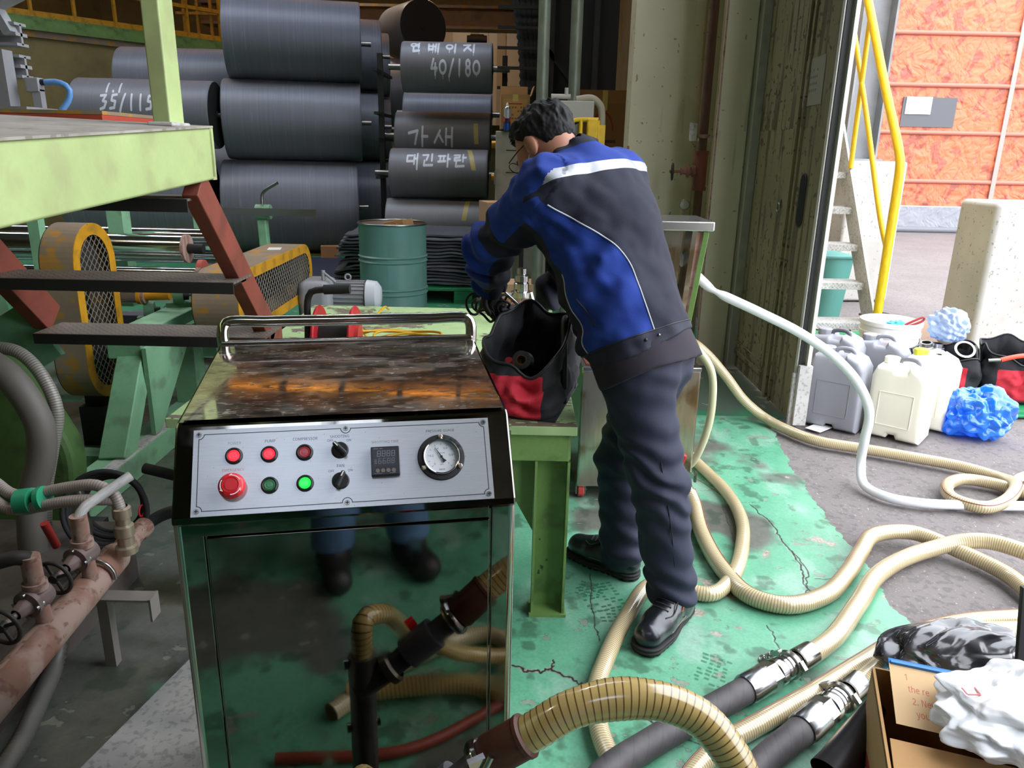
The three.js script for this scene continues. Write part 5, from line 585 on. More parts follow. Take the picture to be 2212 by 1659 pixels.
// ---------- second stainless machine with hopper ----------
{
  const t = thing('stainless_tank', 'stained stainless tank on red casters behind the worker', 'tank', [0, 0, 0]), sm = M.mirror2 = mat(0xffffff, 0.22, 0.95, { map: tex(512, 512, (u, v) => mixc([196, 190, 178], [140, 118, 86], 0.7 * sstep(0.5, 0.7, fbm(u * 5, v * 5, 5, 5, 331)) + 0.3 * fbm(u * 60, v * 8, 2, 0, 333)), 0.6) });
  part('body', box(0.5, 0.53, 0.55, 0.525, 0.325, -3.325, 0, 0.05, 0, 0.01), sm, t); part('edge_trim', [box(0.5, 0.02, 0.56, 0.525, 0.592, -3.325, 0, 0.05, 0, 0.005)], M.chrome, t); part('rust_tray', box(0.46, 0.008, 0.5, 0.525, 0.603, -3.33, 0, 0.05, 0), mat(0x9a5c34, 0.7, 0.3, { map: T.rust }), t, 'rust stained top'); part('upper_box', box(0.2, 0.14, 0.3, 0.35, 0.67, -3.4, 0, 0.05, 0, 0.008), sm, t);
  for (const [x, z] of [[0.31, -3.08], [0.74, -3.1], [0.31, -3.56], [0.74, -3.56]]) { const c = part('caster', [lathe([[0, -0.014], [0.03, -0.014], [0.034, -0.01], [0.034, 0.01], [0.03, 0.014], [0, 0.014]], 24).rotateZ(PI / 2).translate(x, 0.034, z)], mat(0xb03a34, 0.5), t, 'red caster wheel'); part('fork', [box(0.006, 0.06, 0.03, x - 0.019, 0.045, z), box(0.006, 0.06, 0.03, x + 0.019, 0.045, z), cyl(V(x - 0.025, 0.034, z), V(x + 0.028, 0.034, z), 0.006)], M.steel, c); }
  const hp = part('hopper', [box(0.24, 0.04, 0.34, 0.71, 1.163, -3.4, 0, 0, 0, 0.006)], mat(0xd4d4d4, 0.25, 1), t, 'bright hopper flange'); part('cone_wall', [bar(V(0.75, 1.15, -3.3), V(0.72, 0.6, -3.32), 0.02, 0.13, V(0, 0, 1)), bar(V(0.66, 1.15, -3.28), V(0.64, 0.6, -3.3), 0.1, 0.01, V(0, 0, 1)), bar(V(0.68, 1.14, -3.52), V(0.66, 0.6, -3.5), 0.1, 0.01, V(0, 0, 1))], sm, hp); part('green_rail', bar(V(0.80, 1.14, -3.24), V(0.745, 0.6, -3.26), 0.012, 0.02), M.green, hp); part('stain', bar(V(0.775, 1.14, -3.26), V(0.735, 0.6, -3.28), 0.03, 0.01, V(0, 0, 1)), M.rust, hp);
  const v = part('outlet_valve', [turned(V(0.70, 0.2, -3.02), V(0.752, 0.08, -2.95), [[0.02, 0], [0.028, 0.01], [0.028, 0.05], [0.034, 0.05], [0.034, 0.07], [0.026, 0.08], [0.03, 0.09], [0.03, 0.14]])], M.chrome, t); part('red_handle', box(0.025, 0.08, 0.02, 0.715, 0.215, -2.97, 0.2, 0, -0.2, 0.006), M.red, v); part('wing_clamp', [bar(V(0.715, 0.175, -2.97), V(0.77, 0.16, -2.95), 0.012, 0.02), box(0.01, 0.05, 0.012, 0.775, 0.16, -2.95)], M.chrome, v);
}
// ---------- beige columns, riser pipe and sliding door on the right ----------
{
  const c1 = structGroup('column_beige', 'broad beige steel column face behind the riser pipe'); part('face', [box(0.42, 7, 0.012, 1.04, 3.5, -6.0), box(0.012, 7, 0.25, 0.836, 3.5, -6.125), cyl(V(1.25, 0, -6.12), V(1.25, 7, -6.12), 0.12, 0.12, 40), box(0.12, 7, 0.02, 1.42, 3.5, -6.1)], M.beige, c1); part('peeled_edge', bar(V(0.832, 0.95, -5.99), V(0.832, 1.5, -5.99), 0.03, 0.012, V(1, 0, 0)), M.wood, c1, 'torn edge with bare brown core');
  const c2 = structGroup('column_rusty', 'beige column with rust streaked edges beside the sliding door'); part('flange', box(0.2, 7, 0.02, 1.405, 3.5, -5.3, 0, 0, 0, 0.003), M.beige, c2); part('web', box(0.02, 7, 0.7, 1.5, 3.5, -5.65), M.beige, c2); part('strip', box(0.11, 7, 0.16, 1.567, 3.5, -5.28, 0, 0, 0, 0.004), mat(0xffffff, 0.6, 0, { map: wornTex(0xb5b2a6, 0x8b8474, 0.14, 1.2, 256, 0x77705f, 0.3, 31) }), c2); part('rust_edge', [box(0.012, 5, 0.004, 1.309, 2.5, -5.288)], M.rust, c2);
  const r = thing('riser_pipe', 'brown riser pipe with a gate valve on the beige column', 'pipe', [1.32, 0, -5.7]), bm = mat(0xffffff, 0.6, 0.1, { map: wornTex(0x6d4a40, 0x4a3028, 0.15, 0.5, 256, 0x3a241e, 0.3, 33) });
  part('pipe', cyl(V(0, 0, 0), V(0, 7.3, 0), 0.03, 0.03, 28), bm, r); part('tee', [cyl(V(0, 1.22, 0), V(0, 1.46, 0), 0.045), cyl(V(0, 1.45, 0), V(0, 1.475, 0), 0.052), cyl(V(0, 1.2, 0), V(0, 1.225, 0), 0.05)], mat(0x824438, 0.6), r); part('coupling', cyl(V(0, 1.56, 0), V(0, 1.585, 0), 0.05), M.rust, r);
  const v = part('valve_body', [turned(V(-0.03, 1.335, 0), V(-0.3, 1.325, 0), [[0.03, 0], [0.042, 0.01], [0.042, 0.03], [0.03, 0.035], [0.03, 0.05], [0.044, 0.052], [0.044, 0.068], [0.024, 0.072], [0.02, 0.1], [0.028, 0.102], [0.028, 0.112], [0.01, 0.115], [0.01, 0.19]])], mat(0x8a5a4e, 0.6), r); const hw = [torus(0.055, 0.007, 32, 10), ...[0, 1, 2, 3, 4].map((k) => cyl(V(0, 0, 0), V(0.055 * Math.cos(k * 1.257), 0.055 * Math.sin(k * 1.257), 0), 0.006)), cyl(V(0, 0, -0.012), V(0, 0, 0.012), 0.014)]; hw.forEach((g) => { g.rotateY(PI / 2 - 0.12); g.translate(-0.2, 1.327, 0); }); part('handwheel', hw, M.castiron, v);
  part('wall_bracket', box(0.1, 0.04, 0.03, 0.03, 1.56, -0.06), M.galv, r); part('tag', box(0.05, 0.12, 0.02, -0.08, 1.6, 0.02), M.galv, r);
  const g = thing('wall_gauge', 'small round pressure gauge on the beige column', 'gauge', [1.235, 1.095, -5.75]); part('case', lathe([[0, -0.02], [0.034, -0.02], [0.038, 0], [0.038, 0.012], [0.033, 0.014], [0.033, 0.008]], 32).rotateX(PI / 2), M.steel, g); part('dial', new THREE.CircleGeometry(0.033, 32).translate(0, 0, 0.009), mat(0xb9b9ae, 0.4), g); part('stem', [cyl(V(0, -0.035, 0), V(0, -0.1, 0), 0.008), cyl(V(0, -0.1, 0), V(0.085, -0.1, 0.04), 0.008)], M.steel, g);
  const d = structGroup('door_1', 'heavy olive beige sliding steel door standing open'), dm = mat(0xffffff, 0.5, 0, { map: tex(1024, 1024, (u, v) => { const f = fbm(u * 4, v * 4, 5, 4, 341), s = fbm(u * 40, v * 3, 4, 0, 343), q = fbm(u * 60, v * 60, 2, 60, 345); let c = mixc([142, 132, 100], [118, 108, 82], f); c = mixc(c, [70, 62, 46], 0.7 * sstep(0.52, 0.75, s)); if (q > 0.74) c = mixc(c, [58, 52, 40], 0.7); return c; }, 1.6) });
  part('leaf', box(0.06, 3.6, 1.26, 1.595, 1.83, -4.72, 0, 0, 0, 0.004), dm, d); part('stile', [box(0.016, 3.6, 0.035, 1.558, 1.83, -4.5), box(0.014, 3.6, 0.02, 1.559, 1.83, -4.42)], dm, d); part('kick_moulding', [box(0.012, 0.03, 0.6, 1.56, 0.2, -4.92), box(0.012, 0.025, 0.6, 1.56, 0.14, -4.92), box(0.012, 0.28, 0.02, 1.56, 0.33, -4.6)], dm, d);
  const slot = new THREE.Shape(); slot.absarc(0, 0.1, 0.035, 0, PI); slot.absarc(0, -0.1, 0.035, PI, 2 * PI); part('slot_frame', muv(place(new THREE.ExtrudeGeometry(slot, { depth: 0.006, bevelEnabled: true, bevelSize: 0.008, bevelThickness: 0.003 }), 1.566, 1.22, -4.3, 0, -PI / 2, 0)), M.castiron, d, 'recessed pull slot'); part('slot_dark', muv(place(new THREE.ExtrudeGeometry(slot, { depth: 0.002, bevelEnabled: false }), 1.558, 1.22, -4.3, 0, -PI / 2, 0)), mat(0x0e0e0d, 0.9), d);
  part('notice', place(new THREE.PlaneGeometry(0.28, 0.24), 1.5625, 1.83, -4.345, 0, -PI / 2, 0.02), mat(0xffffff, 0.8, 0, { map: canvasTex(256, 256, (g2) => { g2.fillStyle = '#8e887a'; g2.fillRect(0, 0, 256, 256); g2.fillStyle = '#6b665b'; for (let i = 0; i < 4; i++) for (let j = 0; j < 5; j++) if (hash(i, j, 4) > 0.3) g2.fillRect(60 + j * 24, 60 + i * 36, 16, 14); }) }), d, 'faded paper notice'); part('latch', [torus(0.025, 0.005, 20, 8).rotateY(PI / 2).translate(1.55, 1.16, -4.63), box(0.008, 0.03, 0.02, 1.56, 1.19, -4.63)], M.steel, d);
  part('edge_profile', [box(0.05, 3.6, 0.03, 1.59, 1.83, -4.075), box(0.02, 3.6, 0.06, 1.612, 1.83, -4.04), box(0.012, 3.6, 0.02, 1.568, 1.83, -4.06)], mat(0xcfccc4, 0.45, 0.3), d, 'bright worn leading edge'); part('rubber_seal', box(0.022, 3.6, 0.016, 1.58, 1.83, -4.05), M.black, d); part('bottom_guide', [box(0.07, 0.34, 0.03, 1.6, 0.19, -4.02), box(0.03, 0.3, 0.02, 1.56, 0.16, -4.045)], M.galv, d);
  solo('paper_scrap', box(0.14, 0.002, 0.09, 1.72, 0.004, -4.02, 0, 0.7, 0), M.white, 'white paper scrap by the sliding door foot', 'paper');
}
// ---------- yard outside ----------
{
  const st = thing('ship_stair', 'steep pale grey steel stair outside the sliding door', 'stair'), sm = M.galv;
  for (let k = 0; k < 8; k++) part('tread', [box(0.58, 0.012, 0.24, 2.61, 0.16 + k * 0.29, -6.2 - k * 0.222), box(0.58, 0.05, 0.01, 2.61, 0.138 + k * 0.29, -6.08 - k * 0.222)], M.whiteTread, st);
  for (const x of [2.31, 2.91]) part('stringer', bar(V(x, 0.02, -6.02), V(x, 2.6, -8.0), 0.02, 0.2, V(0, 1, 0)), sm, st); part('leg', [box(0.06, 2.3, 0.06, 2.9, 1.15, -7.95), box(0.06, 2.3, 0.06, 2.32, 1.15, -7.95), box(0.06, 0.14, 0.06, 2.78, 0.07, -6.25)], sm, st);
  part('landing', box(0.9, 0.05, 1.2, 2.6, 2.52, -8.5), M.whiteTread, st); part('leg', [box(0.06, 2.5, 0.06, 2.9, 1.25, -9), box(0.06, 2.5, 0.06, 2.32, 1.25, -9)], sm, st);
  const h = part('handrail', hose([[2.89, 0.1, -5.98], [2.89, 0.8, -5.99], [2.89, 1.36, -6.0], [2.89, 1.44, -6.02], [2.89, 2.04, -6.5], [2.89, 2.72, -7.03], [2.89, 3.6, -7.75]], 0.034, 20, 0.03), M.railYellow, st, 'thick yellow handrail'); part('mid_rail', hose([[2.9, 0.78, -6.03], [2.9, 0.98, -6.2], [2.9, 1.78, -6.74], [2.9, 2.57, -7.29], [2.9, 3.2, -7.7]], 0.021), M.railYellow, h); part('baluster', hose([[2.9, 1.36, -6.91], [2.9, 2.6, -6.95]], 0.021), M.railYellow, h);
  const bin = thing('teal_bin', 'square teal plastic bin with black drips behind the stair', 'bin', [2.85, 0, -7.1], 0.1), bt = canvasTex(512, 512, (g, w) => { g.fillStyle = '#4f8f86'; g.fillRect(0, 0, w, w); for (let i = 0; i < 26; i++) { g.strokeStyle = 'rgba(16,20,18,0.85)'; g.lineWidth = rr(2, 7); const x = rr(150, 400); g.beginPath(); g.moveTo(x, rr(20, 120)); g.lineTo(x + rr(-8, 8), rr(180, 460)); g.stroke(); } }); const bg = new THREE.CylinderGeometry(0.27, 0.21, 0.58, 4, 1, true); bg.rotateY(PI / 4); bg.translate(0, 0.3, 0); part('body', bg, mat(0xffffff, 0.5, 0, { map: bt }), bin); part('rim', box(0.42, 0.03, 0.42, 0, 0.59, 0, 0, 0, 0, 0.01), mat(0x4f8f86, 0.5), bin); part('base', box(0.3, 0.02, 0.3, 0, 0.01, 0), mat(0x3f7a72, 0.5), bin);
  const ped = structGroup('column_pedestal', 'rough concrete pedestal under the grey steel column'); part('block', box(0.6, 1.42, 0.6, 3.62, 0.71, -8.3, 0, 0.1, 0, 0.03), M.conc, ped);
  const hbm = structGroup('column_steel', 'grey painted steel column on the concrete pedestal'); part('flange', [box(0.02, 5, 0.3, 3.34, 3.9, -8.3)], M.greyPaint, hbm); part('flange', [box(0.02, 5, 0.3, 3.66, 3.9, -8.3)], M.greyPaint, hbm); part('web', box(0.3, 5, 0.02, 3.5, 3.9, -8.3), M.greyPaint, hbm); part('base_plate', box(0.42, 0.02, 0.4, 3.5, 1.43, -8.3), M.greyPaint, hbm);
  const cc = structGroup('column_concrete', 'stout concrete guard block by the tool bags'); part('block', [box(0.9, 1.16, 0.5, 3.95, 0.58, -5.95, 0, 0, 0, 0.04)], M.conc, cc); part('steel_post', box(0.12, 3.4, 0.12, 4.02, 2.85, -5.95), M.greyPaint, cc);
  // high-speed door across the yard
  const od = structGroup('door_2', 'orange fabric roll-up door across the yard'), ot = tex(512, 512, (u, v) => { const f = fbm(u * 7, v * 7, 4, 7, 351), w = fbm(u * 20 + f * 3, v * 14 + f * 4, 3, 0, 353); return mixc([226, 112, 72], [160, 84, 66], 0.9 * sstep(0.54, 0.68, w) + 0.25 * f); }, 2.4), ob = tex(512, 512, (u, v) => { const k = 255 * fbm(u * 22 + 3 * fbm(u * 8, v * 8, 2, 8, 1), v * 16, 3, 0, 357); return [k, k, k]; }, 2.4, false), om = mat(0xffffff, 0.5, 0, { map: ot, bumpMap: ob, bumpScale: 0.04, side: THREE.DoubleSide });
  const ys = [0.52, 1.02, 1.95, 2.83, 3.76, 4.7, 5.6]; for (let i = 0; i < ys.length - 1; i++) { part('curtain_panel', box(5.6, ys[i + 1] - ys[i] - 0.04, 0.03, 9.2, (ys[i] + ys[i + 1]) / 2, -16), om, od); part('stiffener', cyl(V(6.4, ys[i + 1], -15.98), V(12, ys[i + 1], -15.98), 0.045), mat(0xb06a58, 0.6), od); }
  part('bottom_skirt', box(5.6, 0.5, 0.04, 9.2, 0.27, -16), mat(0x8a8b92, 0.7, 0, { bumpMap: ob, bumpScale: 0.03 }), od, 'grey bottom skirt'); part('bottom_tube', cyl(V(6.4, 0.06, -15.98), V(12, 0.06, -15.98), 0.06), mat(0x6a6b70, 0.6), od); part('window_patch', box(1.05, 0.55, 0.02, 8.07, 2.33, -15.97), mat(0x57585c, 0.6), od); part('paper', box(0.5, 0.32, 0.01, 7.85, 2.45, -15.95), M.white, od); part('strap', box(0.09, 5.2, 0.02, 9.6, 2.6, -15.94), mat(0x9a9089, 0.7), od); part('strap', box(0.09, 5.2, 0.02, 6.9, 2.6, -15.94), mat(0x9a9089, 0.7), od);
  struct('wall_outside', [box(3.9, 8, 0.3, 4.35, 4, -16.2), box(10, 8, 0.3, 17.1, 4, -16.2), box(6, 2.4, 0.3, 9.2, 6.8, -16.2)], M.conc, 'pale wall round the orange door across the yard');
  solo('loop_of_rope', hose([[3.3, 0.02, -7.2], [3.5, 0.05, -7.1], [3.55, 0.03, -6.9], [3.4, 0.02, -6.8], [3.25, 0.02, -6.95]], 0.012, 8, 0.03), mat(0x5a3f3a, 0.7), 'dark loop of thin hose lying near the yellow rail', 'hose');
}
// ---------- containers by the door ----------
{
  function jerry(name, label, x, z, yaw, m, w = 0.28, h = 0.4, d = 0.22, handleM = m, cap = m, group) {
    const t = thing(name, label, 'jerrycan', [x, 0, z], yaw, group), s = new THREE.Shape(), b = 0.03, W = w / 2 - b;
    s.moveTo(-W, b); s.lineTo(-W * 0.4, b); s.lineTo(-W * 0.3, b + 0.022); s.lineTo(W * 0.3, b + 0.022); s.lineTo(W * 0.4, b); s.lineTo(W, b); s.lineTo(W, h - 0.06); s.lineTo(W * 0.8, h - 0.025); s.lineTo(W * 0.5, h - 0.01); s.lineTo(W * 0.42, h - 0.03); s.lineTo(-W * 0.3, h - 0.03); s.lineTo(-W * 0.4, h - 0.012); s.lineTo(-W * 0.9, h - 0.02); s.lineTo(-W, h - 0.05);
    const g = new THREE.ExtrudeGeometry(s, { depth: d - 2 * b, bevelEnabled: true, bevelSize: b, bevelThickness: b, bevelSegments: 5 }); g.translate(0, 0, -d / 2 + b); part('body', toCreasedNormals(muv(g), rad(40)), m, t);
    part('handle', hose([[W * 0.55, h - 0.01, 0], [W * 0.5, h + 0.03, 0], [W * 0.35, h + 0.042, 0], [-W * 0.15, h + 0.04, 0], [-W * 0.3, h + 0.03, 0], [-W * 0.36, h - 0.02, 0]], 0.012, 12), handleM, t); part('neck', lathe([[0.034, 0], [0.034, 0.02], [0.04, 0.022], [0.04, 0.05], [0.036, 0.054], [0, 0.055]], 28).translate(-W * 0.7, h - 0.01, 0), cap, t);
    part('label_frame', [box(w * 0.6, 0.003, 0.003, 0, h * 0.68, d / 2 + 0.001), box(w * 0.6, 0.003, 0.003, 0, h * 0.2, d / 2 + 0.001), box(0.003, h * 0.48, 0.003, -w * 0.3, h * 0.44, d / 2 + 0.001), box(0.003, h * 0.48, 0.003, w * 0.3, h * 0.44, d / 2 + 0.001)], m, t); return t;
  }
  const gm = mat(0x8d8e96, 0.4), wm = mat(0xf6f2e0, 0.4), gl = 'grey jerrycans by the door';
  jerry('jerrycan', 'grey plastic jerrycan standing in front of another grey one', 1.83, -4.1, rad(-38), gm, 0.29, 0.4, 0.22, gm, gm, gl); jerry('jerrycan', 'grey plastic jerrycan half hidden behind the front grey one', 1.93, -4.42, rad(-38), gm, 0.29, 0.43, 0.22, mat(0x55565c, 0.5), gm, gl); jerry('jerrycan', 'grey plastic jerrycan mostly hidden behind the white ones', 2.2, -4.42, rad(-38), gm, 0.29, 0.4, 0.2, gm, gm, gl);
  jerry('jerrycan', 'pale cream jerrycan with grey handle nearest the asphalt hose', 2.12, -3.96, rad(-40), wm, 0.28, 0.38, 0.26, mat(0x77787e, 0.5), wm, 'cream jerrycans by the door'); jerry('jerrycan', 'pale cream jerrycan with yellow cap beside the blue bag', 2.37, -4.16, rad(-40), wm, 0.26, 0.38, 0.26, wm, mat(0xd8d83a, 0.4), 'cream jerrycans by the door');
  const bk = thing('white_bucket', 'white plastic bucket with a blue stripe full of odds', 'bucket', [2.44, 0, -4.85]); part('body', lathe([[0, 0.004], [0.15, 0.004], [0.155, 0.01], [0.172, 0.3], [0.176, 0.305], [0.176, 0.36], [0.185, 0.365], [0.185, 0.385], [0.18, 0.39], [0.18, 0.42], [0.188, 0.43], [0.188, 0.455], [0.18, 0.458], [0.165, 0.1], [0, 0.09]], 48), mat(0xf1f0ee, 0.35), bk); part('stripe', lathe([[0.1682, 0.215], [0.1705, 0.215], [0.1715, 0.235], [0.169, 0.235]], 48), mat(0x2c4f9c, 0.5), bk, 'blue stripe'); part('bail', torus(0.19, 0.004, 40, 8, PI).applyMatrix4(mat4(0, 0.37, 0, 1.9, 0.2, 0)), M.steel, bk); part('contents', new THREE.CylinderGeometry(0.16, 0.15, 0.03, 32).translate(0, 0.38, 0), mat(0xcfcac0, 0.8), bk);
  const rh = thing('red_grip_tool', 'looped red grip handle sticking out of the white bucket', 'tool'); part('grip', hose([[2.5, 0.43, -4.8], [2.56, 0.47, -4.78], [2.6, 0.49, -4.77], [2.605, 0.475, -4.77], [2.55, 0.44, -4.78], [2.5, 0.42, -4.8]], 0.007, 10, 0.01), mat(0xa8373c, 0.5), rh);
  const crumple = (r, sx, sy, sz, amp, fr, s, flat) => crinkle([0, 0, 0], r * sx, r * sy, r * sz, amp, s, flat ? -flat : -9);
  const bluem = mat(0x2a94f0, 0.15, 0, { transmission: 0.5, thickness: 0, clearcoat: 1, clearcoatRoughness: 0.1 });
  const bb = solo('blue_plastic_bag', muv(crumple(0.15, 1.15, 0.95, 1, 0.5, 2.4, 3.1, 0.122).translate(2.56, 0.125, -3.98)), bluem, 'crumpled bright blue plastic bag on the asphalt', 'plastic bag'); 
  solo('clear_blue_bag', muv(crumple(0.11, 1.0, 1.0, 1, 0.42, 2.2, 8.2, 0.09).translate(2.74, 0.45, -4.72)), mat(0xc9dcf6, 0.12, 0, { transmission: 0.45, thickness: 0, clearcoat: 1 }), 'clear bluish plastic bag resting on the fittings bag', 'plastic bag');
  solo('blue_wipe', muv(crumple(0.05, 1.3, 0.5, 0.8, 0.5, 2.5, 1.2).translate(2.46, 0.43, -4.82)), mat(0x49b4e6, 0.6), 'crumpled blue wipe on top of the white bucket', 'wipe');
  toolBag('black and red tool bag full of steel pipe fittings outside', [2.72, 0.012, -4.68], rad(-24), 0.2, 0.15, 0.31, 4.2, null, 0.1, 0.05); toolBag('black and red tool bag with orange handled pliers outside', [3.13, 0.032, -4.62], rad(-18), 0.2, 0.17, 0.33, 6.6, null, 0.12, 0.05);
  const pr = [[0, 0], [0.038, 0], [0.046, 0.004], [0.046, 0.03], [0.04, 0.034], [0.04, 0.07], [0.034, 0.075], [0.034, 0.1], [0.026, 0.1], [0.026, 0.04]];
  solo('pipe_coupling', turned(V(2.79, 0.28, -4.62), V(2.77, 0.36, -4.54), [[0.055, 0], [0.055, 0.06], [0.06, 0.062], [0.06, 0.085], [0.046, 0.086], [0.042, 0.02]]), M.steel, 'wide open steel coupling pointing at the viewer from the fittings bag', 'pipe fitting', 'pipe fittings in the bag'); solo('pipe_coupling', turned(V(2.66, 0.25, -4.66), V(2.66, 0.42, -4.66), pr), M.chrome, 'upright shiny coupling beside the open one', 'pipe fitting', 'pipe fittings in the bag'); solo('pipe_coupling', turned(V(2.57, 0.27, -4.62), V(2.55, 0.4, -4.6), pr), M.steel, 'ribbed steel coupling at the bag edge by the bucket', 'pipe fitting', 'pipe fittings in the bag');
  const pl = thing('pliers', 'long orange handled pliers lying over the second tool bag', 'pliers'); part('handle', hose([[2.92, 0.31, -4.43], [3.0, 0.335, -4.42], [3.07, 0.345, -4.42]], 0.014, 12), mat(0xdf4a2c, 0.4), pl); part('jaw', cyl(V(2.92, 0.31, -4.43), V(2.86, 0.3, -4.45), 0.01), M.steel, pl);
  const tr = thing('green_pallet', 'green plastic pallet behind the jerrycans', 'pallet', [2.5, 0, -5.55]), gm2 = mat(0x178a55, 0.45); for (let i = 0; i < 7; i++) part('deck_board', box(0.9, 0.025, 0.09, 0, 0.118, -0.36 + i * 0.12, 0, 0, 0, 0.004), gm2, tr); for (const x of [-0.38, 0, 0.38]) part('runner', box(0.12, 0.105, 0.8, x, 0.053, 0, 0, 0, 0, 0.004), gm2, tr);
  const t2 = thing('green_tray', 'low green plastic tray under the second tool bag', 'tray', [3.15, 0, -4.58]); part('base', box(0.62, 0.02, 0.62, 0, 0.01, 0, 0, 0, 0, 0.006), gm2, t2); part('lip', [box(0.62, 0.03, 0.015, 0, 0.025, 0.3), box(0.62, 0.03, 0.015, 0, 0.025, -0.3)], gm2, t2);
}
// ---------- hoses ----------
{
  const spiral = (p, base, line, w = 0.28) => { const t = tex(32, 64, (u, v) => { const k = ((v + u) % 1 + 1) % 1, q = Math.min(k, 1 - k) * 2; return mixc(hex(line), hex(base), sstep(w * 0.5, w, q)); }); t.repeat.set(1, 1 / p); return t; };
  const tan = mat(0xffffff, 0.22, 0, { map: spiral(0.0085, 0xc8b996, 0x9c8860, 0.42), clearcoat: 0.6, clearcoatRoughness: 0.15 }), tanBig = mat(0xffffff, 0.2, 0, { map: spiral(0.0115, 0xb39a62, 0x5c4722, 0.22), clearcoat: 0.8, clearcoatRoughness: 0.12 });
  const stripe = (pts, r, m, side) => { const c = curve(pts), n = 160, q = []; for (let i = 0; i <= n; i++) { const P = c.getPointAt(i / n), T = c.getTangentAt(i / n), S = V(T.z, 0, -T.x).normalize(); q.push(P.clone().addScaledVector(S, side * r * 0.78).add(V(0, r * 0.66, 0))); } return hose(q, 0.0022, 6, 0.02); };
  const line = (name, label, pts, r, m = tan, cat = 'hose', str = 0, group) => { const rib = m === tan, t = thing(name, label, cat, [0, 0, 0], 0, group); part('tube', hose(pts, rib ? (s) => r + 0.0007 * Math.cos(s * 2 * PI / 0.0085) : r, 20, rib ? 0.0028 : 0.015), m, t); if (str) part('stripe', stripe(pts, r, m, str), mat(0x7a4a34, 0.5), t, 'thin brown marking stripe'); return t; };
  const on = (pts, y) => pts.map(([x, z]) => [x, y, z]);
  const G = 'tan spiral hoses on the floor';
  line('spiral_hose', 'tan spiral hose running from the tank past the door to a coil on the asphalt', [[0.78, 0.5, -3.7], [0.9, 0.5, -3.95], [1.002, 0.45, -4.1], [1.084, 0.385, -4.12], [1.2, 0.262, -4.12], [1.31, 0.13, -4.1], [1.42, 0.045, -4.06], [1.5, 0.03, -3.9], ...on([[1.6, -3.745], [1.771, -3.657], [1.98, -3.551], [2.189, -3.429], [2.285, -3.313]], 0.03), [2.27, 0.06, -3.16], [2.147, 0.04, -3.03], ...on([[2.028, -2.985], [1.945, -3.06], [1.985, -3.195]], 0.03), [2.106, 0.03, -3.28], [2.219, 0.03, -3.24], [2.35, 0.03, -3.1], [2.7, 0.03, -2.9]], 0.027, tan, 'hose', 1, G);
  const wh = mat(0xe4e6ec, 0.3, 0, { clearcoat: 0.4 }); line('white_hose', 'flat white hose arching from the tank out to the asphalt', [[0.6, 1.08, -3.36], [0.68, 1.05, -3.35], [0.767, 0.971, -3.35], [0.86, 0.89, -3.345], [0.9, 0.868, -3.34], [1.077, 0.793, -3.31], [1.271, 0.703, -3.3], [1.429, 0.601, -3.28], [1.54, 0.489, -3.26], [1.605, 0.36, -3.25], [1.61, 0.227, -3.26], [1.62, 0.1, -3.28], [1.61, 0.03, -3.2], ...on([[1.66, -3.09], [1.768, -3.035], [1.962, -3.019], [2.228, -3.023], [2.6, -3.05]], 0.022)], (s) => 0.021 - 0.009 * Math.exp(-((s - 0.36) ** 2) / 0.0008), wh); line('white_hose', 'short white hose loop at the edge of the asphalt coil', on([[2.75, -3.42], [2.5, -3.38], [2.37, -3.3], [2.33, -3.2], [2.4, -3.12], [2.7, -3.1]], 0.022), 0.021, wh);
  line('cream_hose', 'pale cream hose looping down beside the stainless tank', [[0.66, 0.63, -3.2], [0.72, 0.69, -3.12], [0.76, 0.68, -3.06], [0.82, 0.6, -3.04], [0.84, 0.45, -3.04], [0.83, 0.3, -3.06], [0.8, 0.15, -3.12], [0.78, 0.05, -3.3]], 0.016, mat(0xc9c6a2, 0.35));
  line('spiral_hose', 'tan spiral hose from the tank valve sweeping across the green floor to the asphalt', [[0.757, 0.085, -2.945], [0.768, 0.06, -2.9], ...on([[0.757, -2.704], [0.767, -2.427], [0.816, -2.257], [0.924, -2.206], [1.07, -2.266], [1.209, -2.413], [1.32, -2.565]], 0.031), [1.42, 0.045, -2.68], [1.58, 0.05, -2.70], [1.702, 0.04, -2.575], [1.79, 0.03, -2.44], [1.8, 0.03, -2.28], [1.85, 0.03, -2.0]], 0.029, tan, 'hose', 1, G);
  line('spiral_hose', 'tan spiral hose looping from behind the tank round the black shoe', on([[0.85, -3.75], [0.9, -3.42], [0.955, -3.1], [0.95, -2.84], [0.89, -2.607], [0.79, -2.38], [0.69, -2.27], [0.6, -2.29]], 0.028).concat(on([[0.5, -2.32], [0.38, -2.12], [0.3, -1.93], [0.248, -1.76], [0.246, -1.6], [0.28, -1.46], [0.36, -1.2], [0.34, -0.7], [0.256, -0.42], [0.02, -0.44], [-0.25, -0.6]], 0.028)), 0.026, tan, 'hose', 0, G);
  line('spiral_hose', 'tan spiral hose ending in the farther chrome coupling', on([[2.3, -2.25], [1.95, -2.44], [1.78, -2.585], [1.573, -2.586], [1.328, -2.42], [1.165, -2.22], [1.007, -2.029], [0.874, -1.917]], 0.034).map((p, i) => (i === 1 || i === 2 ? [p[0], 0.082, p[2]] : p)), 0.03, tan, 'hose', 0, G);
  line('spiral_hose', 'tan spiral hose with brown stripe running between the two chrome couplings', on([[2.1, -2.2], [1.685, -2.169], [1.467, -2.135], [1.246, -2.049], [1.043, -1.913], [0.859, -1.783], [0.681, -1.665], [0.53, -1.56], [0.42, -1.43], [0.36, -1.2]], 0.028), 0.026, tan, 'hose', -1, G);
  line('spiral_hose', 'tan spiral hose ending in the nearer chrome coupling', on([[2.1, -2.12], [1.593, -2.085], [1.369, -2.066], [1.204, -1.98], [1.061, -1.867], [0.962, -1.785]], 0.034), 0.03, tan, 'hose', 0, G);
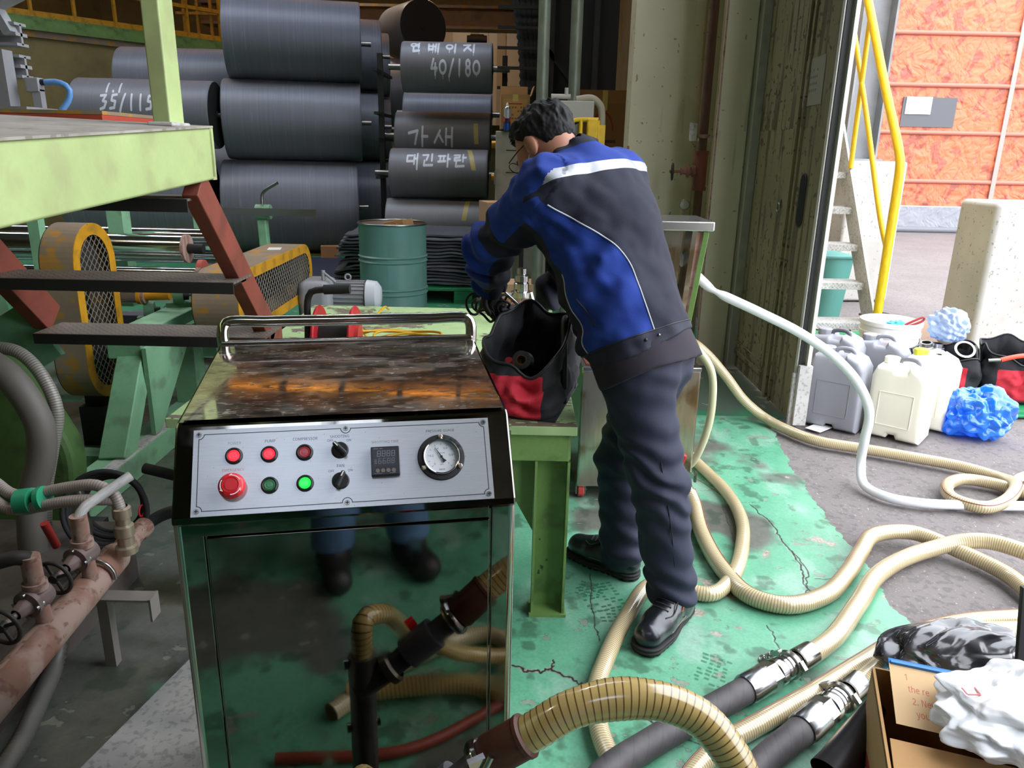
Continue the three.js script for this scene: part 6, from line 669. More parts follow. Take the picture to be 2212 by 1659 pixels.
  line('spiral_hose', 'short tan spiral hose passing beneath the nearer coupling and the carton', on([[1.25, -1.98], [1.1, -1.83], [0.983, -1.72], [0.857, -1.6], [0.76, -1.49], [0.6, -1.2]], 0.026), 0.022, tan, 'hose', 0, G);
  const big = [[0.0, 0.545, -0.993], [0.043, 0.575, -0.99], [0.101, 0.612, -0.997], [0.173, 0.63, -1.003], [0.246, 0.627, -1.003], [0.305, 0.604, -0.996], [0.348, 0.56, -0.983], [0.38, 0.5, -0.967], [0.39, 0.36, -0.93], [0.36, 0.16, -0.86], [0.3, 0.05, -0.78], [0.1, 0.04, -0.62], [-0.2, 0.04, -0.55]];
  const bh = thing('thick_spiral_hose', 'thick amber spiral hose arching up from the brown collar in front', 'hose'); part('tube', hose(big, (s) => 0.029 + 0.0028 * Math.exp(-((s - 0.2) ** 2) / 0.0016) + 0.0011 * Math.abs(Math.cos(s * PI / 0.0115)), 32, 0.0023), tanBig, bh);
  part('collar', [turned(V(-0.022, 0.527, -0.992), V(0.047, 0.578, -0.99), [[0.02, -0.012], [0.03, -0.008], [0.034, 0], [0.034, 0.062], [0.0355, 0.064], [0.0355, 0.07], [0.03, 0.074], [0.029, 0.06]], 32)], mat(0xffffff, 0.55, 0.1, { map: wornTex(0x5e3325, 0x3a2018, 0.2, 0.2, 256, 0x2c1812, 0.3, 37) }), bh, 'dark brown hose collar');
  // pvc valve train in front of the cabinet
  const va = thing('valve_train', 'pipe train with red and blue levers feeding the thick amber hose', 'valve'), A = V(-0.025, 0.525, -0.992), Bv = V(-0.16, 0.415, -0.965);
  part('clamp', [turned(V(-0.045, 0.509, -0.988), V(-0.02, 0.529, -0.992), [[0.02, 0], [0.034, 0.002], [0.038, 0.008], [0.038, 0.016], [0.034, 0.022], [0.02, 0.025]]), bar(V(-0.03, 0.545, -0.965), V(-0.055, 0.54, -0.955), 0.012, 0.014), cyl(V(-0.02, 0.555, -0.96), V(-0.045, 0.50, -0.95), 0.006)], M.chrome, va, 'chrome clamp'); part('pvc_valve', [cyl(V(-0.045, 0.508, -0.988), Bv, 0.024), cyl(V(-0.075, 0.485, -0.982), V(-0.13, 0.44, -0.971), 0.034)], mat(0x4b4a52, 0.4), va, 'dark grey plastic ball valve'); part('red_lever', [bar(V(-0.12, 0.5, -0.945), V(-0.085, 0.435, -0.94), 0.016, 0.02), cyl(V(-0.103, 0.463, -0.976), V(-0.1, 0.468, -0.938), 0.014)], mat(0xe01e26, 0.4), va, 'red lever');
  part('tee', [turned(Bv, V(-0.225, 0.37, -0.955), [[0.03, -0.005], [0.036, 0], [0.036, 0.015], [0.026, 0.02], [0.026, 0.09]]), cyl(V(-0.222, 0.45, -0.953), V(-0.225, 0.15, -0.95), 0.028), cyl(V(-0.225, 0.15, -0.95), V(-0.2, 0.15, -1.14), 0.024)], mat(0x6a665f, 0.35, 0.8), va); part('blue_lever', box(0.022, 0.12, 0.012, -0.235, 0.36, -0.915, 0.05, 0, 0, 0.004), mat(0x1c3f9a, 0.45), va, 'blue lever'); part('flange_bolt', [cyl(V(-0.26, 0.43, -0.95), V(-0.19, 0.43, -0.95), 0.01), cyl(V(-0.26, 0.27, -0.95), V(-0.19, 0.27, -0.95), 0.01)], M.chrome, va); part('hose_tail', hose([[-0.222, 0.44, -0.953], [-0.215, 0.52, -0.945], [-0.17, 0.5, -0.9], [-0.05, 0.3, -0.72], [0.12, 0.12, -0.6], [0.3, 0.04, -0.55], [0.6, 0.03, -0.5]], 0.022, 16), tanBig, va);
  line('red_hose', 'rust red hose lying on the floor under the valve train', on([[-0.4, -0.7], [-0.1, -0.78], [0.15, -0.72], [0.5, -0.6]], 0.016), 0.014, mat(0x8c3a2a, 0.5));
  // chrome couplings with black suction hose
  const hexNut = (p, q, r) => { const g = cyl(p, q, r, r, 6); return toCreasedNormals(g, rad(20)); };
  const couple = (label, a, b, tail, tl) => { // a: end of tan hose, b: towards the black hose
    const t = thing('hose_coupling', label, 'coupling'), d = b.clone().sub(a).normalize(), P = (s) => a.clone().addScaledVector(d, s), side = V(-d.z, 0, d.x);
    part('cuff', turned(P(-0.035), P(0.1), [[0.031, 0], [0.0355, 0.001], [0.0355, 0.062], [0.034, 0.066], [0.03, 0.068]], 32), mat(0xa9a8a5, 0.22, 1), t); part('spigot', turned(P(0.03), P(0.2), [[0.022, 0], [0.022, 0.03], [0.036, 0.034], [0.036, 0.04]], 28), M.steel, t);
    part('clamp', [turned(P(0.056), P(0.2), [[0.03, 0], [0.041, 0.003], [0.044, 0.01], [0.041, 0.018], [0.03, 0.021]], 32), bar(P(0.066).addScaledVector(side, -0.05).add(V(0, 0.012, 0)), P(0.066).addScaledVector(side, -0.03).add(V(0, 0.03, 0)), 0.014, 0.012), bar(P(0.066).addScaledVector(side, 0.035).add(V(0, 0.022, 0)), P(0.066).addScaledVector(side, 0.06).add(V(0, 0.0, 0)), 0.016, 0.014)], M.steel, t, 'hinged clamp');
    const links = []; for (let k = 0; k < 5; k++) links.push(torus(0.008, 0.0028, 14, 6).applyMatrix4(new THREE.Matrix4().compose(P(0.066).addScaledVector(side, 0.062 + k * 0.008).add(V(0, Math.max(-0.036, 0.0 - k * 0.011), 0)), new THREE.Quaternion().setFromEuler(new THREE.Euler(k % 2 ? 0 : PI / 2, 0.6, 0.4)), V(1, 1.3, 1)))); part('chain', links, M.steel, t);
    part('ribbed_adapter', turned(P(0.078), P(0.3), [[0.03, 0], [0.036, 0.002], [0.036, 0.012], [0.032, 0.014], [0.036, 0.018], [0.036, 0.028], [0.033, 0.03], [0.033, 0.04], [0.041, 0.044], [0.041, 0.062], [0.036, 0.066]], 32), M.chrome, t); part('hex_nut', [hexNut(P(0.144), P(0.182), 0.043), cyl(P(0.178), P(0.194), 0.042)], M.steel, t); part('crimp_shell', turned(P(0.19), P(0.4), [[0.036, 0], [0.0425, 0.004], [0.0425, 0.07], [0.04, 0.076], [0.035, 0.076]], 32), mat(0x9fa0a2, 0.25, 1), t);
    const e = P(0.255); part('black_hose', hose([e, P(0.3), ...tail.map((q) => V(...q))], 0.0365, 24), mat(0x6a6466, 0.6, 0, { map: (() => { const q = tex(64, 64, (u, v) => { const k = 150 + 60 * fbm(u * 8, v * 8, 3, 8, 361) + (Math.abs(((v + u) % 0.25) - 0.125) < 0.012 ? -30 : 0); return [k, k, k]; }); q.repeat.set(1, 5); return q; })() }), t, 'black suction hose'); return t;
  };
  couple('farther chrome hose coupling joining tan and black hose', V(0.874, 0.044, -1.917), V(0.583, 0.044, -1.713), [[0.5, 0.04, -1.66], [0.36, 0.04, -1.562], [0.22, 0.04, -1.44], [0.0, 0.04, -1.0]]);
  couple('nearer chrome hose coupling beside the open carton', V(0.962, 0.046, -1.785), V(0.7, 0.046, -1.565), [[0.62, 0.04, -1.5], [0.5, 0.04, -1.36], [0.35, 0.04, -1.05]]);
  line('thin_blue_hose', 'thin sky blue air hose arching over the tan hoses', [[1.06, 0.04, -1.84], [1.12, 0.09, -1.87], [1.2, 0.14, -1.88], [1.28, 0.18, -1.9], [1.36, 0.17, -1.92], [1.44, 0.12, -1.92], [1.5, 0.08, -1.9]], 0.0085, mat(0x6cb2e2, 0.3));
}
// ---------- carton, bags and board at the lower right ----------
{
  const t = thing('open_carton', 'worn open cardboard carton with red printing at the frame corner', 'carton', [0.997, 0, -1.282], rad(-19)), w = 0.4, d = 0.44, h = 0.285;
  const side = canvasTex(512, 512, (g) => { g.fillStyle = '#b59468'; g.fillRect(0, 0, 512, 512); for (let i = 0; i < 200; i++) { g.fillStyle = 'rgba(80,55,30,0.08)'; g.fillRect(rr(0, 512), rr(0, 512), rr(2, 60), rr(1, 4)); } g.save(); g.translate(256, 300); g.fillStyle = '#a8352c'; g.beginPath(); g.ellipse(0, 10, 200, 70, -0.1, 0, 7); g.fill(); g.fillStyle = '#c9a67c'; g.beginPath(); g.ellipse(10, 16, 120, 36, -0.1, 0, 7); g.fill(); g.restore(); });
  const flap = canvasTex(512, 256, (g) => { g.fillStyle = '#c4a47a'; g.fillRect(0, 0, 512, 256); g.fillStyle = '#2e6fae'; g.fillRect(0, 0, 512, 22); g.fillStyle = '#b05a4a'; g.font = '34px sans-serif'; ['1', 'the re', '2. Never', 'your gage'].forEach((s, i) => g.fillText(s, 60 + i * 10, 80 + i * 46)); });
  const cm = mat(0xffffff, 0.85, 0, { map: T.beige, color: 0xcfa878 });
  part('wall', [box(w, h, 0.006, 0, h / 2, d / 2), box(w, h, 0.006, 0, h / 2, -d / 2), box(0.006, h, d, w / 2, h / 2, 0), box(0.006, h, d, -w / 2, h / 2, 0), box(w, 0.006, d, 0, 0.003, 0)], M.card, t);
  const pl = new THREE.PlaneGeometry(d * 0.94, h * 0.94); pl.rotateY(-PI / 2); pl.translate(-w / 2 - 0.004, h / 2, 0); part('printed_side', pl, mat(0xffffff, 0.85, 0, { map: side }), t, 'red printed oval');
  const fp = new THREE.PlaneGeometry(w * 0.62, 0.2); fp.rotateX(-PI / 2 + 0.15); fp.translate(-w * 0.12, h + 0.014, -d / 2 + 0.09); part('flap', fp, mat(0xffffff, 0.85, 0, { map: flap }), t, 'flap with printed warning lines'); part('flap', [box(w * 0.96, 0.005, 0.18, 0, h - 0.005, d / 2 - 0.1, 0.1, 0, 0)], M.card, t); part('flap', box(0.15, 0.005, d * 0.9, w / 2 - 0.08, h + 0.0, 0, 0, 0, -0.1), M.card, t); for (const g of [box(w * 0.6, 0.008, 0.01, -w * 0.12, h + 0.028, -d / 2 + 0.006), box(w * 0.9, 0.008, 0.012, 0, h + 0.006, d / 2 + 0.003)]) part('blue_edge', g, mat(0x2f74b5, 0.6), t, 'blue printed edge');
  const lump = (c, sx, sy, sz, amp, fr, s, fl) => crinkle(c, sx, sy, sz, amp, s, fl);
  const wp = solo('white_plastic_bag', lump([1.13, 0.345, -1.31], 0.23, 0.062, 0.16, 0.45, 2.0, 5.5, 0.298), mat(0xe6e8ea, 0.3, 0, { transmission: 0.25, thickness: 0, clearcoat: 0.6, clearcoatRoughness: 0.2 }), 'crumpled translucent white plastic bag lying on the open carton', 'plastic bag'); part('printed_mark', [box(0.028, 0.001, 0.003, 0.97, 0.392, -1.33), box(0.003, 0.001, 0.02, 0.957, 0.391, -1.342), box(0.003, 0.001, 0.02, 0.983, 0.393, -1.342)], mat(0xb8484a, 0.6), wp);
  solo('black_trash_bag', lump([1.27, 0.11, -1.86], 0.21, 0.085, 0.09, 0.32, 2.2, 9.5, 0.06), mat(0x2b2b30, 0.22, 0, { clearcoat: 0.7, clearcoatRoughness: 0.15 }), 'shiny black bag lying behind the open carton', 'plastic bag');
  const bt = thing('black_tube', 'short black plastic tube lying against the open carton', 'tube'); part('tube', [hose([[0.905, 0.17, -1.56], [0.83, 0.12, -1.49], [0.755, 0.08, -1.43]], (s) => 0.026 + 0.11 * s, 24)], mat(0x2c2728, 0.4), bt);
  const bb = thing('black_board', 'upright black board at the right edge of view', 'board'); part('board', box(0.34, 0.46, 0.012, 1.49, 0.23, -1.71, 0, 0.1, 0.16, 0.002), mat(0x17171a, 0.5), bb);
}
// ---------- worker leaning over the bench ----------
{
  const t = thing('person', 'person in navy and blue work jacket bending over the tool bag', 'person');
  const F = V(-0.75, 0, -0.66).normalize(), Lf = V(-0.66, 0, 0.75).normalize(), P0 = V(0.40, 0.88, -2.24), N = V(0.178, 1.43, -2.425), S = N.clone().sub(P0).normalize(), Fb = F.clone().addScaledVector(S, -F.dot(S)).normalize();
  const at = (s, l = 0, f = 0) => P0.clone().addScaledVector(S, s).addScaledVector(Lf, l).addScaledVector(Fb, f);
  const J = { shL: V(0.092, 1.345, -2.262), shR: V(0.322, 1.365, -2.52), elL: V(-0.082, 1.15, -2.44), wrL: V(-0.085, 1.01, -2.615), elR: V(0.205, 1.1, -2.74), wrR: V(0.115, 0.93, -2.76), hipL: V(0.365, 0.82, -2.2), hipR: V(0.45, 0.82, -2.31), kL: V(0.455, 0.485, -2.15), aL: V(0.53, 0.1, -2.165), kR: V(0.375, 0.46, -2.4), aR: V(0.405, 0.1, -2.425) };
  const [tL0, tL1, tR0, tR1] = [at(-0.02, 0.055, 0.01), at(0.42, 0.075, 0.0), at(-0.02, -0.055, 0.01), at(0.42, -0.075, 0.0)], bk = at(0.4, 0, -0.03), belly = at(0.14, 0, 0.05), bl0 = at(0.05, 0, 0.03);
  const torso = (x, y, z) => { let d = smin(cone(x, y, z, tL0, tL1, 0.132, 0.138), cone(x, y, z, tR0, tR1, 0.132, 0.138), 0.08); d = smin(d, cone(x, y, z, bk, at(0.5, 0, -0.015), 0.125, 0.1), 0.08); d = smin(d, cone(x, y, z, bl0, belly, 0.13, 0.13), 0.08); d = smin(d, cone(x, y, z, at(0.5, 0, -0.01), N, 0.11, 0.076), 0.05); return smin(d, cone(x, y, z, J.shL, J.shR, 0.085, 0.085), 0.09); };
  const arm = (x, y, z) => Math.min(smin(cone(x, y, z, J.shL, J.elL, 0.09, 0.073), cone(x, y, z, J.elL, J.wrL, 0.073, 0.05), 0.03), smin(cone(x, y, z, J.shR, J.elR, 0.088, 0.07), cone(x, y, z, J.elR, J.wrR, 0.07, 0.048), 0.03));
  const sOf = (x, y, z) => (x - P0.x) * S.x + (y - P0.y) * S.y + (z - P0.z) * S.z;
  const phi = (x, y, z, s) => { const qx = x - P0.x - s * S.x, qy = y - P0.y - s * S.y, qz = z - P0.z - s * S.z; return Math.atan2(qx * Lf.x + qy * Lf.y + qz * Lf.z, -(qx * Fb.x + qy * Fb.y + qz * Fb.z)) * 180 / PI; };
  const along = (x, y, z, a, b) => { const d = b.clone().sub(a), L = d.length(); return ((x - a.x) * d.x + (y - a.y) * d.y + (z - a.z) * d.z) / (L * L); };
  const jacketBody = (x, y, z) => {
    const dt = torso(x, y, z), da = arm(x, y, z); let d = smin(dt, da, 0.045); if (d > 0.04 || d < -0.06) return d;
    const s = sOf(x, y, z), w = sstep(0.28, 0.02, s), a = along(x, y, z, J.shL, J.elL);
    const ph = phi(x, y, z, s), fl = sstep(25, 60, ph); d += 0.016 * (n3(x * 9 + y * 14, y * 5 - x * 9, z * 10) - 0.5) * (0.5 + 0.8 * w) + 0.009 * (n3(x * 24 - y * 10, y * 30 + x * 12, z * 24) - 0.5) * (0.5 + fl);
    d += 0.007 * Math.sin(s * 40 + ph * 0.05 + 6 * n3(x * 6, y * 6, z * 6)) * fl * sstep(0.03, 0.12, s) * sstep(0.5, 0.35, s);
    d += 0.006 * Math.sin(s * 62 + 3 * n3(x * 7, y * 7, z * 7) + 1.2 * Math.sin(phi(x, y, z, s) * 0.04)) * w * sstep(-0.02, 0.05, s) * sstep(20, 70, ph);
    if (da < dt) d += 0.009 * Math.sin(a * 24 + 8 * n3(x * 9, y * 9, z * 9)) * (0.5 + sstep(0.5, 1, a));
    return d;
  };
  const jacket = (x, y, z) => Math.max(jacketBody(x, y, z), -(sOf(x, y, z) - 0.005 - 0.012 * Math.sin(x * 14)) , sOf(x, y, z) - 0.665);
  const navy = mat(0x171929, 0.9, 0, { bumpMap: weave, bumpScale: 0.0004, sheen: 0.05, sheenColor: 0x4a4c68, sheenRoughness: 0.6 }), blue = mat(0x113284, 0.9, 0, { bumpMap: weave, bumpScale: 0.0004, sheen: 0.05, sheenColor: 0x4466bb, sheenRoughness: 0.6 });
  const jg = sdfMesh(jacket, [-0.24, 0.74, -2.94], [0.7, 1.58, -1.98], 0.0075);
  const oA = V(-0.5, 0.75, 0.15).normalize(), oB = V(-0.95, 0.1, 0.3).normalize();
  const isArmL = (x, y, z) => Math.min(cone(x, y, z, J.shL, J.elL, 0.09, 0.073), cone(x, y, z, J.elL, J.wrL, 0.073, 0.05)) < torso(x, y, z) - 0.004;
  const isArmR = (x, y, z) => Math.min(cone(x, y, z, J.shR, J.elR, 0.088, 0.07), cone(x, y, z, J.elR, J.wrR, 0.07, 0.048)) < torso(x, y, z) - 0.004;
  const off = (x, y, z, a, b, o) => { const k = clamp(along(x, y, z, a, b), -0.5, 1.5), q = a.clone().lerp(b, k); return (x - q.x) * o.x + (y - q.y) * o.y + (z - q.z) * o.z; };
  const phi1 = (s) => lerp(40, 84, sstep(0.22, 0.5, s)), phi2 = (s) => lerp(112, 104, sstep(0, 0.3, s));
  const blueAt = (x, y, z) => {
    if (isArmL(x, y, z)) { const a = along(x, y, z, J.shL, J.elL), b = along(x, y, z, J.elL, J.wrL); return b > 0.05 ? off(x, y, z, J.elL, J.wrL, oB) - 0.005 : Math.max(Math.min((0.62 - a) * 0.2, off(x, y, z, J.shL, J.elL, oA) + 0.012), Math.min((a - 0.82) * 0.2, off(x, y, z, J.shL, J.elL, oB))); }
    if (isArmR(x, y, z)) return 0.01;
    const s = sOf(x, y, z), p = phi(x, y, z, s); return Math.max(Math.min(s - 0.556, 0.635 - s), Math.min((p - phi1(s)) * 0.0026, (phi2(s) - p) * 0.0026, s - 0.045, 0.5 - s));
  };
  const [gb, gn0] = splitBy(jg, blueAt), [gs, gn1] = splitBy(gn0, (x, y, z) => (isArmL(x, y, z) || isArmR(x, y, z) ? -0.01 : Math.min(sOf(x, y, z) - 0.522, 0.558 - sOf(x, y, z)))), [gh, gn] = splitBy(gn1, (x, y, z) => (isArmL(x, y, z) || isArmR(x, y, z) ? -0.01 : 0.043 - sOf(x, y, z)));
  const jk = part('jacket', gn, navy, t, 'navy quilted work jacket'); part('blue_panel', gb, blue, jk, 'royal blue yoke, sleeve and flank panels'); part('reflective_strip', gs, mat(0x9ea0a6, 0.4, 0.2), jk, 'silver reflective strip across the back'); part('hem_band', gh, mat(0x1b1d2e, 0.8, 0, { bumpMap: weave, bumpScale: 0.0004 }), jk);
  const surf = (s, p) => { const d = Fb.clone().multiplyScalar(-Math.cos(rad(p))).addScaledVector(Lf, Math.sin(rad(p))), c = at(s); let a = 0.02, b = 0.4; for (let i = 0; i < 24; i++) { const m = (a + b) / 2, q = c.clone().addScaledVector(d, m); jacketBody(q.x, q.y, q.z) < 0 ? a = m : b = m; } return c.addScaledVector(d, a + 0.001); };
  const pm = mat(0xb9bcc4, 0.5); part('piping', hose(Array.from({ length: 26 }, (_, i) => surf(0.045 + i * 0.0168, phi1(0.045 + i * 0.0168))), 0.0022, 8, 0.008), pm, jk); part('piping', hose(Array.from({ length: 16 }, (_, i) => surf(0.045 + i * 0.016, phi2(0.045 + i * 0.016))), 0.0018, 8, 0.008), pm, jk);
  part('hem_seam', hose(Array.from({ length: 26 }, (_, i) => surf(0.044, -70 + i * 8.4)), 0.0018, 8, 0.01), M.black, jk); { const q = surf(0.024, 52); part('snap', place(new THREE.SphereGeometry(0.0055, 12, 8), q.x, q.y, q.z), M.black, jk); const r = surf(0.026, 36); part('snap', place(new THREE.SphereGeometry(0.0045, 12, 8), r.x, r.y, r.z), M.steel, jk); part('pocket_slit', hose([surf(0.2, 96), surf(0.16, 94), surf(0.11, 90)], 0.003, 8, 0.008), M.black, jk); }
  // hoodie hem and trousers
  const hood = (x, y, z) => { const s = sOf(x, y, z); return Math.max(smin(cone(x, y, z, at(-0.12, 0.056, 0.005), at(0.1, 0.055, 0.01), 0.132, 0.126), cone(x, y, z, at(-0.12, -0.056, 0.005), at(0.1, -0.055, 0.01), 0.132, 0.126), 0.08) + 0.004 * (n3(x * 16, y * 16, z * 16) - 0.5), s - 0.03, -0.065 - s + 0.006 * Math.sin(x * 20)); };
  part('hoodie_hem', muv(flatten(sdfMesh(hood, [0.15, 0.62, -2.5], [0.68, 1.02, -1.98], 0.009))), mat(0x241e28, 0.9), t, 'dark plum hoodie hem');
  const pants = (x, y, z) => {
    const l = smin(cone(x, y, z, J.hipL, J.kL, 0.108, 0.084), cone(x, y, z, J.kL, J.aL, 0.084, 0.078), 0.03), r = smin(cone(x, y, z, J.hipR, J.kR, 0.105, 0.082), cone(x, y, z, J.kR, J.aR, 0.082, 0.074), 0.03), h = cone(x, y, z, V(0.39, 0.845, -2.2), V(0.44, 0.85, -2.29), 0.113, 0.11);
    let d = smin(smin(l, r, 0.025), h, 0.05); if (d > 0.04 || d < -0.06) return d;
    const kn = Math.exp(-(((y - 0.5) / 0.13) ** 2)), ck = Math.exp(-(((y - 0.13) / 0.09) ** 2)); d += (0.004 + 0.010 * kn + 0.011 * ck) * (Math.sin(y * 85 + x * 40 + 7 * n3(x * 9, y * 9, z * 9)) * 0.45) + 0.007 * (n3(x * 22, y * 10, z * 22) - 0.5);
    return Math.max(d, 0.062 - y + 0.01 * Math.sin(x * 30), y - 0.9);
  };
  part('trousers', muv(flatten(sdfMesh(pants, [0.2, 0.04, -2.58], [0.68, 1.0, -1.98], 0.0075))), mat(0x1c2036, 0.75, 0, { bumpMap: weave, bumpScale: 0.0003 }), t, 'dark navy work trousers');
  part('trouser_seam', hose([[0.42, 0.74, -2.105], [0.435, 0.62, -2.085], [0.462, 0.49, -2.068], [0.49, 0.36, -2.072], [0.515, 0.22, -2.085]], 0.0016, 6, 0.01), mat(0x10131f, 0.8), t);
  // head: a to the left, b up, c forward
  const Hc = V(0.088, 1.462, -2.455), hf = F.clone().multiplyScalar(0.8).add(V(0, -0.6, 0)).normalize(), hu = F.clone().multiplyScalar(0.6).add(V(0, 0.8, 0)).normalize(), loc = (x, y, z) => { const q = V(x, y, z).sub(Hc); return [q.dot(Lf), q.dot(hu), q.dot(hf)]; }, W = (a, b, c) => Hc.clone().addScaledVector(Lf, a).addScaledVector(hu, b).addScaledVector(hf, c);
  const cran = (a, b, c) => (Math.hypot(a / 0.92, (b - 0.028) / 0.98, (c + 0.012) / 1.12) - 0.088);
  const neckA = W(0, -0.05, -0.035), neckB = N.clone().addScaledVector(S, -0.04);
  const headF = (x, y, z) => { const [a, b, c] = loc(x, y, z); let d = smin(cran(a, b, c), Math.hypot(a / 0.9, (b + 0.055) / 1.05, (c - 0.035) / 1.1) - 0.058, 0.05); d = smin(d, Math.hypot(a, b + 0.02, (c - 0.05)) - 0.058, 0.03); d = smin(d, Math.min(Math.hypot(a, (b + 0.012) * 0.7, c - 0.108) - 0.011, Math.hypot(a, b + 0.03, c - 0.116) - 0.014), 0.02); d = smin(d, Math.hypot(a * 0.6, (b + 0.062) * 1.6, c - 0.092) - 0.016, 0.012); for (const s of [-1, 1]) { d = Math.max(d, -(Math.hypot(a - s * 0.033, b - 0.008, c - 0.108) - 0.015)); const e = Math.hypot((a - s * 0.083) / 0.45, (b + 0.002) / 1.25, (c + 0.01) / 0.85) - 0.027, e2 = Math.hypot((a - s * 0.09) / 0.35, (b - 0.003) / 1.15, (c - 0.002) / 0.7) - 0.019; d = smin(d, Math.max(e, -e2), 0.006); } return smin(d, cone(x, y, z, neckA, neckB, 0.058, 0.064), 0.03); };
  const skin = mat(0xa9745a, 0.55, 0, { sheen: 0.2 });
  const core = (x, y, z) => Math.min(torso(x, y, z) + 0.03, arm(x, y, z) + 0.03, cone(x, y, z, J.hipL, J.kL, 0.08, 0.055), cone(x, y, z, J.kL, J.aL, 0.055, 0.04), cone(x, y, z, J.hipR, J.kR, 0.08, 0.055), cone(x, y, z, J.kR, J.aR, 0.055, 0.04));
  const fing = (w, dir, sd, curl) => { const f = [], n = dir.clone().cross(sd).normalize(); [[-0.028, 0.062, 0.0085], [-0.009, 0.072, 0.009], [0.01, 0.067, 0.0088], [0.028, 0.052, 0.008]].forEach(([o, L, r]) => { const a = w.clone().addScaledVector(dir, 0.085).addScaledVector(sd, o), b = a.clone().addScaledVector(dir, L * 0.45).addScaledVector(n, curl * 0.012), c = b.clone().addScaledVector(dir, L * 0.25).addScaledVector(n, curl * 0.026), e = c.clone().addScaledVector(dir, -L * 0.02).addScaledVector(n, curl * 0.022); f.push([a, b, r, r * 0.95], [b, c, r * 0.95, r * 0.9], [c, e, r * 0.9, r * 0.8]); }); const ta = w.clone().addScaledVector(dir, 0.03).addScaledVector(sd, -0.03), tb = ta.clone().addScaledVector(dir, 0.03).addScaledVector(sd, -0.018).addScaledVector(n, curl * 0.015), tc = tb.clone().addScaledVector(dir, 0.028).addScaledVector(n, curl * 0.018); f.push([ta, tb, 0.012, 0.0105], [tb, tc, 0.0105, 0.009]); return [f, n]; };
  const hand = (w, dir, sd, curl) => { const [f] = fing(w, dir, sd, curl), pa = [w.clone().addScaledVector(sd, -0.014), w.clone().addScaledVector(dir, 0.08).addScaledVector(sd, -0.022), w.clone().addScaledVector(sd, 0.012), w.clone().addScaledVector(dir, 0.078).addScaledVector(sd, 0.02), w.clone().addScaledVector(dir, 0.08), w.clone().addScaledVector(dir, -0.05)]; const fn = (x, y, z) => { let d = smin(cone(x, y, z, pa[0], pa[1], 0.02, 0.016), cone(x, y, z, pa[2], pa[3], 0.02, 0.015), 0.02); d = smin(d, cone(x, y, z, w, pa[4], 0.022, 0.016), 0.02); d = smin(d, cone(x, y, z, w, pa[5], 0.024, 0.028), 0.02); for (const [a, b, r, q] of f) d = smin(d, cone(x, y, z, a, b, r, q), 0.005); return d; }; return sdfMesh(fn, [w.x - 0.17, w.y - 0.17, w.z - 0.17], [w.x + 0.17, w.y + 0.17, w.z + 0.17], 0.0035); };
  const hL = hand(J.wrL, V(0.1, -0.85, -0.5).normalize(), V(0.6, 0.35, -0.55).normalize(), 1), hR = hand(J.wrR, V(-0.35, -0.9, -0.1).normalize(), V(0.3, -0.2, 0.9).normalize(), 1);
  const hg = sdfMesh(headF, [-0.1, 1.28, -2.64], [0.3, 1.62, -2.28], 0.0042);
  part('body', [hg, sdfMesh(core, [-0.24, 0.03, -2.94], [0.7, 1.5, -1.98], 0.02)].map((g) => muv(flatten(g))), skin, t); part('glove', muv(flatten(hL)), mat(0x2b2823, 0.7), t, 'dark work glove'); part('glove', muv(flatten(hR)), mat(0x2b2823, 0.7), t, 'dark work glove');
  const hairF = (x, y, z) => { const [a, b, c] = loc(x, y, z); let d = cran(a, b, c) - 0.005 - 0.011 * sstep(-0.01, 0.06, b + 0.2 * c); if (d > 0.03) return d; d -= 0.016 * (n3(a * 60 + c * 20, b * 30, c * 60) - 0.5) * sstep(0.0, 0.05, b) + 0.004 * (n3(a * 150, b * 90, c * 150) - 0.5); const line = c > 0 ? lerp(0.022, 0.07, sstep(0.0, 0.06, c)) : lerp(0.022, -0.055, sstep(-0.02, -0.075, c)); return Math.max(d, (line - b) * 0.8 + 0.01 * (n3(a * 80, b * 80, c * 80) - 0.5)); };
  part('hair', muv(flatten(sdfMesh(hairF, [-0.1, 1.32, -2.66], [0.28, 1.66, -2.28], 0.0035))), mat(0x0c0a09, 0.65, 0, { specularIntensity: 0.5 }), t, 'short black hair');
  const gl = part('glasses', [hose([W(0.083, 0.012, -0.01), W(0.08, 0.014, 0.04), W(0.07, 0.012, 0.1)], 0.0018, 8, 0.01), hose([W(-0.083, 0.012, -0.01), W(-0.08, 0.014, 0.04), W(-0.07, 0.012, 0.1)], 0.0018, 8, 0.01), ...[-1, 1].map((s) => hose(Array.from({ length: 14 }, (_, i) => W(s * 0.036 + 0.026 * Math.cos(i / 14 * 2 * PI), 0.002 + 0.018 * Math.sin(i / 14 * 2 * PI), 0.112)), 0.0016, 6, 0.008, true)), hose([W(-0.01, 0.005, 0.114), W(0.01, 0.005, 0.114)], 0.0014, 6, 0.005)], M.black, t);
  part('eye', [-1, 1].map((s) => { const q = W(s * 0.033, 0.006, 0.088); return place(new THREE.SphereGeometry(0.011, 14, 10), q.x, q.y, q.z); }), mat(0x2a1d16, 0.2), t); part('mask', muv(flatten(sdfMesh((x, y, z) => { const [a, b, c] = loc(x, y, z); return Math.max(headF(x, y, z) - 0.006, -(headF(x, y, z) + 0.001), b + 0.028, -0.105 - b, 0.03 - c); }, [-0.12, 1.28, -2.64], [0.24, 1.5, -2.3], 0.005))), mat(0xd9dde2, 0.8), t, 'pale face mask'); part('mask_loop', hose([W(0.07, -0.035, 0.04), W(0.082, -0.022, 0.01), W(0.088, 0.0, -0.025), W(0.085, 0.02, -0.02)], 0.0014, 6, 0.006), M.white, t);
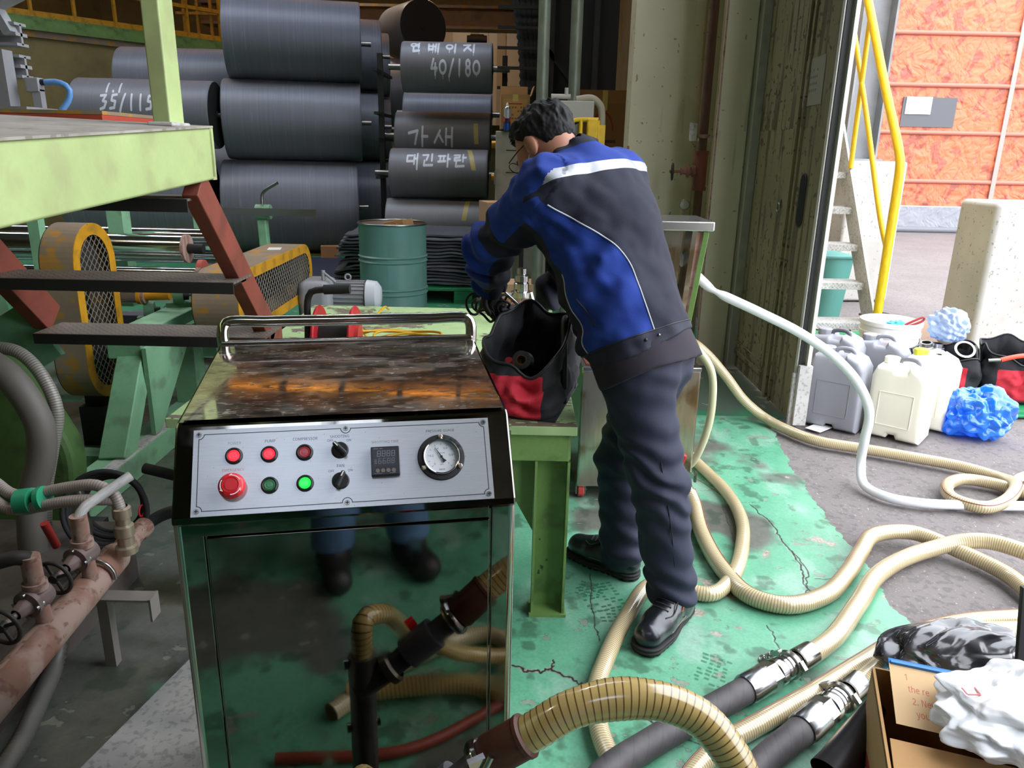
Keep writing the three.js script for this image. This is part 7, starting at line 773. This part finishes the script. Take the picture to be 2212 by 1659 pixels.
  { const ax = neckA.clone().sub(N).normalize().lerp(V(0, 0.45, 0), 0.3).normalize(), d0 = N.clone().addScaledVector(ax, -0.012); part('collar', turned(d0, d0.clone().add(ax), [[0.082, -0.02], [0.079, 0.0], [0.074, 0.028], [0.071, 0.034], [0.067, 0.03], [0.066, -0.02]], 40), navy, t, 'navy stand collar'); }
  // shoes
  const shoe = (heel, toe, ank, lab) => {
    const d = toe.clone().sub(heel), L = d.length(); d.normalize(); const sd = V(-d.z, 0, d.x), A = (k, y, s = 0) => heel.clone().addScaledVector(d, k * L).addScaledVector(sd, s).setY(y), h0 = A(0.1, 0.055), h1 = A(0.45, 0.05), b0 = A(0.66, 0.05), b1 = A(0.86, 0.048), b2 = A(0.7, 0.046, 0.012), up = ank.clone().setY(0.15);
    const foot2 = (x, z) => { const q = (a, b, ra, rb) => cone(x, 0, z, a.clone().setY(0), b.clone().setY(0), ra, rb); return smin(q(h0, h1, 0.039, 0.04), q(b0, b1, 0.05, 0.044), 0.05); };
    const up3 = (x, y, z) => { let e = smin(cone(x, y, z, h0, h1, 0.042, 0.045), cone(x, y, z, b0, b1, 0.049, 0.043), 0.05); e = smin(e, cone(x, y, z, A(0.24, 0.06), up, 0.045, 0.05), 0.05); e = smin(e, cone(x, y, z, A(0.3, 0.09), A(0.62, 0.06), 0.04, 0.038), 0.03); e += 0.003 * (n3(x * 40, y * 40, z * 40) - 0.5); return Math.max(e, 0.022 - y, y - 0.15); };
    const lo = [Math.min(heel.x, toe.x) - 0.1, -0.02, Math.min(heel.z, toe.z) - 0.1], hi = [Math.max(heel.x, toe.x) + 0.1, 0.2, Math.max(heel.z, toe.z) + 0.1];
    const m = part('shoe', muv(flatten(sdfMesh(up3, lo, hi, 0.0045))), mat(0x16181f, 0.3, 0, { clearcoat: 0.4, clearcoatRoughness: 0.25 }), t, lab); part('sole', muv(flatten(sdfMesh((x, y, z) => Math.max(foot2(x, z) - 0.005 - 0.0025 * Math.cos(y * 500), Math.abs(y - 0.0155) - 0.0135 + (Math.sin((x * d.x + z * d.z) * 260) > 0.5 && y < 0.012 ? 0.006 : 0)), lo, hi, 0.004))), mat(0x1e1d1c, 0.75), m); part('top_cuff', torus(0.052, 0.006, 24, 8).applyMatrix4(mat4(up.x, 0.146, up.z, PI / 2, 0, 0)), M.black, m);
    const hit = (k, s) => { let a = 0.03, b = 0.2; for (let i = 0; i < 16; i++) { const y = (a + b) / 2, q = A(k, y, s); up3(q.x, y, q.z) < 0 ? a = y : b = y; } return A(k, a + 0.0015, s); };
    part('laces', [0.44, 0.5, 0.56, 0.62].map((k) => hose([hit(k, -0.026), hit(k + 0.02, 0), hit(k, 0.026)], 0.0024, 6, 0.006)).concat([hose([hit(0.43, 0.0), hit(0.42, 0.03).add(V(0, 0.012, 0)), hit(0.5, 0.045), hit(0.46, 0.02).add(V(0, 0.008, 0)), hit(0.43, 0)], 0.0022, 6, 0.006), hose([hit(0.43, 0), hit(0.46, -0.03).add(V(0, 0.006, 0)), hit(0.6, -0.04), hit(0.7, -0.03)], 0.0022, 6, 0.006)]), mat(0x2b2b2b, 0.8), m);
    part('stitching', [hose([0.3, 0.4, 0.5, 0.6, 0.68].map((k) => { const q = A(k, 0.06 - 0.02 * k, 0); return q.addScaledVector(sd, -0.052); }), 0.0012, 6, 0.008)], mat(0x8f7c66, 0.7), m); return [m, A, sd];
  };
  const [ls, LA, lsd] = shoe(V(0.592, 0, -2.225), V(0.405, 0, -1.965), J.aL, 'black leather safety shoe'); shoe(V(0.45, 0, -2.40), V(0.235, 0, -2.575), J.aR, 'black leather safety shoe');
  { const c = LA(0.42, 0.078).addScaledVector(lsd, -0.0475), u = V(0, 1, 0), r = LA(1, 0).sub(LA(0, 0)).normalize(), p = (a, b) => c.clone().addScaledVector(r, a).addScaledVector(u, b); part('emblem', [hose([p(0, 0.014), p(-0.011, -0.008), p(0.011, -0.008)], 0.0014, 6, 0.004, true), hose([p(-0.006, -0.005), p(0, 0.004), p(0.006, -0.005)], 0.0013, 6, 0.004)], mat(0xc4643a, 0.6), ls, 'small orange triangle emblem'); }
  // tangle of leads in the gloved hand
  const w = thing('wire_bundle', 'tangle of black leads and clips held over the tool bag', 'cable bundle'), o = V(-0.075, 0.955, -2.665); 
  for (let k = 0; k < 10; k++) { const c = o.clone().add(V((hash(k, 1) - 0.62) * 0.11, -0.035 + (hash(k, 2) - 0.5) * 0.06, (hash(k, 3) - 0.5) * 0.08 - 0.0)), R = 0.022 + 0.02 * hash(k, 4), a = hash(k, 5) * 6, b = hash(k, 6) * 2; part('lead', hose(Array.from({ length: 10 }, (_, i) => { const q = i / 10 * 2 * PI; return V(R * Math.cos(q), R * 1.2 * Math.sin(q), 0.008 * Math.sin(q * 2)).applyEuler(new THREE.Euler(b * 0.4, a, 0.3 * a)).add(c); }), 0.0045, 8, 0.008, true), k % 4 === 3 ? mat(0x5a4c40, 0.5) : M.rubber, w); }
  part('box_body', box(0.07, 0.075, 0.05, -0.015, 0.885, -2.66, 0.2, 0.3, 0.1, 0.008), M.black, w); part('clip', [cyl(V(-0.03, 0.97, -2.66), V(0.02, 0.93, -2.64), 0.006), cyl(V(0.02, 0.93, -2.64), V(0.04, 0.88, -2.63), 0.006), box(0.03, 0.02, 0.01, 0.005, 0.853, -2.63)], M.chrome, w);
}
// ---------- viewer, seen only in the polished door ----------
{
  const t = thing('person', 'person in blue jeans and dark boots mirrored in the cabinet door', 'person'), a = V(-0.12, 0, 0.16), b = V(0.14, 0, 0.14);
  const leg = (f, hx) => (x, y, z) => smin(cone(x, y, z, V(f.x, 0.06, f.z), V(f.x * 0.9, 0.5, f.z + 0.02), 0.075, 0.08), cone(x, y, z, V(f.x * 0.9, 0.5, f.z + 0.02), V(hx, 0.9, 0.24), 0.08, 0.1), 0.04), l1 = leg(a, -0.09), l2 = leg(b, 0.09);
  const wr = (x, y, z) => 0.008 * (n3(x * 14, y * 20, z * 14) - 0.5);
  part('body', muv(flatten(sdfMesh((x, y, z) => Math.min(Math.hypot(x, (y - 1.56) / 1.2, z - 0.24) - 0.095, cone(x, y, z, V(0, 1.46, 0.26), V(0, 1.4, 0.27), 0.055, 0.06), cone(x, y, z, V(0, 1.0, 0.25), V(0, 1.35, 0.26), 0.12, 0.12), cone(x, y, z, V(-0.06, 1.4, 0.08), V(-0.09, 1.33, 0.16), 0.03, 0.035), cone(x, y, z, V(0.06, 1.4, 0.08), V(0.09, 1.33, 0.16), 0.03, 0.035)), [-0.3, 0.85, 0.03], [0.3, 1.72, 0.42], 0.014))), mat(0xa9745a, 0.6), t);
  part('jacket', muv(flatten(sdfMesh((x, y, z) => { const d = smin(smin(cone(x, y, z, V(-0.07, 0.9, 0.25), V(-0.09, 1.32, 0.26), 0.12, 0.12), cone(x, y, z, V(0.07, 0.9, 0.25), V(0.09, 1.32, 0.26), 0.12, 0.12), 0.06), Math.min(cone(x, y, z, V(-0.2, 1.34, 0.26), V(-0.26, 1.12, 0.2), 0.07, 0.06), cone(x, y, z, V(-0.26, 1.12, 0.2), V(-0.09, 1.33, 0.16), 0.058, 0.045), cone(x, y, z, V(0.2, 1.34, 0.26), V(0.26, 1.12, 0.2), 0.07, 0.06), cone(x, y, z, V(0.26, 1.12, 0.2), V(0.09, 1.33, 0.16), 0.058, 0.045)), 0.04); return Math.max(d + wr(x, y, z), 0.82 - y); }, [-0.4, 0.78, 0.06], [0.4, 1.5, 0.44], 0.014))), mat(0x23252c, 0.8), t);
  part('jeans', muv(flatten(sdfMesh((x, y, z) => Math.max(smin(smin(l1(x, y, z), l2(x, y, z), 0.03), cone(x, y, z, V(-0.08, 0.88, 0.24), V(0.08, 0.88, 0.24), 0.12, 0.12), 0.05) + wr(x, y, z), 0.1 - y), [-0.3, 0.05, 0.0], [0.3, 1.02, 0.42], 0.012))), mat(0x5a7ba4, 0.85, 0, { bumpMap: weave, bumpScale: 0.0004 }), t, 'faded blue jeans');
  for (const f of [a, b]) part('boot', muv(flatten(sdfMesh((x, y, z) => Math.max(smin(cone(x, y, z, V(f.x, 0.05, f.z + 0.04), V(f.x + (f.x > 0 ? 0.03 : -0.01), 0.045, f.z - 0.15), 0.05, 0.048), cone(x, y, z, V(f.x, 0.06, f.z), V(f.x, 0.16, f.z), 0.055, 0.055), 0.04), 0.003 - y, y - 0.17), [f.x - 0.12, -0.02, f.z - 0.25], [f.x + 0.12, 0.2, f.z + 0.13], 0.008))), mat(0x2a2826, 0.5), t);
  part('hair', muv(flatten(sdfMesh((x, y, z) => Math.max(Math.hypot(x, (y - 1.57) / 1.2, z - 0.25) - 0.103, 1.57 - y + (z - 0.24) * -0.8), [-0.15, 1.4, 0.08], [0.15, 1.75, 0.42], 0.01))), mat(0x141211, 0.6), t);
}
renderer.render(scene, camera);
